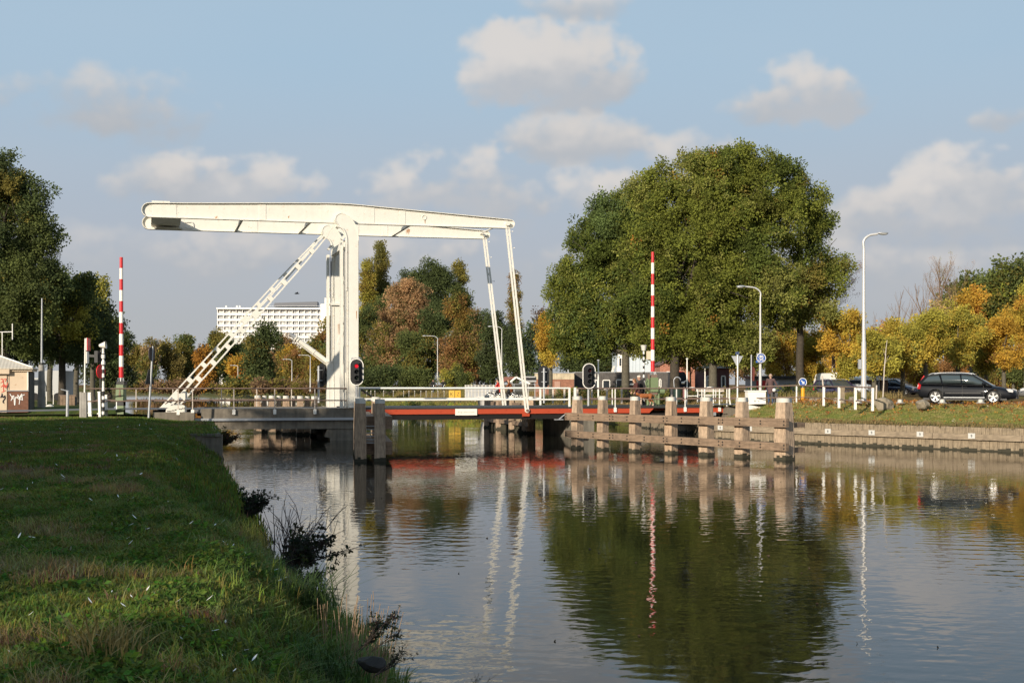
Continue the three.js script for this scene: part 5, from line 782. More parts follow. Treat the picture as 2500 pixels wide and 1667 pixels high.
// pose: hips, chest, head and limb targets in the person's own frame (y up, +z forwards, +x to the person's left)
function person(label, pos, turn, o) {
  const g = thing('person', label, 'person', pos, turn), k = o.size ?? 1, v = (a) => V(...a).multiplyScalar(k), J = {};
  const def = { hip: [0, 0.93, 0], chest: [0, 1.3, 0.02], neck: [0, 1.47, 0.03], head: [0, 1.63, 0.06], shL: [0.19, 1.42, 0.02], shR: [-0.19, 1.42, 0.02], elL: [0.25, 1.14, -0.02], elR: [-0.25, 1.14, -0.02], haL: [0.25, 0.88, 0.06], haR: [-0.25, 0.88, 0.06], hiL: [0.09, 0.9, 0], hiR: [-0.09, 0.9, 0], knL: [0.1, 0.5, 0.03], knR: [-0.1, 0.5, 0.03], ftL: [0.1, 0.08, -0.02], ftR: [-0.1, 0.08, -0.02] };
  for (const n in def) J[n] = v(o[n] ?? def[n]);
  const B = (a, b, ra, rb = ra) => [a.x, a.y, a.z, b.x, b.y, b.z, ra * k, rb * k], up = J.head.clone().sub(J.neck).normalize(), fwd = v(o.look ?? [0, 0, 1]).normalize(), hp = (f, u, s = 0) => J.head.clone().addScaledVector(fwd, f * k).addScaledVector(up, u * k).addScaledVector(up.clone().cross(fwd), s * k);
  const toe = (f) => f.clone().add(v([0, -0.03, 0.16]));
  const limbs = (f) => [B(J.shL, J.elL, 0.05 * f, 0.042 * f), B(J.elL, J.haL, 0.042 * f, 0.028 * f), B(J.shR, J.elR, 0.05 * f, 0.042 * f), B(J.elR, J.haR, 0.042 * f, 0.028 * f)], legs = (f) => [B(J.hiL, J.knL, 0.085 * f, 0.06 * f), B(J.knL, J.ftL, 0.058 * f, 0.038 * f), B(J.hiR, J.knR, 0.085 * f, 0.06 * f), B(J.knR, J.ftR, 0.058 * f, 0.038 * f)], trunk = (f) => [B(J.hip, J.chest, 0.13 * f, 0.15 * f), B(J.chest, J.neck, 0.12 * f, 0.06 * f), B(J.shL, J.shR, 0.07 * f), B(J.hiL, J.hiR, 0.11 * f)];
  const skull = [B(hp(-0.015, 0.02), hp(0.01, 0.035), 0.092, 0.088), B(hp(0.015, -0.03), hp(0.045, -0.085), 0.068, 0.045), B(J.neck, hp(-0.02, -0.06), 0.055, 0.052)];
  const body = part('body', [flesh([...trunk(0.85), ...limbs(0.8), ...legs(0.8), ...skull, B(J.ftL, toe(J.ftL), 0.03, 0.025), B(J.ftR, toe(J.ftR), 0.03, 0.025)], 0.03, 64)], M.skin, g);
  const face = [flesh([...skull, B(hp(0.1, 0.0), hp(0.122, -0.03), 0.012, 0.017), B(hp(0.078, 0.024, 0.035), hp(0.08, 0.026, 0.02), 0.014), B(hp(0.078, 0.024, -0.035), hp(0.08, 0.026, -0.02), 0.014), B(hp(0.09, -0.07, 0.018), hp(0.09, -0.07, -0.018), 0.014), B(hp(0, -0.01, 0.092), hp(-0.01, 0.02, 0.096), 0.016), B(hp(0, -0.01, -0.092), hp(-0.01, 0.02, -0.096), 0.016)], 0.012, 46)];
  for (const s of ['L', 'R']) { const d = J['ha' + s].clone().sub(J['el' + s]); face.push(flesh(handBones(J['ha' + s], d, V(0, 0, 1).cross(d).lengthSq() > 1e-4 ? V(0, 0.2, 1) : V(1, 0, 0), k), 0.006, 36)); }
  body.geometry = joined([body.geometry, ...face]);
  for (const s of [-1, 1]) part('eye', ball(0.012 * k, ...hp(0.09, 0.012, s * 0.033).toArray(), [1, 1, 1], 8), M.black, g);
  const up2 = (a, b, t) => a.clone().lerp(b, t), skirt = o.coat ?? 0;
  part(o.coatName ?? 'jacket', flesh([...trunk(1.08), B(J.hip, J.hip.clone().add(v([0, -0.1 - skirt, 0])), 0.15, 0.16), ...limbs(1.28).map((b, i) => { if (i % 2) { const q = [...b]; for (let a = 0; a < 3; a++) q[3 + a] = lerp(b[a], b[3 + a], 0.9); q[7] = 0.042 * k; return q; } return b; })], 0.04, 60), o.coatMat, g);
  part('trousers', flesh([...legs(1.18).map((b, i) => { const q = [...b]; if (i % 2) q[7] = 0.058 * k; return q; }), B(J.hiL, J.hiR, 0.115)], 0.03, 56), o.legMat, g);
  for (const s of ['L', 'R']) part('shoe', flesh([B(J['ft' + s].clone().add(v([0, -0.02, -0.04])), toe(J['ft' + s]).add(v([0, -0.005, 0.02])), 0.045, 0.036)], 0.02, 26), M.shoe, g);
  part('hair', flesh([B(hp(-0.035, 0.06), hp(0.015, 0.085), 0.088, 0.07), B(hp(-0.05, 0.02), hp(-0.055, o.hairLong ? -0.1 : -0.03), 0.08, o.hairLong ? 0.07 : 0.05), ...(o.hairLong ? [B(hp(0.0, 0.03, 0.08), hp(-0.01, -0.09, 0.08), 0.035), B(hp(0.0, 0.03, -0.08), hp(-0.01, -0.09, -0.08), 0.035)] : [])], 0.03, 36), o.hairMat, g);
  return g;
}
M.skin = mat([0.5, 0.29, 0.2], 0.6); M.shoe = mat([0.03, 0.025, 0.022], 0.7);
const cloth = (c) => mat(c, 0.9, { sheen: 0.3 });
const greyHair = cloth([0.62, 0.55, 0.45]), brownHair = cloth([0.2, 0.085, 0.03]), darkHair = cloth([0.03, 0.022, 0.016]), denim = cloth([0.035, 0.06, 0.11]), darkCloth = cloth([0.014, 0.013, 0.015]);
{
  const d = 78, y = DECK + 0.02, L = -Math.PI / 2;              // walking left over the bridge
  person('person with reddish hair in a long maroon coat beside the brown dog', [X(1558, d - 0.5), y, -d + 0.5], L + 0.25, { size: 0.93, coatMat: cloth([0.075, 0.024, 0.02]), legMat: cloth([0.03, 0.03, 0.035]), hairMat: brownHair, hairLong: true, coat: 0.34, coatName: 'coat', chest: [0, 1.28, 0.1], neck: [0, 1.42, 0.17], head: [0, 1.56, 0.25], look: [0.1, -0.6, 0.8], shL: [0.18, 1.38, 0.14], shR: [-0.18, 1.38, 0.14], elL: [0.22, 1.1, 0.16], elR: [-0.23, 1.1, 0.2], haL: [0.2, 0.86, 0.28], haR: [-0.2, 0.88, 0.34], knL: [0.1, 0.5, 0.12], ftL: [0.1, 0.08, 0.16], knR: [-0.1, 0.49, -0.02], ftR: [-0.1, 0.09, -0.2] });
  person('grey-haired person in a black jacket walking behind the person in the maroon coat', [X(1567, d + 0.4), y, -d - 0.4], L + 0.3, { size: 1.02, coatMat: darkCloth, legMat: cloth([0.02, 0.025, 0.04]), hairMat: greyHair, coat: 0.06, chest: [0, 1.3, 0.06], neck: [0, 1.46, 0.11], head: [0, 1.61, 0.17], look: [0, -0.45, 0.9], elL: [0.27, 1.13, -0.06], haL: [0.24, 0.9, 0.06], knL: [0.1, 0.5, 0.1], ftL: [0.1, 0.08, 0.12], ftR: [-0.1, 0.09, -0.22] });
  const g = thing('dog', 'short-haired brown dog with pale legs walking left in front of the two walkers', 'dog', [X(1575, 77.2), y, -77.2], Math.PI + 0.08), b = [];   // local +x forwards
  const q = (a, c, ra, rb) => b.push([...a, ...c, ra, rb]);
  q([0.22, 0.56, 0], [-0.08, 0.58, 0], 0.155, 0.13); q([-0.08, 0.59, 0], [-0.34, 0.6, 0], 0.115, 0.12); q([0.28, 0.62, 0], [0.46, 0.68, 0], 0.1, 0.075); q([0.46, 0.69, 0], [0.53, 0.69, 0], 0.09, 0.075); q([0.54, 0.66, 0], [0.66, 0.63, 0], 0.055, 0.045); q([-0.42, 0.64, 0], [-0.56, 0.56, 0], 0.028, 0.016); q([-0.56, 0.56, 0], [-0.62, 0.46, 0], 0.016, 0.01);
  for (const [s, f, h] of [[-1, 0.06, -0.08], [1, -0.05, 0.08]]) { q([0.24, 0.5, s * 0.09], [0.22 + f * 0.4, 0.3, s * 0.09], 0.06, 0.04); q([0.22 + f * 0.4, 0.3, s * 0.09], [0.22 + f, 0.05, s * 0.09], 0.034, 0.026); q([0.22 + f, 0.04, s * 0.09], [0.28 + f, 0.03, s * 0.09], 0.032, 0.026); q([-0.32, 0.56, s * 0.08], [-0.26 + h * 0.5, 0.38, s * 0.09], 0.09, 0.055); q([-0.26 + h * 0.5, 0.38, s * 0.09], [-0.42 + h, 0.2, s * 0.09], 0.045, 0.03); q([-0.42 + h, 0.2, s * 0.09], [-0.4 + h, 0.04, s * 0.09], 0.028, 0.025); q([-0.4 + h, 0.035, s * 0.09], [-0.34 + h, 0.03, s * 0.09], 0.03, 0.025); q([0.46, 0.75, s * 0.06], [0.43, 0.66, s * 0.105], 0.028, 0.02); }
  const fur = flesh(b, 0.04, 84), p = fur.attributes.position, col = []; for (let i = 0; i < p.count; i++) { const y = p.getY(i), x = p.getX(i), n = PN.noise(x * 9, y * 9, p.getZ(i) * 9) * 0.08, pale = y < 0.2 + n || (x > 0.16 && x < 0.34 && y < 0.46 + n), mask = x > 0.56 + n; col.push(...(mask ? [0.03, 0.02, 0.016] : pale ? [0.55, 0.42, 0.32] : [0.27, 0.085, 0.022])); }
  fur.setAttribute('color', new THREE.Float32BufferAttribute(col, 3)); part('body', fur, mat([1, 1, 1], 0.85, { vertexColors: true }), g); part('collar', new THREE.TorusGeometry(0.105, 0.014, 6, 18).rotateY(Math.PI / 2).rotateZ(0.4).translate(0.34, 0.64, 0), M.black, g); for (const s of [-1, 1]) part('eye', ball(0.013, 0.57, 0.715, s * 0.05, [1, 1, 1], 6), M.black, g); part('nose', ball(0.022, 0.705, 0.64, 0, [1, 0.8, 1.1], 8), M.black, g);
  const lead = thing('dog_lead', 'dark lead from the hand of the person in the maroon coat to the dog', 'lead', [0, 0, 0]); part('strap', tube([[X(1556, 77.6), y + 0.9, -77.5], [X(1563, 77.4), y + 0.78, -77.35], [X(1568, 77.2), y + 0.74, -77.2]], 0.012), M.black, lead);
}
function bicycle(label, pos, turn, frame, extra) {              // local +x forwards
  const g = thing('bicycle', label, 'bicycle', pos, turn);
  for (const x of [-0.54, 0.54]) { const w = new THREE.Group(); w.name = 'wheel'; w.position.set(x, 0.35, 0); g.add(w); part('tyre', new THREE.TorusGeometry(0.335, 0.022, 8, 32), M.rubber, w); part('rim', new THREE.TorusGeometry(0.31, 0.012, 6, 32), M.chrome, w); part('spokes', Array.from({ length: 12 }, (_, i) => rod([0, 0, 0], [0.31 * Math.cos(i * 0.5236), 0.31 * Math.sin(i * 0.5236), 0], 0.004, 0.004, 4)), M.chrome, w).userData.kind = 'stuff'; }
  const P = (x, y) => [x, y, 0], bb = P(-0.1, 0.32), st = P(-0.24, 0.84), hd = P(0.4, 0.86), hl = P(0.44, 0.66);
  part('frame', [rod(bb, st, 0.02), rod(bb, hl, 0.022), rod(P(-0.22, 0.74), hd, 0.02), rod(hd, hl, 0.024), rod(hl, P(0.54, 0.35), 0.018), rod(bb, P(-0.54, 0.35), 0.015), rod(P(-0.21, 0.7), P(-0.54, 0.35), 0.013)], frame, g); part('saddle', [ball(0.13, -0.26, 0.93, 0, [1, 0.3, 0.7]), rod(st, P(-0.25, 0.92), 0.016)], M.black, g); part('handlebar', [rod(hd, P(0.36, 1.05), 0.016), tube([[0.2, 1.04, 0.29], [0.34, 1.07, 0.2], [0.37, 1.06, 0], [0.34, 1.07, -0.2], [0.2, 1.04, -0.29]], 0.013)], M.chrome, g); part('grip', [rod([0.2, 1.04, 0.29], [0.1, 1.03, 0.3], 0.018), rod([0.2, 1.04, -0.29], [0.1, 1.03, -0.3], 0.018)], M.black, g); part('crank', [new THREE.TorusGeometry(0.09, 0.012, 6, 18).translate(-0.1, 0.32, 0.05), rod([-0.1, 0.32, 0.06], [-0.02, 0.18, 0.09], 0.01), rod([-0.1, 0.32, -0.06], [-0.18, 0.46, -0.09], 0.01), box(0.09, 0.02, 0.07, -0.02, 0.17, 0.12), box(0.09, 0.02, 0.07, -0.18, 0.47, -0.12)], M.steel, g); part('mudguard', [-0.54, 0.54].map((x) => new THREE.TorusGeometry(0.375, 0.018, 4, 18, 2.4).rotateZ(x < 0 ? 0.7 : 0.4).translate(x, 0.35, 0)), frame, g); part('carrier', [box(0.4, 0.015, 0.14, -0.55, 0.76, 0), rod(P(-0.72, 0.76), P(-0.54, 0.36), 0.008)], M.black, g); part('headlamp', ball(0.045, 0.47, 0.88, 0), M.chrome, g);
  if (extra) extra(g);
  return g;
}
{ // person wheeling a bicycle away behind the cabinet
  const d = 82, y = Y(986, d);
  person('person in brown jacket and blue jeans, back turned, standing by a bicycle', [X(1882, d), y, -d], Math.PI - 0.25, { size: 1.06, coatMat: cloth([0.095, 0.055, 0.052]), legMat: denim, hairMat: cloth([0.4, 0.27, 0.2]), coat: 0.14, haR: [-0.4, 1.0, 0.3], elR: [-0.34, 1.16, 0.06], haL: [0.2, 1.0, 0.34], elL: [0.26, 1.14, 0.06], knL: [0.12, 0.5, 0.08], ftR: [-0.13, 0.08, -0.1] });
  bicycle('dark bicycle with a white striped pannier held by the person in the brown jacket', [X(1897, d - 0.1), y, -d - 0.35], 1.25, M.black, (g) => { part('pannier', [box(0.34, 0.3, 0.12, -0.56, 0.56, -0.13), box(0.34, 0.3, 0.12, -0.56, 0.56, 0.13)], M.black, g); part('pannier_stripe', [-0.12, 0, 0.12].flatMap((x) => [box(0.05, 0.3, 0.125, -0.56 + x, 0.56, -0.131), box(0.05, 0.3, 0.125, -0.56 + x, 0.56, 0.131)]), M.plainWhite, g); part('rear_bag', ball(0.15, -0.55, 0.86, 0, [1.2, 0.8, 0.8]), M.plainWhite, g); });
}
function rider(label, bikeLabel, px, d, gy, turn, coat, hair, leg = darkCloth, frame = M.black) {
  const p = V(X(px, d), gy, -d); bicycle(bikeLabel, p, turn, frame);
  person(label, p.clone(), turn + Math.PI / 2, { size: 0.97, coatMat: coat, legMat: leg, hairMat: hair, hip: [0, 1.02, -0.26], chest: [0, 1.36, -0.16], neck: [0, 1.53, -0.1], head: [0, 1.68, -0.06], shL: [0.19, 1.47, -0.12], shR: [-0.19, 1.47, -0.12], elL: [0.32, 1.24, 0.02], elR: [-0.32, 1.24, 0.02], haL: [0.3, 1.1, 0.14], haR: [-0.3, 1.1, 0.14], hiL: [0.09, 1.0, -0.26], hiR: [-0.09, 1.0, -0.26], knL: [0.12, 0.68, 0.08], knR: [-0.12, 0.86, 0.04], ftL: [0.12, 0.26, -0.04], ftR: [-0.12, 0.52, -0.18] });
}
rider('left one of two cyclists in black below the lamp on the far bank', 'bicycle under the left cyclist in black on the far bank', 1057.5, 172, 1.83, -Math.PI / 2 + 0.15, darkCloth, darkHair);
rider('right one of two cyclists in black on the far bank, nearer the yellow letter boards', 'bicycle under the right cyclist in black on the far bank', 1082, 170, 1.83, -Math.PI / 2 + 0.2, darkCloth, brownHair);
rider('cyclist in a bright red jacket behind the left hanger', 'bicycle under the cyclist in the red jacket', 1213, 104, 1.62, 2.95, cloth([0.55, 0.04, 0.03]), darkHair);
rider('cyclist in a rust brown jacket between the two hangers', 'bicycle under the cyclist in the rust brown jacket', 1240, 102, 1.62, 2.95, cloth([0.2, 0.06, 0.015]), brownHair);
// ------------------------------------------------------------------ buildings behind
const ORD = ['first', 'second', 'third', 'fourth', 'fifth', 'sixth', 'seventh', 'eighth', 'ninth', 'tenth', 'eleventh', 'twelfth', 'thirteenth'];
const opening = (g, x, y, w, h, z, frame = M.plainWhite, pane = M.glass, bars = 1) => {     // window > frame, pane
  const wn = new THREE.Group(); wn.name = 'window'; wn.position.set(x, y, z); g.add(wn);
  part('pane', box(w - 0.04, h - 0.04, 0.02, 0, 0, 0.01), pane, wn);
  const f = 0.09; const fr = [box(w, f, 0.08, 0, h / 2, 0.03), box(w, f, 0.08, 0, -h / 2, 0.03), box(f, h - f - 0.004, 0.08, -w / 2, 0, 0.03), box(f, h - f - 0.004, 0.08, w / 2, 0, 0.03)];
  for (let i = 1; i < bars; i++) fr.push(box(0.06, h - f - 0.004, 0.06, -w / 2 + w * i / bars, 0, 0.03));
  part('frame', fr, frame, wn);
  return wn;
};
{ // gallery flats far away
  const d = 640, x0 = X(530, d), x1 = X(787, d), gy = 2, topL = Y(766, d), topR = Y(758, d), g = thing('apartment_block', 'long white gallery apartment block with grey rooftop shed rising behind the far trees', 'apartment block', [x0, gy, -d], 0.05), w = (x1 - x0) / Math.cos(0.05), top = (topL + topR) / 2 - gy + 1.5, fl = 2.78, n = 13, wall = mat([0.62, 0.61, 0.58], 0.8), white = mat([0.85, 0.84, 0.8], 0.7), dim = mat([0.58, 0.56, 0.53], 0.6), pane = mat([0.33, 0.34, 0.35], 0.3);
  part('wall', box(w, top, 10, w / 2, top / 2, -6.0), wall, g); part('roof_edge', [box(w + 0.6, 0.7, 13, w / 2, top + 0.3, -5.2)], white, g);
  const bays = 17, r = rngOf(3), rows = 9;
  for (let f = 0; f < rows; f++) { const y = top - (f + 1) * fl; part('gallery', [box(w + 0.3, 0.42, 1.1, w / 2, y, -0.45)], white, g); part('balustrade', box(w, 0.7, 0.06, w / 2, y + 0.6, 0.06), mat([0.72, 0.7, 0.68], 0.8), g); }
  for (let b = 0; b <= bays; b++) part('party_wall', box(0.28, top - 1, 1.0, b / bays * w, top / 2 + 0.4, -0.47), white, g);
  for (let f = 0; f < 6; f++) for (let b = 0; b < bays; b++) { const y = top - (f + 1) * fl, bx = w / bays, x = b * bx; const wd = part('window', box(bx * (0.36 + 0.12 * r()), 1.45, 0.1, x + bx * 0.34, y + 1.55, -0.94), r() < 0.3 ? dim : pane, g); part('frame', [box(bx * 0.52, 0.14, 0.14, x + bx * 0.34, y + 2.3, -0.9), box(0.12, 1.5, 0.14, x + bx * 0.34, y + 1.55, -0.88)], white, wd); part('door', box(bx * 0.2, 2.1, 0.1, x + bx * 0.78, y + 1.25, -0.94), r() < 0.4 ? pane : dim, g); }
  part('rooftop_shed', plate(shapeOf([[X(665, d) - x0, top + 1.5], [X(772, d) - x0, top + 1.5], [X(772, d) - x0, top + 3.9], [X(668, d) - x0, top + 3.2]]), 8, -9), mat([0.13, 0.135, 0.15], 0.6), g); part('roof_railing', [box(X(780, d) - X(650, d), 0.08, 0.08, X(715, d) - x0, top + 1.7, -0.5)], white, g);
  for (const px of [548, 574, 581]) part('chimney', box(0.8, 1.6, 0.8, X(px, d) - x0, top + 1.2, -4), wall, g);
}
{ const d = 610, gy = 2, g = thing('apartment_tower', 'plain white tower block end right of the long apartment block', 'tower block', [X(812, d), gy, -d]), h = Y(729, d) - gy; part('wall', box(7.6, h, 9, 0, h / 2, -4.5), mat([0.86, 0.85, 0.82], 0.7), g); part('lower_wall', box(2.4, h - 2.4, 8, -4.7, (h - 2.4) / 2, -5), mat([0.8, 0.79, 0.76], 0.7), g); for (let i = 0; i < 5; i++) part('window', box(0.9, 1.9, 0.1, 1.6, h - 4.5 - i * 3, 0.02), M.glass, g); part('roof', box(7.8, 0.4, 9.2, 0, h + 0.1, -4.5), M.plainWhite, g); }
{ // cream and brick low building
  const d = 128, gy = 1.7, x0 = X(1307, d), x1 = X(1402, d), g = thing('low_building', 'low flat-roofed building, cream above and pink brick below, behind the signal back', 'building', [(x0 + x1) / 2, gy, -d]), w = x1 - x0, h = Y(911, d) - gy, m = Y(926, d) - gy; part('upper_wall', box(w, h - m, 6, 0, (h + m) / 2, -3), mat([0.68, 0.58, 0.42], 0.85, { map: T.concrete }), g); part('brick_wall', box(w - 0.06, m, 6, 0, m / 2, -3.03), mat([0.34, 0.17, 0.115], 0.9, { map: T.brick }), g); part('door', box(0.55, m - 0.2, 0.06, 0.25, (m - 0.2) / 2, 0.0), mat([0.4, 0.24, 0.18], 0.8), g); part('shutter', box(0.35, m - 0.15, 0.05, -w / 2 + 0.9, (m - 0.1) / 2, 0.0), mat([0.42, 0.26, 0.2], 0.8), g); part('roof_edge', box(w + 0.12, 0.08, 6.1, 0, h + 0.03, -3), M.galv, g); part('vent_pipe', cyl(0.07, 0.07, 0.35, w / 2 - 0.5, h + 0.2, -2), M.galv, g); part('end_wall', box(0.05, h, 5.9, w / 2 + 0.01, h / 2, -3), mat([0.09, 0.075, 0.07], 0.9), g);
}
{ // long slate-clad building with white windows
  const d = 132, gy = 1.7, x0 = X(1403, d), x1 = X(1640, d), g = thing('slate_building', 'long low dark grey slate-clad building with white-framed windows behind the bridge', 'building', [(x0 + x1) / 2, gy, -d]), w = x1 - x0, h = Y(909.5, d) - gy, slate = mat([0.13, 0.12, 0.115], 0.85, { map: T.concrete }), xx = (px) => X(px, d) - (x0 + x1) / 2, yy = (py) => Y(py, d) - gy;
  part('wall', box(w, h, 7, 0, h / 2, -3.5), slate, g); for (let i = 1; i < 12; i++) part('cladding_course', box(w, 0.012, 0.03, 0, h * i / 12, 0.005), slate, g); part('roof_edge', box(w + 0.1, 0.07, 7.1, 0, h + 0.03, -3.5), M.steel, g);
  for (const [a, b, t, u] of [[1444, 1459, 928, 948], [1472, 1489, 928, 950], [1505, 1521, 927, 952], [1535, 1549, 927, 937], [1610, 1614, 926, 946]]) opening(g, (xx(a) + xx(b)) / 2, (yy(t) + yy(u)) / 2, xx(b) - xx(a), yy(t) - yy(u), 0.02);
  part('sill', box(xx(1549) - xx(1531), 0.12, 0.12, xx(1540), yy(938.5), 0.05), M.plainWhite, g); part('brick_base', box(xx(1560) - xx(1531), yy(942), 0.1, xx(1545), yy(942) / 2, 0.01), mat([0.3, 0.16, 0.12], 0.9, { map: T.brick }), g); part('vent_pipe', [cyl(0.07, 0.07, 0.4, xx(1448), h + 0.25, -2), box(0.1, 0.8, 0.1, xx(1497), h + 0.3, -1, 0, 0, -0.3), box(0.1, 0.8, 0.1, xx(1500), h + 0.3, -1, 0, 0, -0.3)], M.capWhite, g);
}
{ const d = 150, gy = 1.8, x0 = X(1508, d), x1 = X(1592, d), g = thing('house', 'white and pale blue panelled upper house behind the slate building', 'house', [(x0 + x1) / 2, gy, -d]), w = x1 - x0, h = Y(862, d) - gy, xx = (px) => X(px, d) - (x0 + x1) / 2, yy = (py) => Y(py, d) - gy; part('wall', box(w, h, 8, 0, h / 2, -4), mat([0.52, 0.58, 0.62], 0.7), g); part('wall_panel', [box(xx(1519) - xx(1508), h, 0.1, xx(1513.5), h / 2, 0.03), box(xx(1522) - xx(1506), yy(896), 0.16, xx(1514), yy(896) / 2, 0.06)], mat([0.78, 0.76, 0.72], 0.7), g); opening(g, xx(1517.5), yy(884), 0.6, 0.95, 0.1, M.plainWhite, M.glass, 2); for (const px of [1530, 1537, 1545, 1552, 1562, 1574]) part('panel_joint', box(0.05, h, 0.03, xx(px), h / 2, 0.01), mat([0.4, 0.45, 0.48], 0.7), g); part('roof', box(w + 0.5, 0.25, 8.5, 0, h + 0.1, -4), M.galv, g); }
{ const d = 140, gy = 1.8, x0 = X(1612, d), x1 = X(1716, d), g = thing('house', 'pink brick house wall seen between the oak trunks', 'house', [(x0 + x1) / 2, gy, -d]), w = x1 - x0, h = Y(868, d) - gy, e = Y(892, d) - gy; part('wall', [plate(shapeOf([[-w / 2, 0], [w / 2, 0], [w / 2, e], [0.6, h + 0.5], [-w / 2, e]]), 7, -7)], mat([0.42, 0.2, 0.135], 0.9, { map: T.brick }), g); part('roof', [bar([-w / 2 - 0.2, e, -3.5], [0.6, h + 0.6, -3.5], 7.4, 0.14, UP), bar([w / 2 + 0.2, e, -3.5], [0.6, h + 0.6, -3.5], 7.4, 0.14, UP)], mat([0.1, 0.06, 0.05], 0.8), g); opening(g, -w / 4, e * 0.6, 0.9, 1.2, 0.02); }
{ const d = 125, gy = 1.8, x0 = X(1642, d), x1 = X(1690, d), g = thing('shed', 'black steep-roofed shed in front of the pink brick house', 'shed', [(x0 + x1) / 2, gy, -d]), w = x1 - x0, h = Y(908, d) - gy; part('roof', plate(shapeOf([[-w / 2, 0.8], [w / 2, 0.8], [w / 2 - 0.7, h], [-w / 2 + 0.1, h]]), 4, -4), mat([0.025, 0.025, 0.03], 0.8), g); part('wall', box(w - 0.2, 0.8, 3.8, 0, 0.4, -2), M.darkSteel, g); part('ridge', box(w - 0.8, 0.06, 0.2, -0.3, h + 0.02, -1), M.signalRed, g); }
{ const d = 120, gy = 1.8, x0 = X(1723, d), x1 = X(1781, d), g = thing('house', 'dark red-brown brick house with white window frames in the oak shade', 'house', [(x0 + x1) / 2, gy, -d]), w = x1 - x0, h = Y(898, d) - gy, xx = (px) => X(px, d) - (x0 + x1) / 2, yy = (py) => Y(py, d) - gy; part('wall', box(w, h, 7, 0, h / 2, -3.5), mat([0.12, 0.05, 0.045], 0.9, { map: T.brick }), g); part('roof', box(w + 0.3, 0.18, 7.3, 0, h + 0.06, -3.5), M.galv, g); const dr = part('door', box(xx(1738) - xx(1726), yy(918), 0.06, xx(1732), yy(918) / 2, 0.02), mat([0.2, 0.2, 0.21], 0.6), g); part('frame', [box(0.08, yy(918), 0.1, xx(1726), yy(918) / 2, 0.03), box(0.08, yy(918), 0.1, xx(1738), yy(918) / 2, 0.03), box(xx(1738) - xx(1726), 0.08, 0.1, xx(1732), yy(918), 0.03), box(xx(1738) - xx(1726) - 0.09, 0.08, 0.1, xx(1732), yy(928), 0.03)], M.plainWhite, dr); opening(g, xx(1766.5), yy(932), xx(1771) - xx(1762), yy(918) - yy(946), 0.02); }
{ const d = 128, gy = 1.8, x0 = X(1838, d), x1 = X(1958, d), g = thing('shed', 'long grey low shed with dark flat roof and red doors behind the cycle sign pole', 'shed', [(x0 + x1) / 2, gy, -d]), w = x1 - x0, h = Y(923, d) - gy, xx = (px) => X(px, d) - (x0 + x1) / 2; part('wall', box(w, h, 4, 0, h / 2, -2), mat([0.3, 0.29, 0.28], 0.8), g); part('roof', box(w + 0.3, 0.22, 4.4, 0, h + 0.1, -1.9), M.black, g); for (const px of [1851, 1865]) part('door', box(xx(1857) - xx(1848), h - 0.25, 0.06, xx(px + 1), (h - 0.25) / 2, 0.01), mat([0.6, 0.02, 0.02], 0.5), g); part('pale_door', box(0.4, h - 0.3, 0.06, xx(1896), (h - 0.3) / 2, 0.01), mat([0.6, 0.62, 0.63], 0.6), g); part('shutter', box(0.5, 0.6, 0.05, xx(1924), h * 0.5, 0.01), M.black, g); }
{ const d = 118, gy = 1.8, g = thing('house', 'small dark house with a white porch roof behind the tree right of the tall lamp', 'house', [X(2135, d), gy, -d], 0.1), h = Y(917, d) - gy; part('wall', box(2.6, h - 0.3, 4, 0, (h - 0.3) / 2, -2), mat([0.2, 0.13, 0.1], 0.9, { map: T.brick }), g); part('porch_roof', plate(shapeOf([[-1.5, h - 0.4], [1.3, h - 0.4], [1.1, h - 0.05], [0.2, h], [-1.3, h - 0.15]]), 4.4, -4.1), M.plainWhite, g); opening(g, 0.15, h * 0.55, 0.55, 1.1, 0.02); part('pillar', box(0.25, h - 0.4, 0.25, 0.75, (h - 0.4) / 2, 0.25), mat([0.36, 0.22, 0.15], 0.9), g); }
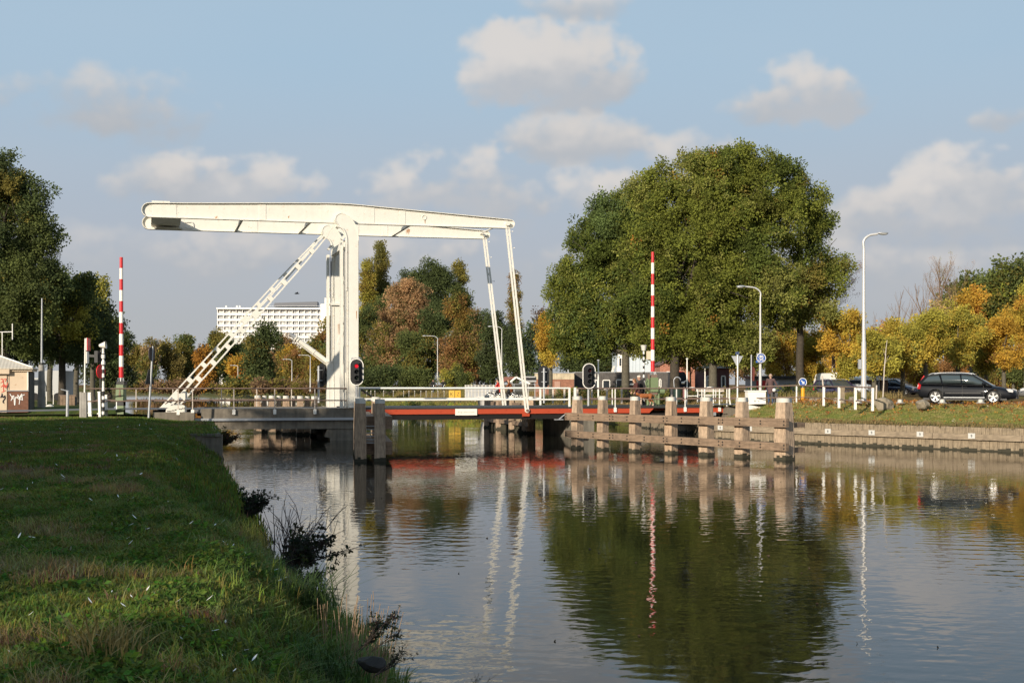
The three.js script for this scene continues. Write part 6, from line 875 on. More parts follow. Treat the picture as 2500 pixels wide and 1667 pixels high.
{ // boathouse with gable and moored boat
  const d = 118, gy = 1.5, xx = (px) => X(px, d) - X(1262, d), yy = (py) => Y(py, d) - gy, g = thing('boathouse', 'small shelter with red-brown roof and white gable boards beyond the hangers', 'shelter', [X(1262, d), gy, -d]);
  part('wall', box(xx(1292) - xx(1240), yy(936), 3, xx(1266), yy(936) / 2, -1.7), mat([0.035, 0.035, 0.03], 0.8), g); part('gable_board', [bar([xx(1246), yy(932), 0], [xx(1260), yy(920.5), 0], 0.1, 0.16), bar([xx(1260), yy(920.5), 0], [xx(1294), yy(937), 0], 0.1, 0.16)], M.plainWhite, g);
  part('roof', [bar([xx(1229), yy(931), -1.6], [xx(1259), yy(920.5), -1.6], 3.0, 0.1), plate(shapeOf([[xx(1226), yy(933)], [xx(1247), yy(933)], [xx(1260), yy(919.5)], [xx(1230), yy(919.5)]]), 0.1, -3), bar([xx(1260), yy(920.2), -1.7], [xx(1294), yy(936.5), -1.7], 3, 0.08)], mat([0.2, 0.09, 0.07], 0.8), g); part('canopy', [box(xx(1308) - xx(1272), 0.12, 2, xx(1290), yy(920), -2.6), box(xx(1310) - xx(1275), 0.5, 2, xx(1293), yy(926), -3.2)], M.galv, g); part('corner_post', [box(0.12, yy(934), 0.12, xx(1250), yy(934) / 2, -0.1), box(0.12, yy(936), 0.12, xx(1290), yy(936) / 2, -0.1)], M.palePost, g);
  const b = thing('boat', 'low white motor boat moored behind the moving deck', 'boat', [X(1236, 108), 0, -108], 0.3), hs = (l, w, y) => [[-l, y, -w], [l * 0.55, y, -w], [l, y, 0], [l * 0.55, y, w], [-l, y, w]], top = hs(2.3, 0.8, 2.0 - 0.05), bot = hs(1.95, 0.6, 0.1), p = [], idx = []; [...top, ...bot].forEach((q) => p.push(...q)); for (let i = 0; i < 5; i++) { const j = (i + 1) % 5; idx.push(i, j, i + 5, j, j + 5, i + 5); } idx.push(0, 1, 2, 0, 2, 3, 0, 3, 4);
  const hull = new THREE.BufferGeometry(); hull.setAttribute('position', new THREE.Float32BufferAttribute(p, 3)); hull.setIndex(idx); hull.computeVertexNormals(); part('hull', hull.toNonIndexed(), mat([0.62, 0.6, 0.57], 0.4, { side: THREE.DoubleSide }), b); part('cabin', [box(1.6, 0.22, 1.0, -0.6, 2.04, 0), box(0.8, 0.2, 0.8, 0.9, 2.0, 0)], M.plainWhite, b); part('gunwale', top.map((q, i) => bar(q, top[(i + 1) % 5], 0.08, 0.08)), M.plainWhite, b);
}
{ // yellow letter boards
  const d = 131, y0 = 1.0, g = thing('letter_board', 'pair of yellow boards with black K and Z standing in the far bank grass', 'sign', [X(1110, d), y0, -d], 0.08), s = 14.6 / F * d, h = 18.5 / F * d, yc = Y(962, d) - y0;
  [['K', -1], ['Z', 1]].forEach(([ch, k]) => { const t = canvasTex(128, 164, (c, w, hh) => { c.fillStyle = k < 0 ? '#eabf55' : '#d9a722'; c.fillRect(0, 0, w, hh); c.strokeStyle = '#8a6a10'; c.lineWidth = 5; c.strokeRect(3, 3, w - 6, hh - 6); c.fillStyle = '#2b230c'; c.font = '110px sans-serif'; c.textAlign = 'center'; c.fillText(ch, w / 2 - k * -6, hh / 2 + 40); }); const b = part('board', box(s, h, 0.04), mat([0.9, 0.9, 0.9], 0.55, { map: t }), g, 'yellow board with the letter ' + ch, false); const u = new THREE.BoxGeometry(s, h, 0.04); b.geometry = u; b.position.set(k * s * 0.52, yc, 0); b.rotation.y = k * -0.12; });
  part('post', [box(0.07, yc + h / 2, 0.07, 0, (yc + h / 2) / 2, -0.06), box(0.07, yc, 0.07, s, yc / 2, -0.08), box(0.07, yc, 0.07, -s, yc / 2, -0.08)], M.darkSteel, g);
}
{ // white picket fence and low posts along the far road
  const g = thing('picket_fence', 'white open picket fence with mesh beside the cyclists in red and brown', 'fence'), a = [X(1136, 122), -122], b = [X(1215, 106), -106]; for (let i = 0; i <= 9; i++) { const t = i / 9; part('fence_post', box(0.09, 1.45, 0.09, lerp(a[0], b[0], t), 1.5 + 0.72, lerp(a[1], b[1], t)), M.capWhite, g); if (i < 9) { const u = (i + 1) / 9; for (const y of [2.9, 2.35, 1.8]) part('fence_rail', bar([lerp(a[0], b[0], t), y, lerp(a[1], b[1], t)], [lerp(a[0], b[0], u), y, lerp(a[1], b[1], u)], 0.04, 0.05), M.capWhite, g); const pk = []; for (let k = 1; k < 7; k++) { const q = t + k / 63; pk.push(box(0.05, 1.25, 0.03, lerp(a[0], b[0], q), 2.2, lerp(a[1], b[1], q))); } part('pickets', pk, M.galv, g).userData.kind = 'stuff'; } }
  const g2 = thing('wire_fence', 'light mesh fence with thin white posts beyond the moving deck at the waterside', 'fence'), P = [[1225, 108], [1255, 107], [1285, 106], [1306, 105], [1330, 104]]; P.forEach(([px, d], i) => { part('fence_post', box(0.06, 1.5, 0.06, X(px, d), 1.6 + 0.7, -d), M.galv, g2); if (P[i + 1]) for (const y of [3.0, 2.5, 2.0]) part('fence_wire', bar([X(px, d), y, -d], [X(P[i + 1][0], P[i + 1][1]), y, -P[i + 1][1]], 0.02, 0.03), M.galv, g2); });
  for (const [i, px] of [895, 905, 915, 936, 960, 985, 998, 1012, 1027, 1040, 1054, 1069, 1084].entries()) { const d = 168 - i; const q = thing('verge_post', 'low verge post along the far bank road, ' + ORD[i] + ' from the tower', 'post', [X(px, d), 1.5, -d], 0, 'low white verge posts on the far bank'); part('post', box(0.08, 0.7, 0.08, 0, 0.3, 0), M.palePost, q); part('post_cap', box(0.09, 0.05, 0.09, 0, 0.67, 0), M.plainWhite, q); }
  for (const [i, px] of [1350, 1378, 1410, 1445, 1482, 1518, 1640].entries()) { const d = 97; const q = thing('wooden_post', 'pale wooden post before the hedge behind the red span, ' + ORD[i] + ' from the left', 'post', [X(px, d), 1.7, -d], 0, 'pale wooden posts before the hedge'); part('post', box(0.13, 1.05, 0.13, 0, 0.4, 0), M.railLight, q); part('post_top', new THREE.ConeGeometry(0.09, 0.06, 4).rotateY(0.785).translate(0, 0.955, 0), M.railLight, q); }
  for (const [px, d, h, lab] of [[1690, 84, 947, 'white bar fence post left of the bench behind the red span'], [1734, 86, 946, 'white bar fence post right of the bench behind the red span']]) { const q = thing('hoop_rail', lab, 'rail', [X(px, d), 1.85, -d]); part('hoop', tube([[-0.35, 0, 0], [-0.35, Y(h, d) - 2.0, 0], [-0.2, Y(h, d) - 1.86, 0], [0.2, Y(h, d) - 1.86, 0], [0.35, Y(h, d) - 2.0, 0], [0.35, 0, 0]], 0.04, 40), M.plainWhite, q); part('cross_tube', rod([-0.35, 0.4, 0], [0.35, 0.4, 0], 0.03), M.plainWhite, q); }
  const bn = thing('bench', 'pale wooden bench on the grass behind the red span, before the dark brick house', 'bench', [X(1735, 88), 1.85, -88]); for (const z of [-0.12, 0, 0.12]) part('slat', box(1.9, 0.05, 0.1, 0, 0.45, z), M.railLight, bn); part('backrest', [box(1.9, 0.12, 0.04, 0, 0.7, -0.22), box(1.9, 0.12, 0.04, 0, 0.85, -0.25)], M.railLight, bn); for (const x of [-0.75, 0.75]) part('leg', box(0.08, 0.44, 0.36, x, 0.2, 0), M.palePost, bn);
  const bi = thing('litter_bin', 'dark green litter bin with a white hooped handle behind the red span', 'bin', [X(1654, 86), 1.85, -86]); part('bin_body', cyl(0.28, 0.24, 0.95, 0, 0.48, 0, 16), mat([0.02, 0.04, 0.03], 0.5), bi); part('hoop', tube([[-0.2, 0.9, 0], [-0.2, 1.5, 0], [0, 1.62, 0], [0.2, 1.5, 0], [0.2, 1.4, 0]], 0.03), M.galv, bi);
}
{ const g = thing('bird', 'small dark bird flying over the trees left of the tower', 'bird', at(724.5, 717, 120), 0.4); part('body', flesh([[-0.12, 0, 0, 0.14, 0.02, 0, 0.05, 0.04], [0.14, 0.02, 0, 0.22, 0.03, 0, 0.035, 0.02], [-0.12, 0, 0, -0.24, 0.01, 0, 0.035, 0.02]], 0.02, 30), M.black, g); for (const s of [-1, 1]) part('wing', plate(shapeOf([[-0.1, 0], [0.08, 0], [0.0, 0.42], [-0.08, 0.38]]), 0.012).rotateX(s * Math.PI / 2).rotateX(-s * 0.3).translate(0, 0.02, 0), M.darkSteel, g); }
// ------------------------------------------------------------------ trees
const leafMat = (rough = 0.9) => new THREE.MeshPhysicalMaterial({ color: 0xffffff, roughness: rough, transmission: 0.38, thickness: 0, side: THREE.DoubleSide, specularIntensity: 0.15 });
M.leaf = leafMat();
function leafClump(seed, n, size, spread, long = 1) {           // many small folded leaves round a few twigs
  const r = rngOf(seed), p = [], nn = [];
  for (let i = 0; i < n; i++) {
    const u = r() * 2 - 1, a = r() * 6.283, q = Math.sqrt(1 - u * u), R = spread * r() ** 0.45, c = V(q * Math.cos(a) * R, u * R * 0.85, q * Math.sin(a) * R);
    const d = V(r() - 0.5, r() - 0.62, r() - 0.5).add(c.clone().multiplyScalar(0.8 / spread)).normalize(), s = V(r() - 0.5, r() - 0.5, r() - 0.5).cross(d).normalize(), l = size * (0.7 + 0.6 * r()), w = l * 0.34 / long, up = d.clone().cross(s), m = c.clone().addScaledVector(d, l * 0.5).addScaledVector(up, l * 0.1), e = c.clone().addScaledVector(d, l), A = m.clone().addScaledVector(s, w).addScaledVector(up, -l * 0.12), B = m.clone().addScaledVector(s, -w).addScaledVector(up, -l * 0.12);
    for (const t of [[c, A, m], [A, e, m], [c, m, B], [m, e, B]]) for (const v of t) p.push(v.x, v.y, v.z);
  }
  const g = new THREE.BufferGeometry(); g.setAttribute('position', new THREE.Float32BufferAttribute(p, 3)); g.computeVertexNormals();
  return g;
}
const CL = { near: [1, 2, 3].map((s) => leafClump(s, 34, 0.17, 0.46)), mid: [4, 5].map((s) => leafClump(s, 30, 0.27, 0.7)), far: [6, 7].map((s) => leafClump(s, 30, 0.5, 1.25)), vfar: [8].map((s) => leafClump(s, 26, 0.95, 2.2)), fine: [9].map((s) => leafClump(s, 26, 0.11, 0.5)) };
function limbGeom(p, q, r0, r1, rand, wob = 0.08) { const L = p.distanceTo(q), m = [0.33, 0.66].map((t) => p.clone().lerp(q, t).add(V(rand() - 0.5, rand() - 0.2, rand() - 0.5).multiplyScalar(L * wob))), c = new THREE.CatmullRomCurve3([p, ...m, q]), n = 5, g = []; for (let i = 0; i < n; i++) g.push(rod(c.getPoint(i / n), c.getPoint((i + 1.04) / n), lerp(r0, r1, i / n), lerp(r0, r1, (i + 1) / n), 7)); return [g, c]; }
// lobes: [x, y, z, rx, ry, rz] in the tree's frame; colours: [[rgb, weight] ...]
function tree(name, label, pos, spec) {
  const g = thing(name, label, spec.category ?? 'tree', pos, 0, spec.group), r = rngOf(spec.seed), wood = [], lobes = spec.lobes, th = spec.trunkH ?? 3, tr = spec.trunkR ?? 0.25;
  const topY = Math.max(...lobes.map((l) => l[1])), tx = spec.lean ?? 0, fork = V(tx * 0.4, th, 0);
  wood.push(limbGeom(V(0, -0.3, 0), fork, tr, tr * 0.8, r, 0.02)[0], limbGeom(fork, V(tx, lerp(th, topY, 0.8), 0), tr * 0.8, tr * 0.25, r, 0.05)[0], cyl(tr * 1.02, tr * 1.5, 0.5, 0, 0.1, 0, 9));
  for (const l of lobes) { const s = V(tx * 0.6, lerp(th, Math.max(th, l[1]), 0.1 + 0.35 * r()), 0), [gm, c] = limbGeom(s, V(l[0], l[1] + l[4] * 0.2, l[2]), tr * 0.45, tr * 0.1, r); wood.push(gm); for (let k = 0; k < (spec.twigs ?? 2); k++) { const b = c.getPoint(0.5 + 0.45 * r()); wood.push(limbGeom(b, V(l[0] + (r() - 0.5) * l[3] * 1.7, l[1] + (r() - 0.4) * l[4] * 1.6, l[2] + (r() - 0.5) * l[5] * 1.7), tr * 0.16, tr * 0.04, r)[0]); } }
  part('trunk', wood, spec.bark ?? M.bark, g);
  const forms = CL[spec.leaf ?? 'mid'], per = forms.map(() => [[], []]), dens = spec.density ?? 1, spread = { near: 0.46, mid: 0.7, far: 1.25, vfar: 2.2, fine: 0.5 }[spec.leaf ?? 'mid'];
  for (const l of lobes) {
    const area = 4 * Math.PI * ((l[3] * l[4]) ** 1.6 / 3 + (l[3] * l[5]) ** 1.6 / 3 + (l[4] * l[5]) ** 1.6 / 3) ** (1 / 1.6), n = Math.max(6, Math.round(dens * area / (spread * spread) * 1.25)), tint = r() - 0.5, lp = pick(spec.colors, r());
    const subs = Array.from({ length: spec.boughs ?? 11 }, () => { const u = r() * 2 - 1, a = r() * 6.283, q = Math.sqrt(1 - u * u), R = 0.5 + 0.38 * r(), s = (0.3 + 0.2 * r()) * (spec.bough ?? 1); return [l[0] + q * Math.cos(a) * l[3] * R, l[1] + u * l[4] * R, l[2] + q * Math.sin(a) * l[5] * R, l[3] * s, l[4] * s * 0.8, l[5] * s, 0.75 + 0.5 * r()]; });
    for (let i = 0; i < n * 1.3; i++) {
      const sb = subs[i % (subs.length + 2)] ?? [l[0], l[1], l[2], l[3] * 0.75, l[4] * 0.75, l[5] * 0.75, 0.9];
      const u = r() * 2 - 1, a = r() * 6.283, q = Math.sqrt(1 - u * u), dx = q * Math.cos(a), dy = u, dz = q * Math.sin(a), bump = 1 + (spec.rough ?? 0.45) * PN.noise(dx * 2.3 + spec.seed, dy * 2.3 + l[0], dz * 2.3 + l[1]) + 0.16 * PN.noise(dx * 6, dy * 6 + spec.seed, dz * 6);
      const R = bump * (r() < 0.72 ? 0.78 + 0.42 * r() ** 1.5 : 0.35 + 0.5 * r()), x = sb[0] + dx * sb[3] * R, y = sb[1] + dy * sb[4] * R, z = sb[2] + dz * sb[5] * R;
      if (y < (spec.minY ?? 0.8) + 0.6 * r()) continue;
      if (spec.gaps && PN.noise(x * 0.55 + spec.seed, y * 0.55, z * 0.55) > spec.gaps) continue;
      const f = Math.floor(r() * forms.length), near = PN.noise(x * 0.35 + spec.seed * 3, y * 0.35, z * 0.35) + 0.5 * (r() - 0.5);
      const base = near > (spec.patch ?? 0.12) && spec.colors.length > 1 ? pick(spec.colors, r()) : lp, k = sb[6] * (1 + 0.3 * tint * 0.5 + 0.4 * (r() - 0.5));
      per[f][0].push(placed(x, y, z, r() * 6.28, r() * 6.28, r() * 6.28, 0.5 + 0.7 * r())); per[f][1].push(base.map((c) => c * k));
    }
  }
  per.forEach(([m, c], i) => m.length && instanced('crown', forms[i], M.leaf, m, c, g));
  return g;
}
const pick = (list, t) => { let s = 0; for (const [, w] of list) s += w; t *= s; for (const [c, w] of list) { if ((t -= w) <= 0) return c; } return list[0][0]; };
const C = { oak: [0.185, 0.205, 0.036], oakD: [0.115, 0.145, 0.03], oakL: [0.29, 0.29, 0.075], olive: [0.23, 0.19, 0.045], yellow: [0.52, 0.39, 0.065], gold: [0.52, 0.325, 0.05], yg: [0.38, 0.34, 0.06], orange: [0.48, 0.23, 0.045], rust: [0.3, 0.16, 0.06], brown: [0.29, 0.185, 0.085], copper: [0.42, 0.26, 0.13], dark: [0.085, 0.11, 0.038], shadeGreen: [0.08, 0.1, 0.04], blueGreen: [0.075, 0.115, 0.085], mid: [0.125, 0.15, 0.045], tan: [0.4, 0.28, 0.14] };  // the darkest tree green has the shade of the wood mixed into it
const at0 = (px, d, gy) => V(X(px, d), gy, -d);
// lobes given as photo pixels at the tree's depth: [px, py, radius px, (height px), (depth offset m)]
const lobesAt = (px0, d, gy, list) => list.map(([px, py, rr, rh = rr, dz = 0]) => { const m = d / F; return [(px - px0) * m, Y(py, d) - gy, dz, rr * m, rh * m, rr * m * 0.9]; });

// the clump of oaks on the right
{
  const oakC = [[C.oak, 6], [C.oakD, 2.5], [C.oakL, 2], [C.olive, 0.4], [C.orange, 0.12]], gy = 1.9;
  tree('oak_tree', 'leftmost big green oak of the clump behind the bridge, lower than the one beside it', at0(1528, 103, gy), { seed: 21, trunkH: 3.4, trunkR: 0.36, boughs: 26, bough: 0.88, bark: M.greyBark, leaf: 'near', density: 0.95, minY: 2.2, gaps: 0.36, lobes: lobesAt(1528, 103, gy, [[1385, 690, 62], [1405, 770, 70], [1450, 610, 72], [1500, 545, 78], [1545, 500, 55], [1440, 800, 72, 62], [1480, 700, 105], [1560, 610, 95], [1510, 800, 80, 66], [1380, 835, 40, 30], [1560, 720, 90], [1450, 850, 50, 26], [1570, 850, 40, 26]]), colors: [[C.oak, 4], [C.oakD, 2.5], [C.oakL, 2.2], [[0.14, 0.19, 0.06], 2]] });
  tree('oak_tree', 'tallest wide green oak of the clump, with a dark forked trunk right of the barrier', at0(1648, 98, gy), { seed: 22, trunkH: 3.0, trunkR: 0.42, boughs: 26, bough: 0.88, leaf: 'near', density: 0.9, minY: 2.4, gaps: 0.36, lobes: lobesAt(1648, 98, gy, [[1600, 600, 80], [1640, 500, 78], [1700, 440, 75], [1745, 425, 66], [1580, 470, 52], [1615, 440, 50], [1600, 720, 90], [1690, 570, 110], [1660, 700, 110], [1620, 815, 76, 56], [1720, 810, 80, 64], [1680, 840, 40, 26], [1745, 850, 40, 30], [1750, 690, 95], [1760, 520, 90]]), colors: oakC });
  tree('oak_tree', 'green oak on the right of the clump reaching the highest leaves', at0(1742, 99, gy), { seed: 23, trunkH: 3.4, trunkR: 0.36, boughs: 26, bough: 0.88, bark: M.greyBark, leaf: 'near', density: 0.9, minY: 2.2, lobes: lobesAt(1742, 99, gy, [[1790, 425, 70], [1850, 420, 66], [1905, 440, 60], [1830, 500, 100], [1905, 530, 82], [1820, 620, 100], [1870, 700, 95], [1800, 760, 90], [1830, 840, 75, 50], [1750, 840, 60, 44], [1800, 876, 46, 34], [1850, 868, 44, 32], [1790, 540, 70], [1785, 680, 80]]), colors: oakC, gaps: 0.3 });
  tree('oak_tree', 'thinning green oak with a dark straight trunk at the right end of the clump', at0(1955, 101, gy), { seed: 24, trunkH: 4.6, trunkR: 0.34, boughs: 24, bough: 0.88, leaf: 'near', density: 0.75, minY: 4, lobes: lobesAt(1955, 101, gy, [[1975, 480, 55], [1995, 555, 46], [1950, 560, 62], [1985, 630, 58], [2020, 690, 55, 48], [1950, 690, 80], [1905, 770, 62, 46], [1990, 760, 60, 40], [2045, 650, 36, 30]]), colors: [[C.oak, 5], [C.oakL, 2], [C.olive, 0.7], [C.oakD, 1.5]], gaps: 0.25, twigs: 5 });
}
tree('young_oak', 'small yellowing tree with a thin dark trunk before the pink brick house', at0(1686, 108, 1.9), { seed: 25, trunkH: 1.6, trunkR: 0.09, leaf: 'near', density: 0.6, minY: 1.2, category: 'tree', lobes: lobesAt(1686, 108, 1.9, [[1672, 880, 22], [1700, 888, 24], [1688, 860, 22], [1640, 880, 20, 24]]), colors: [[C.olive, 3], [C.gold, 2], [C.oak, 2]], gaps: 0.3 });
// a bare tree: limbs that keep splitting
function bareTree(label, pos, h, spreadW, seed, m, depth = 5, leaves) {
  const g = thing('bare_tree', label, 'tree', pos), r = rngOf(seed), w = [], tips = [];
  const grow = (p, d, len, rad, n) => { const q = p.clone().addScaledVector(d, len); w.push(rod(p, q, rad, rad * 0.66, n > 3 ? 7 : 4)); if (!n) { tips.push(q); return; } const k = n > 2 ? 4 : 3; for (let i = 0; i < k; i++) { const t = 0.45 + 0.55 * (i + 1) / k, a = r() * 6.283, dd = d.clone().multiplyScalar(i === k - 1 ? 1.5 : 0.75).add(V(Math.cos(a) * spreadW, 0.25 + 0.2 * r(), Math.sin(a) * spreadW)).normalize(); grow(p.clone().lerp(q, t), dd, len * (0.55 + 0.25 * r()), rad * (i === k - 1 ? 0.66 : 0.42), n - 1); } };
  w.push(rod([0, -0.2, 0], [0, h * 0.22, 0], h * 0.014, h * 0.012, 8)); grow(V(0, h * 0.22, 0), V(0, 1, 0), h * 0.3, h * 0.012, depth); part('trunk', w, m, g);
  if (leaves) instanced('crown', CL.fine[0], M.leaf, tips.filter(() => r() < leaves[1]).map((q) => placed(q.x, q.y, q.z, r() * 6, r() * 6, r() * 6, 0.7)), tips.map(() => leaves[0].map((c) => c * (0.7 + 0.6 * r()))), g);
  return g;
}
const twigM = mat([0.13, 0.09, 0.06], 0.95), twigFar = mat([0.2, 0.13, 0.08], 0.95);
bareTree('bare brown-twigged tree filling the gap right of the thinning oak', at0(2036, 104, 1.9), 12, 1.15, 31, twigM, 5, [C.brown, 0.25]);
// golden trees along the right
{
  const gold = (px, d, top, hw, bottom, seed, colors, label, name = 'autumn_tree', extra = {}) => { const gy = 1.9, list = [], r = rngOf(seed), h = bottom - top; for (let i = 0; i < 7; i++) { const t = (i + 0.5) / 7, env = Math.sin(Math.PI * (0.16 + 0.8 * t)) * hw; list.push([px + (r() - 0.5) * env * 0.9, lerp(top + hw * 0.4, bottom - hw * 0.3, t), hw * (0.42 + 0.2 * r()) * (0.6 + 0.5 * Math.sin(Math.PI * (0.15 + 0.8 * t))), h * 0.16, (r() - 0.5) * hw * d / F]); } return tree(name, label, at0(px, d, gy), { seed, trunkH: (950 - bottom) / F * d + 1.0, trunkR: 0.13 + hw * 0.0012, bark: M.greyBark, leaf: d > 135 ? 'mid' : 'near', density: extra.density ?? 0.95, minY: 1.4, lobes: lobesAt(px, d, gy, list), colors, rough: 0.6, gaps: 0.35, twigs: 3, ...extra }); };
  const Y1 = [[C.yellow, 4], [C.gold, 2], [C.yg, 1.5]], Y2 = [[C.yg, 3], [C.yellow, 3], [C.oakL, 1]], Y3 = [[C.gold, 3], [C.orange, 1], [C.yellow, 3], [C.yg, 1]], O = [[C.orange, 3], [C.gold, 3], [C.yg, 1]];
  gold(1345, 118, 765, 46, 895, 101, Y1, 'golden low-branched tree at the left foot of the oak clump');
  gold(1900, 135, 770, 70, 935, 102, [[C.gold, 3], [C.brown, 2], [C.yellow, 2]], 'golden brown tree behind the blue cycle sign');
  gold(1990, 107, 790, 62, 935, 103, Y1, 'bright golden tree right of the dark straight oak trunk');
  gold(2062, 101, 745, 62, 930, 104, Y1, 'tall golden tree behind the tall lamp', 'autumn_tree', { lean: 0.4 });
  gold(2135, 99, 800, 66, 925, 105, Y2, 'yellow-green tree right of the tall lamp, above the small porch');
  gold(2205, 103, 770, 74, 925, 106, Y2, 'broad yellow-green tree above the big grey boulder');
  gold(2262, 112, 745, 84, 905, 107, [[C.yellow, 3], [C.yg, 3], [C.gold, 1]], 'large yellow tree above the left half of the black car');
  gold(2340, 118, 735, 84, 900, 108, Y2, 'large yellow-green tree above the right half of the black car');
  gold(2372, 150, 695, 46, 860, 109, O, 'bright orange-topped tree behind the yellow trees near the right edge');
  gold(2408, 124, 790, 64, 915, 110, [[C.yg, 3], [C.mid, 2], [C.yellow, 1]], 'dull green tree between the two large yellow trees and the orange ones');
  gold(2452, 118, 745, 66, 905, 111, [[C.gold, 3], [C.yellow, 2], [C.rust, 1.5]], 'orange and yellow tree second from the right edge');
  gold(2510, 112, 690, 62, 900, 112, Y3, 'orange tree cut by the right picture edge');
  gold(2300, 138, 715, 60, 860, 113, [[C.tan, 3], [C.yg, 1], [C.brown, 1]], 'thin tan tree with few leaves behind the large yellow tree', 'autumn_tree', { density: 0.4, twigs: 6 });
  gold(2330, 134, 850, 50, 935, 114, [[C.rust, 3], [C.orange, 2], [C.brown, 1]], 'low rust-coloured tree right behind the black car roof');
  gold(2245, 140, 850, 60, 940, 115, [[C.rust, 2], [C.orange, 2], [C.yellow, 1]], 'low orange tree left behind the black car');
  gold(2110, 160, 795, 60, 930, 116, [[C.tan, 2], [C.gold, 2], [C.yg, 1]], 'hazy tan-gold tree in the gap behind the tall lamp');
  gold(2180, 168, 780, 66, 930, 117, [[C.tan, 2], [C.yellow, 2], [C.orange, 1]], 'hazy gold tree under the bare treetops');
  gold(2035, 165, 740, 54, 930, 118, [[C.gold, 2], [C.tan, 2]], 'pale gold tree behind the bare-twigged tree');
  gold(2475, 150, 850, 60, 940, 119, [[C.mid, 2], [C.olive, 2], [C.yg, 1]], 'dark olive tree behind the bonnet of the black car');
  const green = (px, d, top, hw, seed, label, colors = [[C.mid, 3], [C.olive, 2], [C.oak, 2]]) => { const gy = 2; return tree('green_tree', label, at0(px, d, gy), { seed, trunkH: 6, trunkR: 0.3, leaf: 'far', density: 0.9, lobes: lobesAt(px, d, gy, [[px, top + hw * 0.7, hw * 0.7], [px - hw * 0.5, top + hw * 1.15, hw * 0.6], [px + hw * 0.5, top + hw * 1.1, hw * 0.6], [px, top + hw * 1.7, hw * 0.85], [px, top + hw * 2.4, hw * 0.85]]), colors, rough: 0.7 }); };
  green(2395, 205, 660, 62, 121, 'green tree behind the orange-topped tree, left of the tallest green one'); green(2470, 200, 628, 66, 122, 'tallest green tree in the right-hand background'); green(2530, 205, 612, 60, 123, 'green tree cut by the right picture edge, far back'); green(2345, 215, 690, 48, 124, 'lower green tree at the left end of the far right-hand greens');
  [[1990, 'left of the tall lamp'], [2080, 'right of the tall lamp'], [2170, 'above the big grey boulder'], [2260, 'left of the black car roof'], [2350, 'over the black car'], [2440, 'over the bonnet of the black car'], [2520, 'at the right picture edge']].forEach(([px, w], i) => tree('dark_shrub', 'dark understorey shrub far behind, ' + w, at0(px, 190, 1.8), { seed: 170 + i, category: 'shrub', trunkH: 1, trunkR: 0.12, leaf: 'mid', density: 0.8, minY: 0, lobes: lobesAt(px, 190, 1.8, [[px - 30, 925, 34, 30], [px + 15, 915, 40, 36], [px + 40, 935, 30, 22]]), colors: [[C.dark, 3], [C.olive, 2], [C.rust, 1]] }));
  bareTree('tall bare treetop standing out above the yellow trees', at0(2310, 165, 2), 16.8, 0.42, 32, twigFar, 5, [C.tan, 0.12]); bareTree('bare treetop left of the tallest bare one', at0(2262, 170, 2), 14, 0.42, 33, twigFar, 4); bareTree('small slim bare treetop above the gold trees', at0(2206, 180, 2), 12.6, 0.4, 34, twigFar, 4); bareTree('small spreading bare treetop right of the tall lamp', at0(2170, 178, 2), 11.5, 0.5, 35, twigFar, 4);
  { const d = 70, g = thing('sapling', 'thin leafless pale sapling leaning right above the large grey boulder', 'young tree', at0(2156, d, 2.0)); const k = (px) => X(px, d) - X(2156, d), yy = (py) => Y(py, d) - 2; part('trunk', [limbGeom(V(0, 0, 0), V(k(2160), yy(900), 0), 0.035, 0.03, rngOf(5), 0.02)[0], limbGeom(V(k(2160), yy(900), 0), V(k(2167), yy(830), 0), 0.03, 0.015, rngOf(6), 0.02)[0]], M.railLight, g); part('twig', [rod([k(2161), yy(890), 0], [k(2169), yy(868), 0.1], 0.01, 0.005, 4), rod([k(2163), yy(870), 0], [k(2156), yy(850), 0], 0.009, 0.004, 4)], M.railLight, g); }
}
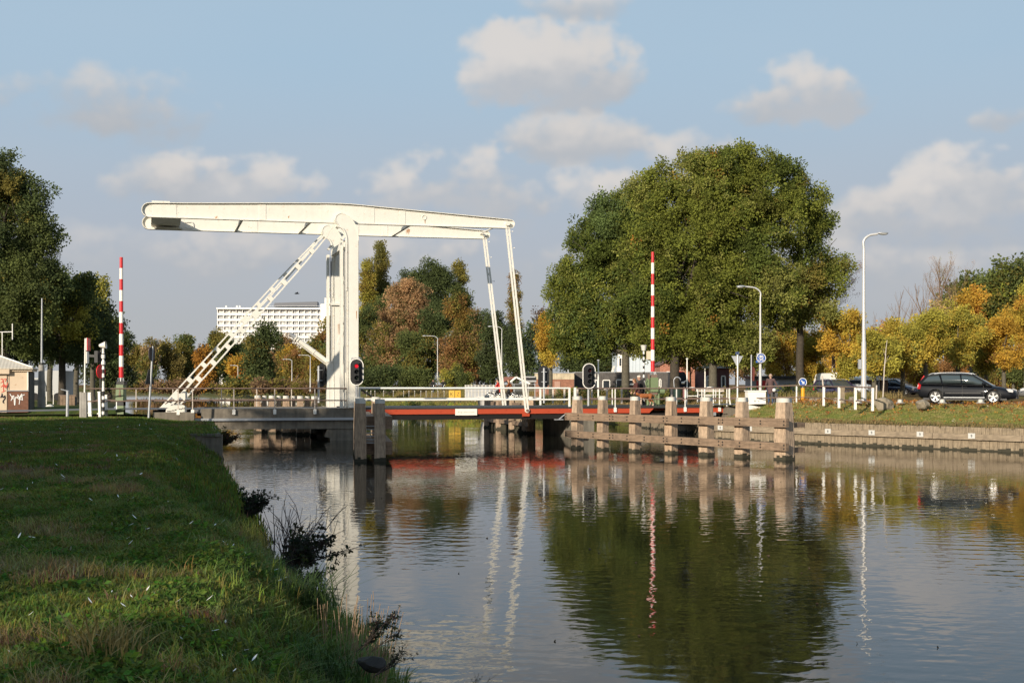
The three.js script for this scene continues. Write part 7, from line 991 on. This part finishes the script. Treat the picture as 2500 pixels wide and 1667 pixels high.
// the mixed wood on the far bank, centre
{
  const w = (name, label, px, d, seed, list, colors, more = {}) => { const gy = 1.8; return tree(name, label, at0(px, d, gy), { seed, trunkH: 3, trunkR: 0.3, leaf: d > 240 ? 'far' : 'mid', density: 0.85, minY: 0.2, lobes: lobesAt(px, d, gy, list), colors, rough: 0.55, twigs: 2, ...more }); };
  const round = (px, top, hw, bottom, n, seed) => { const r = rngOf(seed), out = []; for (let i = 0; i < n; i++) { const t = (i + 0.5) / n, e = Math.sin(Math.PI * (0.2 + 0.62 * t)); out.push([px + (r() - 0.5) * hw * e, lerp(top + hw * 0.45, bottom - hw * 0.35, t), hw * (0.52 + 0.16 * r()) * (0.72 + 0.3 * e), (bottom - top) * 0.5 / n + hw * 0.3]); } return out; };
  const column = (px, top, hw, bottom) => Array.from({ length: 8 }, (_, i) => { const t = (i + 0.5) / 8; return [px + ((i * 7) % 3 - 1) * hw * 0.12, lerp(top, bottom, t), hw * (0.45 + 0.6 * Math.sin(Math.PI * Math.min(0.95, 0.08 + 0.62 * t))), (bottom - top) * 0.1]; });
  const PO = [[[0.2, 0.19, 0.055], 3], [[0.27, 0.23, 0.05], 3], [C.olive, 2]];
  w('poplar_tree', 'tallest slim yellow-green poplar, right one of the pair next to the tower', 930, 225, 201, column(930, 596, 21, 780), PO, { density: 1.1, rough: 0.35 });
  w('poplar_tree', 'lower yellowish poplar, left one of the pair next to the tower', 898, 220, 202, column(898, 640, 20, 790), [[C.yg, 2], [[0.32, 0.24, 0.05], 3], [C.olive, 1]], { density: 1.1, rough: 0.35 });
  w('poplar_tree', 'slim yellow-green poplar top right of the dark green crowns', 1120, 228, 203, column(1120, 642, 20, 790), PO, { density: 1.1, rough: 0.35 });
  w('poplar_tree', 'lone slim poplar right behind the near hanger', 1256, 215, 204, column(1256, 668, 16, 900), [[C.olive, 3], [C.brown, 2]], { density: 1, rough: 0.35 });
  w('dark_tree', 'high dark green rounded crown at the top of the central wood', 1045, 222, 205, [[1045, 668, 34], [1000, 690, 34], [1085, 690, 36], [1040, 720, 55], [1020, 780, 60], [1080, 770, 55], [960, 720, 24]], [[C.dark, 4], [C.mid, 1]], { rough: 0.7 });
  w('copper_tree', 'copper brown tree top left of the central wood', 990, 205, 206, [[990, 715, 40], [965, 760, 45], [1020, 760, 42], [950, 800, 40], [985, 820, 48]], [[C.copper, 4], [C.brown, 2], [C.mid, 1.6]], { patch: 0.05 });
  w('copper_tree', 'lower copper brown tree nearer the tower, below the pair of poplars', 945, 196, 207, [[935, 820, 36], [960, 860, 42], [920, 870, 32], [975, 890, 34]], [[C.copper, 4], [C.olive, 2], [C.mid, 2]], { patch: 0.05 });
  w('green_tree', 'dark green bushy tree directly right of the tower', 890, 200, 208, round(892, 740, 46, 945, 6, 5), [[C.dark, 3], [C.mid, 3], [C.olive, 1]]);
  w('green_tree', 'dark green dense tree in the middle of the central wood', 1055, 192, 209, round(1055, 735, 62, 945, 7, 6), [[C.dark, 3], [C.mid, 3], [C.olive, 1]]);
  w('green_tree', 'olive green tree left of the dense dark middle tree', 1010, 190, 210, round(1012, 800, 52, 945, 6, 7), [[C.mid, 3], [C.olive, 2]]);
  w('autumn_tree', 'olive and rust tree right of the dark middle tree', 1130, 202, 211, round(1135, 690, 60, 945, 7, 8), [[C.olive, 3], [C.rust, 2], [C.mid, 2], [[0.3, 0.19, 0.05], 1.5]], { patch: 0.05 });
  w('autumn_tree', 'rust brown lower tree above the far bank path', 1120, 186, 212, round(1125, 800, 58, 945, 6, 9), [[C.rust, 3], [C.brown, 2], [C.olive, 2]], { patch: 0.05 });
  w('autumn_tree', 'brownish drooping tree just left of the far hanger', 1165, 196, 213, round(1170, 750, 40, 945, 6, 10), [[C.brown, 3], [C.olive, 2], [C.dark, 2]]);
  w('shrub', 'light yellow-green shrub beside the right one of the cyclists in black', 1112, 176, 214, [[1112, 915, 26], [1098, 930, 24], [1130, 928, 24]], [[C.yg, 3], [C.mid, 2], [C.oakL, 1]], { trunkH: 0.5, trunkR: 0.08, category: 'shrub', leaf: 'near' });
  w('shrub', 'dark green shrub layer left of the lamp above the cyclists', 950, 178, 215, [[905, 925, 32], [950, 920, 34], [1000, 922, 32], [1040, 928, 26], [930, 940, 30]], [[C.mid, 3], [C.dark, 2], [C.olive, 1]], { trunkH: 0.5, trunkR: 0.08, category: 'shrub' });
  w('dark_tree', 'very dark tree between the two hangers, shade put into its leaf colour', 1205, 182, 216, round(1205, 760, 50, 940, 6, 11), [[C.shadeGreen, 3], [C.dark, 2]]);
  w('dark_tree', 'dark tree right of the near hanger, shade put into its leaf colour', 1262, 176, 217, round(1262, 800, 46, 930, 5, 12), [[C.shadeGreen, 3], [C.dark, 2]]);
  w('dark_tree', 'bluish dark conifer left of the golden low-branched tree', 1298, 150, 218, round(1298, 790, 32, 930, 6, 13), [[C.blueGreen, 2], [C.dark, 3]]);
  w('autumn_tree', 'purplish brown crown behind the golden low-branched tree', 1330, 180, 219, round(1325, 745, 38, 900, 5, 14), [[[0.13, 0.085, 0.06], 3], [C.brown, 1], [C.dark, 1]], { density: 0.6 });
  w('dark_tree', 'dark background tree filling in behind the oak trunks', 1450, 175, 220, round(1450, 790, 90, 930, 6, 15), [[C.shadeGreen, 2], [C.dark, 3], [C.olive, 1]]);
  w('dark_tree', 'dark background tree behind the right-hand oak trunks', 1620, 182, 221, round(1640, 800, 110, 925, 6, 16), [[C.shadeGreen, 2], [C.dark, 3], [C.rust, 0.6]]);
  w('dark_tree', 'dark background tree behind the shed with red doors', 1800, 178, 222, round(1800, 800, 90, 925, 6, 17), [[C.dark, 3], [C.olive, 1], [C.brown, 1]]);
  w('green_tree', 'mid green tree behind the copper trees, right of the poplars', 975, 215, 223, round(930, 720, 45, 940, 6, 18), [[C.mid, 3], [C.dark, 3]]);
  // the far left bank and canal end
  const far = [[335, 350, 835, 36, [[C.olive, 3], [C.rust, 1]], 'small olive autumn tree at the left end of the far tree line'], [372, 345, 826, 34, [[C.olive, 3], [C.tan, 2], [C.mid, 1]], 'second tree from the left in the far tree line, tan and green'], [410, 350, 826, 36, [[[0.24, 0.19, 0.06], 3], [C.olive, 2]], 'yellowish far tree behind the pole with turned boards'], [455, 360, 812, 42, [[C.olive, 3], [C.mid, 2]], 'green-brown far tree left of the round orange one'], [497, 300, 842, 28, [[C.orange, 3], [[0.36, 0.18, 0.03], 3]], 'round orange tree in front of the far tree line'], [520, 365, 796, 46, [[C.mid, 2], [C.olive, 3]], 'green far tree left of the white apartment block'], [565, 372, 812, 44, [[C.mid, 2], [C.dark, 2], [C.brown, 1]], 'dark far tree behind the back stays'], [640, 270, 786, 54, [[C.dark, 4], [C.olive, 0.6]], 'big dark drooping tree on the far bank, right of the back stays'], [585, 285, 860, 30, [[C.orange, 2], [C.gold, 2], [C.olive, 1]], 'orange tree half hidden by the back stays'], [700, 330, 838, 36, [[C.olive, 2], [C.gold, 1], [C.mid, 2]], 'yellow-green far tree right of the big dark drooping one'], [735, 320, 835, 44, [[C.rust, 2], [C.olive, 3], [[0.3, 0.19, 0.05], 1]], 'rusty olive far tree below the hydraulic cylinder'], [780, 318, 800, 46, [[C.mid, 3], [C.olive, 2], [C.rust, 1]], 'green far tree behind the hydraulic cylinder'], [820, 275, 772, 44, [[C.mid, 3], [C.dark, 1], [[0.3, 0.22, 0.04], 1]], 'green and gold tree directly left of the tower'], [780, 260, 850, 40, [[C.gold, 2], [C.olive, 3], [C.rust, 1]], 'low gold and olive tree left of the drive cabinet'], [690, 420, 815, 50, [[C.brown, 2], [C.olive, 2]], 'hazy brown tree on the skyline under the apartment block'], [610, 420, 815, 50, [[C.mid, 2], [C.brown, 2]], 'hazy green-brown tree on the skyline under the left half of the apartment block']];
  far.forEach(([px, d, top, hw, colors, label], i) => w('far_tree', label, px, d, 300 + i, round(px, top, hw, 948, 5, 400 + i), colors, { leaf: d > 260 ? 'far' : 'mid', trunkR: 0.35, density: 0.95, group: undefined }));
  for (const [i, [px, d, hw, top, label]] of [[360, 330, 40, 938, 'reddish reed bank at the left of the far water'], [480, 310, 60, 937, 'reddish reed bank behind the back stays'], [600, 262, 60, 922, 'pale green willow scrub left of the big dark drooping tree'], [690, 250, 70, 935, 'reddish brown scrub on the far bank right of the big dark drooping tree'], [770, 240, 60, 934, 'reddish brown scrub on the far bank behind the drive cabinet'], [430, 300, 60, 939, 'low brown scrub along the far waterline']].entries()) w('scrub', label, px, d, 500 + i, [[px - hw * 0.6, 945, hw * 0.5, 945 - top], [px, 944, hw * 0.6, (945 - top) * 1.1], [px + hw * 0.6, 946, hw * 0.5, 945 - top]], i === 2 ? [[C.olive, 3], [C.mid, 1]] : [[[0.24, 0.15, 0.08], 3], [C.olive, 2]], { trunkH: 0.4, trunkR: 0.08, category: 'scrub', minY: -0.5 });
}
// left edge: dark trees over the hut
{
  const gy = 1.4, DK = [[C.dark, 5], [C.mid, 3], [C.olive, 0.5]];
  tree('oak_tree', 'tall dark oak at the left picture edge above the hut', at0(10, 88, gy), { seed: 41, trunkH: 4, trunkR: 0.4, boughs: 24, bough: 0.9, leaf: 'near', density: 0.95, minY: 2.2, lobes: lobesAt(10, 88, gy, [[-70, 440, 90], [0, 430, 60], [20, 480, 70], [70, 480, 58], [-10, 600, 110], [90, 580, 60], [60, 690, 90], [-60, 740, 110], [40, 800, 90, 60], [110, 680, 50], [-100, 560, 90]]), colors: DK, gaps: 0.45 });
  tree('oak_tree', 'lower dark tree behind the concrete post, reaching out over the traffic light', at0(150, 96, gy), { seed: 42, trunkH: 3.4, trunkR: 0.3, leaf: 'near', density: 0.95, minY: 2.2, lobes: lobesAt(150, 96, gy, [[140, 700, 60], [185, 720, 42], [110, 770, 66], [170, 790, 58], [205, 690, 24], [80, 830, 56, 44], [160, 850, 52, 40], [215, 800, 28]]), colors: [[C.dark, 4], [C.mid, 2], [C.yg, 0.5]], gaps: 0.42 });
  tree('dark_tree', 'rounded olive dark tree behind the left raised barrier', at0(265, 150, 1.6), { seed: 43, trunkH: 2, trunkR: 0.3, leaf: 'mid', density: 0.95, minY: 0, lobes: lobesAt(265, 150, 1.6, [[262, 810, 34], [240, 850, 40], [290, 850, 34], [265, 890, 56], [240, 925, 46, 34], [300, 920, 28], [305, 830, 18]]), colors: [[C.dark, 3], [[0.075, 0.08, 0.03], 3], [C.shadeGreen, 2]] });
  for (const [i, [px, d, label]] of [[-40, 100, 'grey trunk tree left of the antenna, behind the hut'], [62, 104, 'green tree behind the hut roof'], [120, 112, 'dark tree with pale trunk behind the white van'], [185, 118, 'dark background tree right of the white van'], [225, 125, 'dark background tree left of the raised barrier']].entries()) tree('dark_tree', label, at0(px, d, 1.5), { seed: 50 + i, trunkH: 5, trunkR: 0.26, bark: M.greyBark, leaf: 'mid', density: 0.8, minY: 3 - (i > 3 ? 2 : 0), lobes: lobesAt(px, d, 1.5, [[px, 730, 60], [px - 30, 800, 60], [px + 30, 810, 55], [px, 855, 60, 36]]), colors: [[C.dark, 3], [C.shadeGreen, 3], [C.yg, 0.4]] });
  // trees beyond the left picture edge that shade the lawn
  const shade = (x, z, h, rr, seed) => { const s = rngOf(seed), L = [[0, h - rr * 0.8, 0, rr * 0.8, rr * 0.8, rr * 0.8]]; for (let k = 0; k < 6; k++) { const a = k * 1.05 + s(); L.push([Math.cos(a) * rr * 0.6, lerp(4.5, h - rr * 0.8, (k % 3) / 2.4), Math.sin(a) * rr * 0.6, rr * 0.62, rr * 0.6, rr * 0.62]); } tree('oak_tree', 'oak standing on the lawn beyond the left picture edge', V(x, 1.4, z), { seed, trunkH: 4, trunkR: 0.35, leaf: 'mid', density: 0.5, minY: 2.6, lobes: L, colors: DK, gaps: 0.13, group: 'oaks beyond the left picture edge' }); };
  SHADE_TREES.forEach((a, i) => shade(...a, 60 + i));
}
// hedge and scrub behind the bridge on the right bank
{
  const hedge = (name, label, a, b, h, depth, seed, colors, gy) => { const g = thing(name, label, 'hedge', [a[0], gy, a[1]]), r = rngOf(seed), L = Math.hypot(b[0] - a[0], b[1] - a[1]), m = [], c = [], n = Math.round(L * h * 9), st = []; for (let i = 0; i < n; i++) { const t = r(), y = r() * h * (0.82 + 0.3 * PN.noise(t * L * 0.6, seed, 0)); m.push(placed((b[0] - a[0]) * t + (r() - 0.5) * depth, y, (b[1] - a[1]) * t + (r() - 0.5) * depth, r() * 6, r() * 6, r() * 6, 0.5 + 0.5 * r())); c.push(pick(colors, r()).map((k) => k * (0.75 + 0.5 * r()))); } for (let i = 0; i < L * 1.5; i++) { const t = r(); st.push(rod([(b[0] - a[0]) * t, -0.1, (b[1] - a[1]) * t], [(b[0] - a[0]) * t + 0.3 * (r() - 0.5), h * 0.8, (b[1] - a[1]) * t], 0.02, 0.01, 4)); } instanced('foliage', CL.near[0], M.leaf, m, c, g); part('stems', st, M.bark, g).userData.kind = 'stuff'; return g; };
  const HG = [[C.mid, 3], [C.oak, 2], [C.yg, 1]];
  hedge('hedge', 'clipped yellow-green hedge behind the wooden posts, left of the walkers', [X(1338, 104), -104], [X(1540, 100), -100], 1.05, 1.2, 71, HG, 1.75); hedge('hedge', 'green hedge behind the right barrier and the white rail posts', [X(1590, 99), -99], [X(1800, 98), -98], 0.85, 1.2, 72, HG, 1.8); hedge('hedge', 'dark green hedge behind the person with the bicycle and the yellow bollard', [X(1835, 90), -90], [X(2000, 88), -88], 1.15, 1.3, 73, [[C.mid, 3], [C.dark, 2], [C.oak, 1]], 1.8);
  hedge('shrub', 'low green water plants at the foot of the far bank grass', [X(960, 136), -136], [X(1090, 131), -131], 0.9, 2, 74, [[C.mid, 3], [C.dark, 1], [C.yg, 2]], 0.2); hedge('shrub', 'yellow-green waterside plants near the grey plank fender', [X(1110, 128), -128], [X(1200, 112), -112], 0.8, 2, 75, [[C.yg, 3], [C.oakL, 2]], 0.3);
}
// ------------------------------------------------------------------ grass, weeds, fallen leaves, feathers
const bladeMat = new THREE.MeshPhysicalMaterial({ color: 0xffffff, roughness: 0.8, transmission: 0.3, thickness: 0, side: THREE.DoubleSide, specularIntensity: 0.35 });
function tuft(seed, n, h, spread, w, droop = 0.5) {
  const r = rngOf(seed), p = [];
  for (let i = 0; i < n; i++) {
    const a = r() * 6.283, R = spread * Math.sqrt(r()), b = V(Math.cos(a * 3) * R, 0, Math.sin(a * 3) * R), l = h * (0.5 + 0.7 * r()), o = V(Math.cos(a), 0, Math.sin(a)), s = V(-o.z, 0, o.x), k = droop * (0.3 + r()), P = (t) => b.clone().addScaledVector(o, l * k * t * t).add(V(0, l * (t - 0.35 * k * t * t), 0)), W = w * (0.7 + 0.6 * r());
    const q = [0, 0.45, 0.8, 1].map(P), ww = [W, W * 0.85, W * 0.5, 0];
    for (let j = 0; j < 3; j++) { const A = q[j].clone().addScaledVector(s, ww[j]), B = q[j].clone().addScaledVector(s, -ww[j]), D = q[j + 1].clone().addScaledVector(s, ww[j + 1]), E = q[j + 1].clone().addScaledVector(s, -ww[j + 1]); for (const t of j < 2 ? [[A, B, D], [B, E, D]] : [[A, B, D]]) for (const v of t) p.push(v.x, v.y, v.z); }
  }
  const g = new THREE.BufferGeometry(); g.setAttribute('position', new THREE.Float32BufferAttribute(p, 3)); g.computeVertexNormals(); return g;
}
{
  const r = rngOf(900), forms = { short: tuft(1, 18, 0.055, 0.1, 0.004, 0.9), long: tuft(2, 12, 0.15, 0.09, 0.0035, 1.0), dry: tuft(3, 10, 0.2, 0.1, 0.003, 1.1), herb: leafClump(77, 14, 0.05, 0.07), far: tuft(4, 14, 0.1, 0.2, 0.01) }, out = {}; for (const k in forms) out[k] = [[], []];
  const G = [0.09, 0.14, 0.02], GY = [0.23, 0.24, 0.038], DR = [0.32, 0.25, 0.12], BR = [0.16, 0.095, 0.045];
  const add = (k, x, y, z, s, c, sy) => { out[k][0].push(placed(x, y, z, 0.25 * (r() - 0.5), r() * 6.28, 0.25 * (r() - 0.5), s, sy)); out[k][1].push(c.map((v) => v * (0.7 + 0.6 * r()))); };
  for (let z = -4.6; z > -66.5; ) {
    const step = 0.004 * -z + 0.02, d = -z, xl = -d * 0.41 - 0.3, xr = 2.4 - d * 0.2506;
    const dens = d < 14 ? 300 : d < 24 ? 190 : d < 40 ? 75 : 34, n = (xr - xl) * step * dens, m = Math.floor(n) + (r() < n % 1 ? 1 : 0);
    for (let i = 0; i < m; i++) {
      const x = lerp(xl, xr, r()), zz = z + (r() - 0.5) * step;
      if (inCanal(x, zz) || (zz < -60 && axisSpot(x, zz)[1] < 0.8)) continue;
      const dl = segDist(x, zz, LEFT), y = land(x, zz), n1 = PN.noise(x * 0.5, zz * 0.5, 6), n2 = PN.noise(x * 1.7, zz * 1.7, 8.8), dry = n1 * 0.9 + n2 * 0.5, edge = smooth(2.0, 0.3, dl);
      const col = dry > 0.34 ? mix3(DR, BR, clamp(n2 + 0.4)) : mix3(G, GY, clamp(0.25 + n2 + 0.5 * n1));
      if (d > 24) add('far', x, y - 0.01, zz, 0.5 + 0.5 * r() + edge * 0.9, col);
      else if (dry > 0.3 && r() < 0.5) add('dry', x, y - 0.01, zz, 0.5 + 0.5 * r(), mix3(DR, GY, r()));
      else if (r() < 0.05 + 0.5 * edge + 0.15 * smooth(0.1, 0.4, n2)) add('long', x, y - 0.01, zz, 0.55 + 0.6 * r() + 0.5 * edge, col);
      else if (n2 < -0.08 && r() < 0.6) add('herb', x, y + 0.02, zz, 0.6 + 0.7 * r(), mix3([0.06, 0.12, 0.02], [0.13, 0.19, 0.03], r()));
      else add('short', x, y - 0.01, zz, 0.7 + 0.7 * r(), col);
    }
    z -= step;
  }
  const g = new THREE.Group(); g.name = 'lawn_grass'; scene.add(g); tag(g, 'uneven shaded lawn grass with dry patches on the near left bank', 'grass', null, 'stuff');
  const nm = { short: 'short_grass', long: 'long_grass', dry: 'dry_grass', herb: 'clover', far: 'distant_grass' };
  for (const k in out) if (out[k][0].length) instanced(nm[k], forms[k], k === 'herb' ? M.leaf : bladeMat, out[k][0], out[k][1], g);
  // tussocks with a look of their own
  const tus = (label, px, py, d, n, h, c, seed) => { const q = rngOf(seed), t = thing('grass_tussock', label, 'grass tussock', [X(px, d), land(X(px, d), -d) - 0.03, -d]), gg = tuft(seed, n, h, h * 0.55, 0.005, 0.9); instanced('blades', gg, bladeMat, [0, 1, 2, 3].map(() => placed((q() - 0.5) * h, 0, (q() - 0.5) * h, 0, q() * 6, 0, 0.8 + 0.4 * q())), [0, 1, 2, 3].map(() => c.map((v) => v * (0.8 + 0.4 * q()))), t); part('base', ball(h * 0.3, 0, 0, 0, [1.2, 0.25, 1.2], 10), mat(c.map((v) => v * 0.4), 1), t); };
  tus('pale yellow-green grass tussock low on the lawn, left of the middle', 235, 1545, 8.0, 60, 0.34, [0.3, 0.26, 0.08], 51); tus('bright yellow grass tussock on the bank edge beside the twiggy shrub', 598, 1425 / 1.0, 22.5, 60, 0.5, [0.4, 0.34, 0.07], 52); tus('dark green overhanging grass clump on the bank edge low in the picture', 800, 1570, 10.4, 80, 0.45, [0.05, 0.1, 0.025], 53); tus('dark green grass clump above the dry reeds on the bank edge', 720, 1500, 12.2, 80, 0.4, [0.055, 0.1, 0.02], 54);
  { // dry reeds by the water
    const q = rngOf(61), d = 11.6, t = thing('dry_reeds', 'bunch of dry brown reed stalks at the water edge low in the picture', 'reeds', [X(858, d), 0.25, -d]), st = []; for (let i = 0; i < 70; i++) { const a = q() * 6.28, R = 0.3 * Math.sqrt(q()), x = Math.cos(a) * R, z = Math.sin(a) * R, h = 0.35 + 0.55 * q(), lx = 0.35 * (q() - 0.35), lz = 0.3 * (q() - 0.5); st.push(rod([x, -0.2, z], [x + lx, h, z + lz], 0.005, 0.0025, 4)); } part('stalks', st, mat([0.3, 0.2, 0.12], 0.9), t).userData.kind = 'stuff'; const b = []; for (let i = 0; i < 3; i++) b.push(rod([0.22 + i * 0.03, -0.4, 0.5], [0.24 + i * 0.035, 0.18 - i * 0.05, 0.5], 0.014, 0.013, 6)); part('broken_stem', b, mat([0.42, 0.34, 0.22], 0.9), t);
  }
  const twiggy = (name, label, px, py, d, stems, seed, leafC, leafS, lean, size = 1) => { const q = rngOf(seed), base = at(px, py, d), t = thing(name, label, 'shrub', base), w = [], lm = [], lc = []; const grow = (p, dir, len, rad, n) => { const e = p.clone().addScaledVector(dir, len); w.push(rod(p, e, rad, rad * 0.7, 5)); const k = n ? 3 : 0; for (let i = 0; i < k; i++) { const a = q() * 6.28; grow(p.clone().lerp(e, 0.4 + 0.3 * i), dir.clone().add(V(Math.cos(a) * 0.6, 0.1 * q(), Math.sin(a) * 0.6)).normalize(), len * (0.5 + 0.3 * q()), rad * 0.6, n - 1); } if (n < 2 && leafS) for (let i = 0; i < 2; i++) { const o = p.clone().lerp(e, q()); lm.push(placed(o.x, o.y, o.z, q() * 6, q() * 6, q() * 6, leafS * (0.6 + 0.8 * q()))); lc.push(leafC.map((v) => v * (0.6 + 0.8 * q()))); } }; for (let i = 0; i < stems; i++) { const a = q() * 6.28; grow(V((q() - 0.5) * 0.3, -0.1, (q() - 0.5) * 0.3), V(lean + 0.5 * Math.cos(a), 0.6 + 0.5 * q(), 0.5 * Math.sin(a)).normalize(), 0.35 + 0.25 * q(), 0.011, 2); } part('stems', w, mat([0.05, 0.035, 0.03], 0.9), t).userData.kind = 'stuff'; if (lm.length) instanced('leaves', CL.sprig, M.leaf, lm, lc, t); t.scale.setScalar(size); return t; };
  CL.sprig = leafClump(88, 5, 0.085, 0.05, 1.1);
  const DL = [0.028, 0.035, 0.02];
  twiggy('twiggy_shrub', 'dark leafy shrub hanging over the water at the middle of the bank edge', 672, 1385, 18.5, 13, 81, DL, 0.75, 1.0, 0.95); twiggy('twiggy_shrub', 'dark leafy shrub at the bank edge below the bare-twigged one', 672, 1450, 16.5, 7, 84, DL, 0.7, 1.0, 0.8); twiggy('twiggy_shrub', 'smaller dark shrub farther up the bank edge before the tower reflection', 585, 1262, 27, 12, 82, DL, 0.9, 0.8, 0.8); twiggy('twiggy_shrub', 'bare thin-twigged shrub rising over the water beside the leafy one', 690, 1375, 19.5, 10, 83, DL, 0, 0.35, 1.15); twiggy('twiggy_shrub', 'reddish bush hanging over the corner of the retaining wall', 528, 1085, 51, 14, 85, [0.06, 0.045, 0.02], 1.3, 1.1, 0.75); twiggy('twiggy_shrub', 'small dark bramble on the water edge beside the black stone', 890, 1575, 11, 6, 86, DL, 0.7, 0.8, 0.45);
  twiggy('seeding_weed', 'thin seeding weed standing before the water at the bottom edge, left one', 1058, 1715, 7.2, 2, 87, [0.09, 0.1, 0.04], 0.3, 0.05, 0.2); twiggy('seeding_weed', 'thin seeding weed standing before the water at the bottom edge, right one', 1142, 1722, 7, 4, 89, [0.07, 0.09, 0.04], 0.3, 0.05, 0.2); twiggy('seeding_weed', 'leafy weed shoots over the water right of the black stone', 925, 1640, 8.6, 3, 90, DL, 0.5, 0.9, 0.3);
  { const d = 10.2, s = thing('stone', 'black wet stone at the water edge near the bottom of the picture', 'stone', [X(905, d), Y(1618, d), -d]); part('stone', stoneGeom(9.1, 0.26, 0.13, 0.22), mat([0.012, 0.012, 0.011], 0.9), s); }
  { const d = 32, s = thing('stone', 'pale stone half sunk in the grass before the retaining wall', 'stone', [X(418, d), land(X(418, d), -d) + 0.03, -d]); part('stone', stoneGeom(4.4, 0.3, 0.22, 0.25), mat([0.16, 0.16, 0.15], 0.9), s); }
  // white feathers scattered on the lawn
  const fs = new THREE.Shape(); fs.moveTo(0, 0); fs.quadraticCurveTo(0.022, 0.04, 0.004, 0.1); fs.quadraticCurveTo(-0.02, 0.05, 0, 0); const fg = new THREE.ShapeGeometry(fs, 6), fp = fg.attributes.position; for (let i = 0; i < fp.count; i++) fp.setZ(i, 0.25 * fp.getY(i) ** 1.0 * fp.getY(i) * 3); fg.rotateX(-1.2); fg.computeVertexNormals();
  const fm = [], q = rngOf(707); for (let i = 0; i < 420; i++) { const d = 6 + 50 * q() ** 1.3, x = lerp(-d * 0.4, 1 - d * 0.2506, q() ** 1.05); if (inCanal(x, -d) || PN.noise(x * 0.4, d * 0.4, 77) < -0.05) continue; fm.push(placed(x, land(x, -d) + 0.05 + 0.02 * q(), -d, 0.6 * (q() - 0.5), q() * 6.28, 0.6 * (q() - 0.5), d < 12 ? 0.3 + 0.4 * q() : 0.45 + 0.7 * q())); }
  tag(instanced('white_feathers', fg, mat([0.75, 0.74, 0.7], 0.8, { side: THREE.DoubleSide }), fm, null, scene), 'white goose feathers scattered over the lawn', 'feathers', null, 'stuff');
  // fallen leaves on the right bank and grass there
  const lm = [], lc = [], rg = [], rc = [], lf = leafClump(99, 3, 0.1, 0.08), A = [34.35, -43.7], Bq = [11.06, -70.8];
  for (let i = 0; i < 9000; i++) { const t = q(), dd = 7 * q() ** 0.75, x = lerp(A[0], Bq[0], t) + 0.758 * dd, z = lerp(A[1], Bq[1], t) - 0.652 * dd, prof = [[0, 1], [0.8, 1.16], [1.6, 1.3], [2.6, 1.5], [3.8, 1.72], [5.2, 1.92], [8, 2.0]]; let y = 1; for (let j = 0; j + 1 < prof.length; j++) if (dd >= prof[j][0] && dd < prof[j + 1][0]) y = lerp(prof[j][1], prof[j + 1][1], (dd - prof[j][0]) / (prof[j + 1][0] - prof[j][0])); const nn = PN.noise(x * 1.3, z * 1.3, 9); rg.push(placed(x, y + 0.01 + 0.03 * nn, z, 0, q() * 6, 0, 0.5 + 0.5 * q() + (dd < 0.7 ? 1.0 : 0))); const k = clamp(0.4 + nn + (q() - 0.5) * 0.6); rc.push(dd < 0.7 ? mix3([0.26, 0.18, 0.08], [0.2, 0.16, 0.06], q()) : mix3([0.22, 0.25, 0.055], [0.38, 0.3, 0.12], k)); if (q() < 0.12 + 0.5 * smooth(3, 6, dd)) { lm.push(placed(x + 0.2, y + 0.08, z, q() * 6, q() * 6, q() * 6, 0.8 + 0.6 * q())); lc.push(pick([[[0.4, 0.17, 0.05], 4], [[0.5, 0.28, 0.06], 2], [[0.22, 0.1, 0.04], 2], [[0.5, 0.42, 0.3], 0.4]], q())); } }
  tag(instanced('bank_grass', forms.far, bladeMat, rg, rc, scene), 'short yellowish grass on the sunny right bank above the quay', 'grass', null, 'stuff'); tag(instanced('fallen_leaves', lf, M.leaf, lm, lc, scene), 'fallen orange and brown leaves on the right bank', 'fallen leaves', null, 'stuff');
  // leaves afloat on the water
  const wl = []; for (let i = 0; i < 60; i++) { const d = 11 + 42 * q(), x = lerp(-0.1, 0.38, q()) * d; if (inCanal(x, -d)) wl.push(placed(x, 0.01, -d, 1.57 + 0.1 * (q() - 0.5), q() * 6, 0, 0.5 + 0.6 * q())); }
  tag(instanced('floating_leaves', leafClump(98, 1, 0.09, 0.01), mat([0.07, 0.05, 0.025], 0.8, { side: THREE.DoubleSide }), wl, null, scene), 'few dark leaves floating on the canal', 'leaves', null, 'stuff');
  // tall dry grass on the far bank beyond the moving deck
  const tg = [], tc = [], tall = tuft(7, 16, 0.8, 0.5, 0.02, 0.5); for (let i = 0; i < 9000; i++) { const t = q(), a = [11.4, -84], seg = t < 0.3 ? [[11.4, -82], [6.5, -103], t / 0.3] : t < 0.62 ? [[6.5, -103], [-5.8, -132], (t - 0.3) / 0.32] : [[-5.8, -132], [-23, -200], (t - 0.62) / 0.38], dd = 15 * q() ** 0.8, dx = seg[1][0] - seg[0][0], dz = seg[1][1] - seg[0][1], L = Math.hypot(dx, dz), x = lerp(seg[0][0], seg[1][0], seg[2]) - dz / L * dd, z = lerp(seg[0][1], seg[1][1], seg[2]) + dx / L * dd; if (inCanal(x, z)) continue; tg.push(placed(x, land(x, z) - 0.05, z, 0, q() * 6, 0, (t < 0.3 ? 0.35 : 0.6) + 0.5 * q())); const n = PN.noise(x * 0.25, z * 0.25, 5), wet = smooth(5, 1, dd); tc.push(mix3(mix3([0.33, 0.235, 0.1], [0.2, 0.19, 0.05], clamp(0.3 + 1.5 * n + 0.5 * wet)), [0.17, 0.2, 0.04], 0.6 * wet)); }
  tag(instanced('tall_grass', tall, bladeMat, tg, tc, scene), 'tall golden grass on the far bank beyond the moving deck', 'tall grass', null, 'stuff');
}

renderer.render(scene, camera);
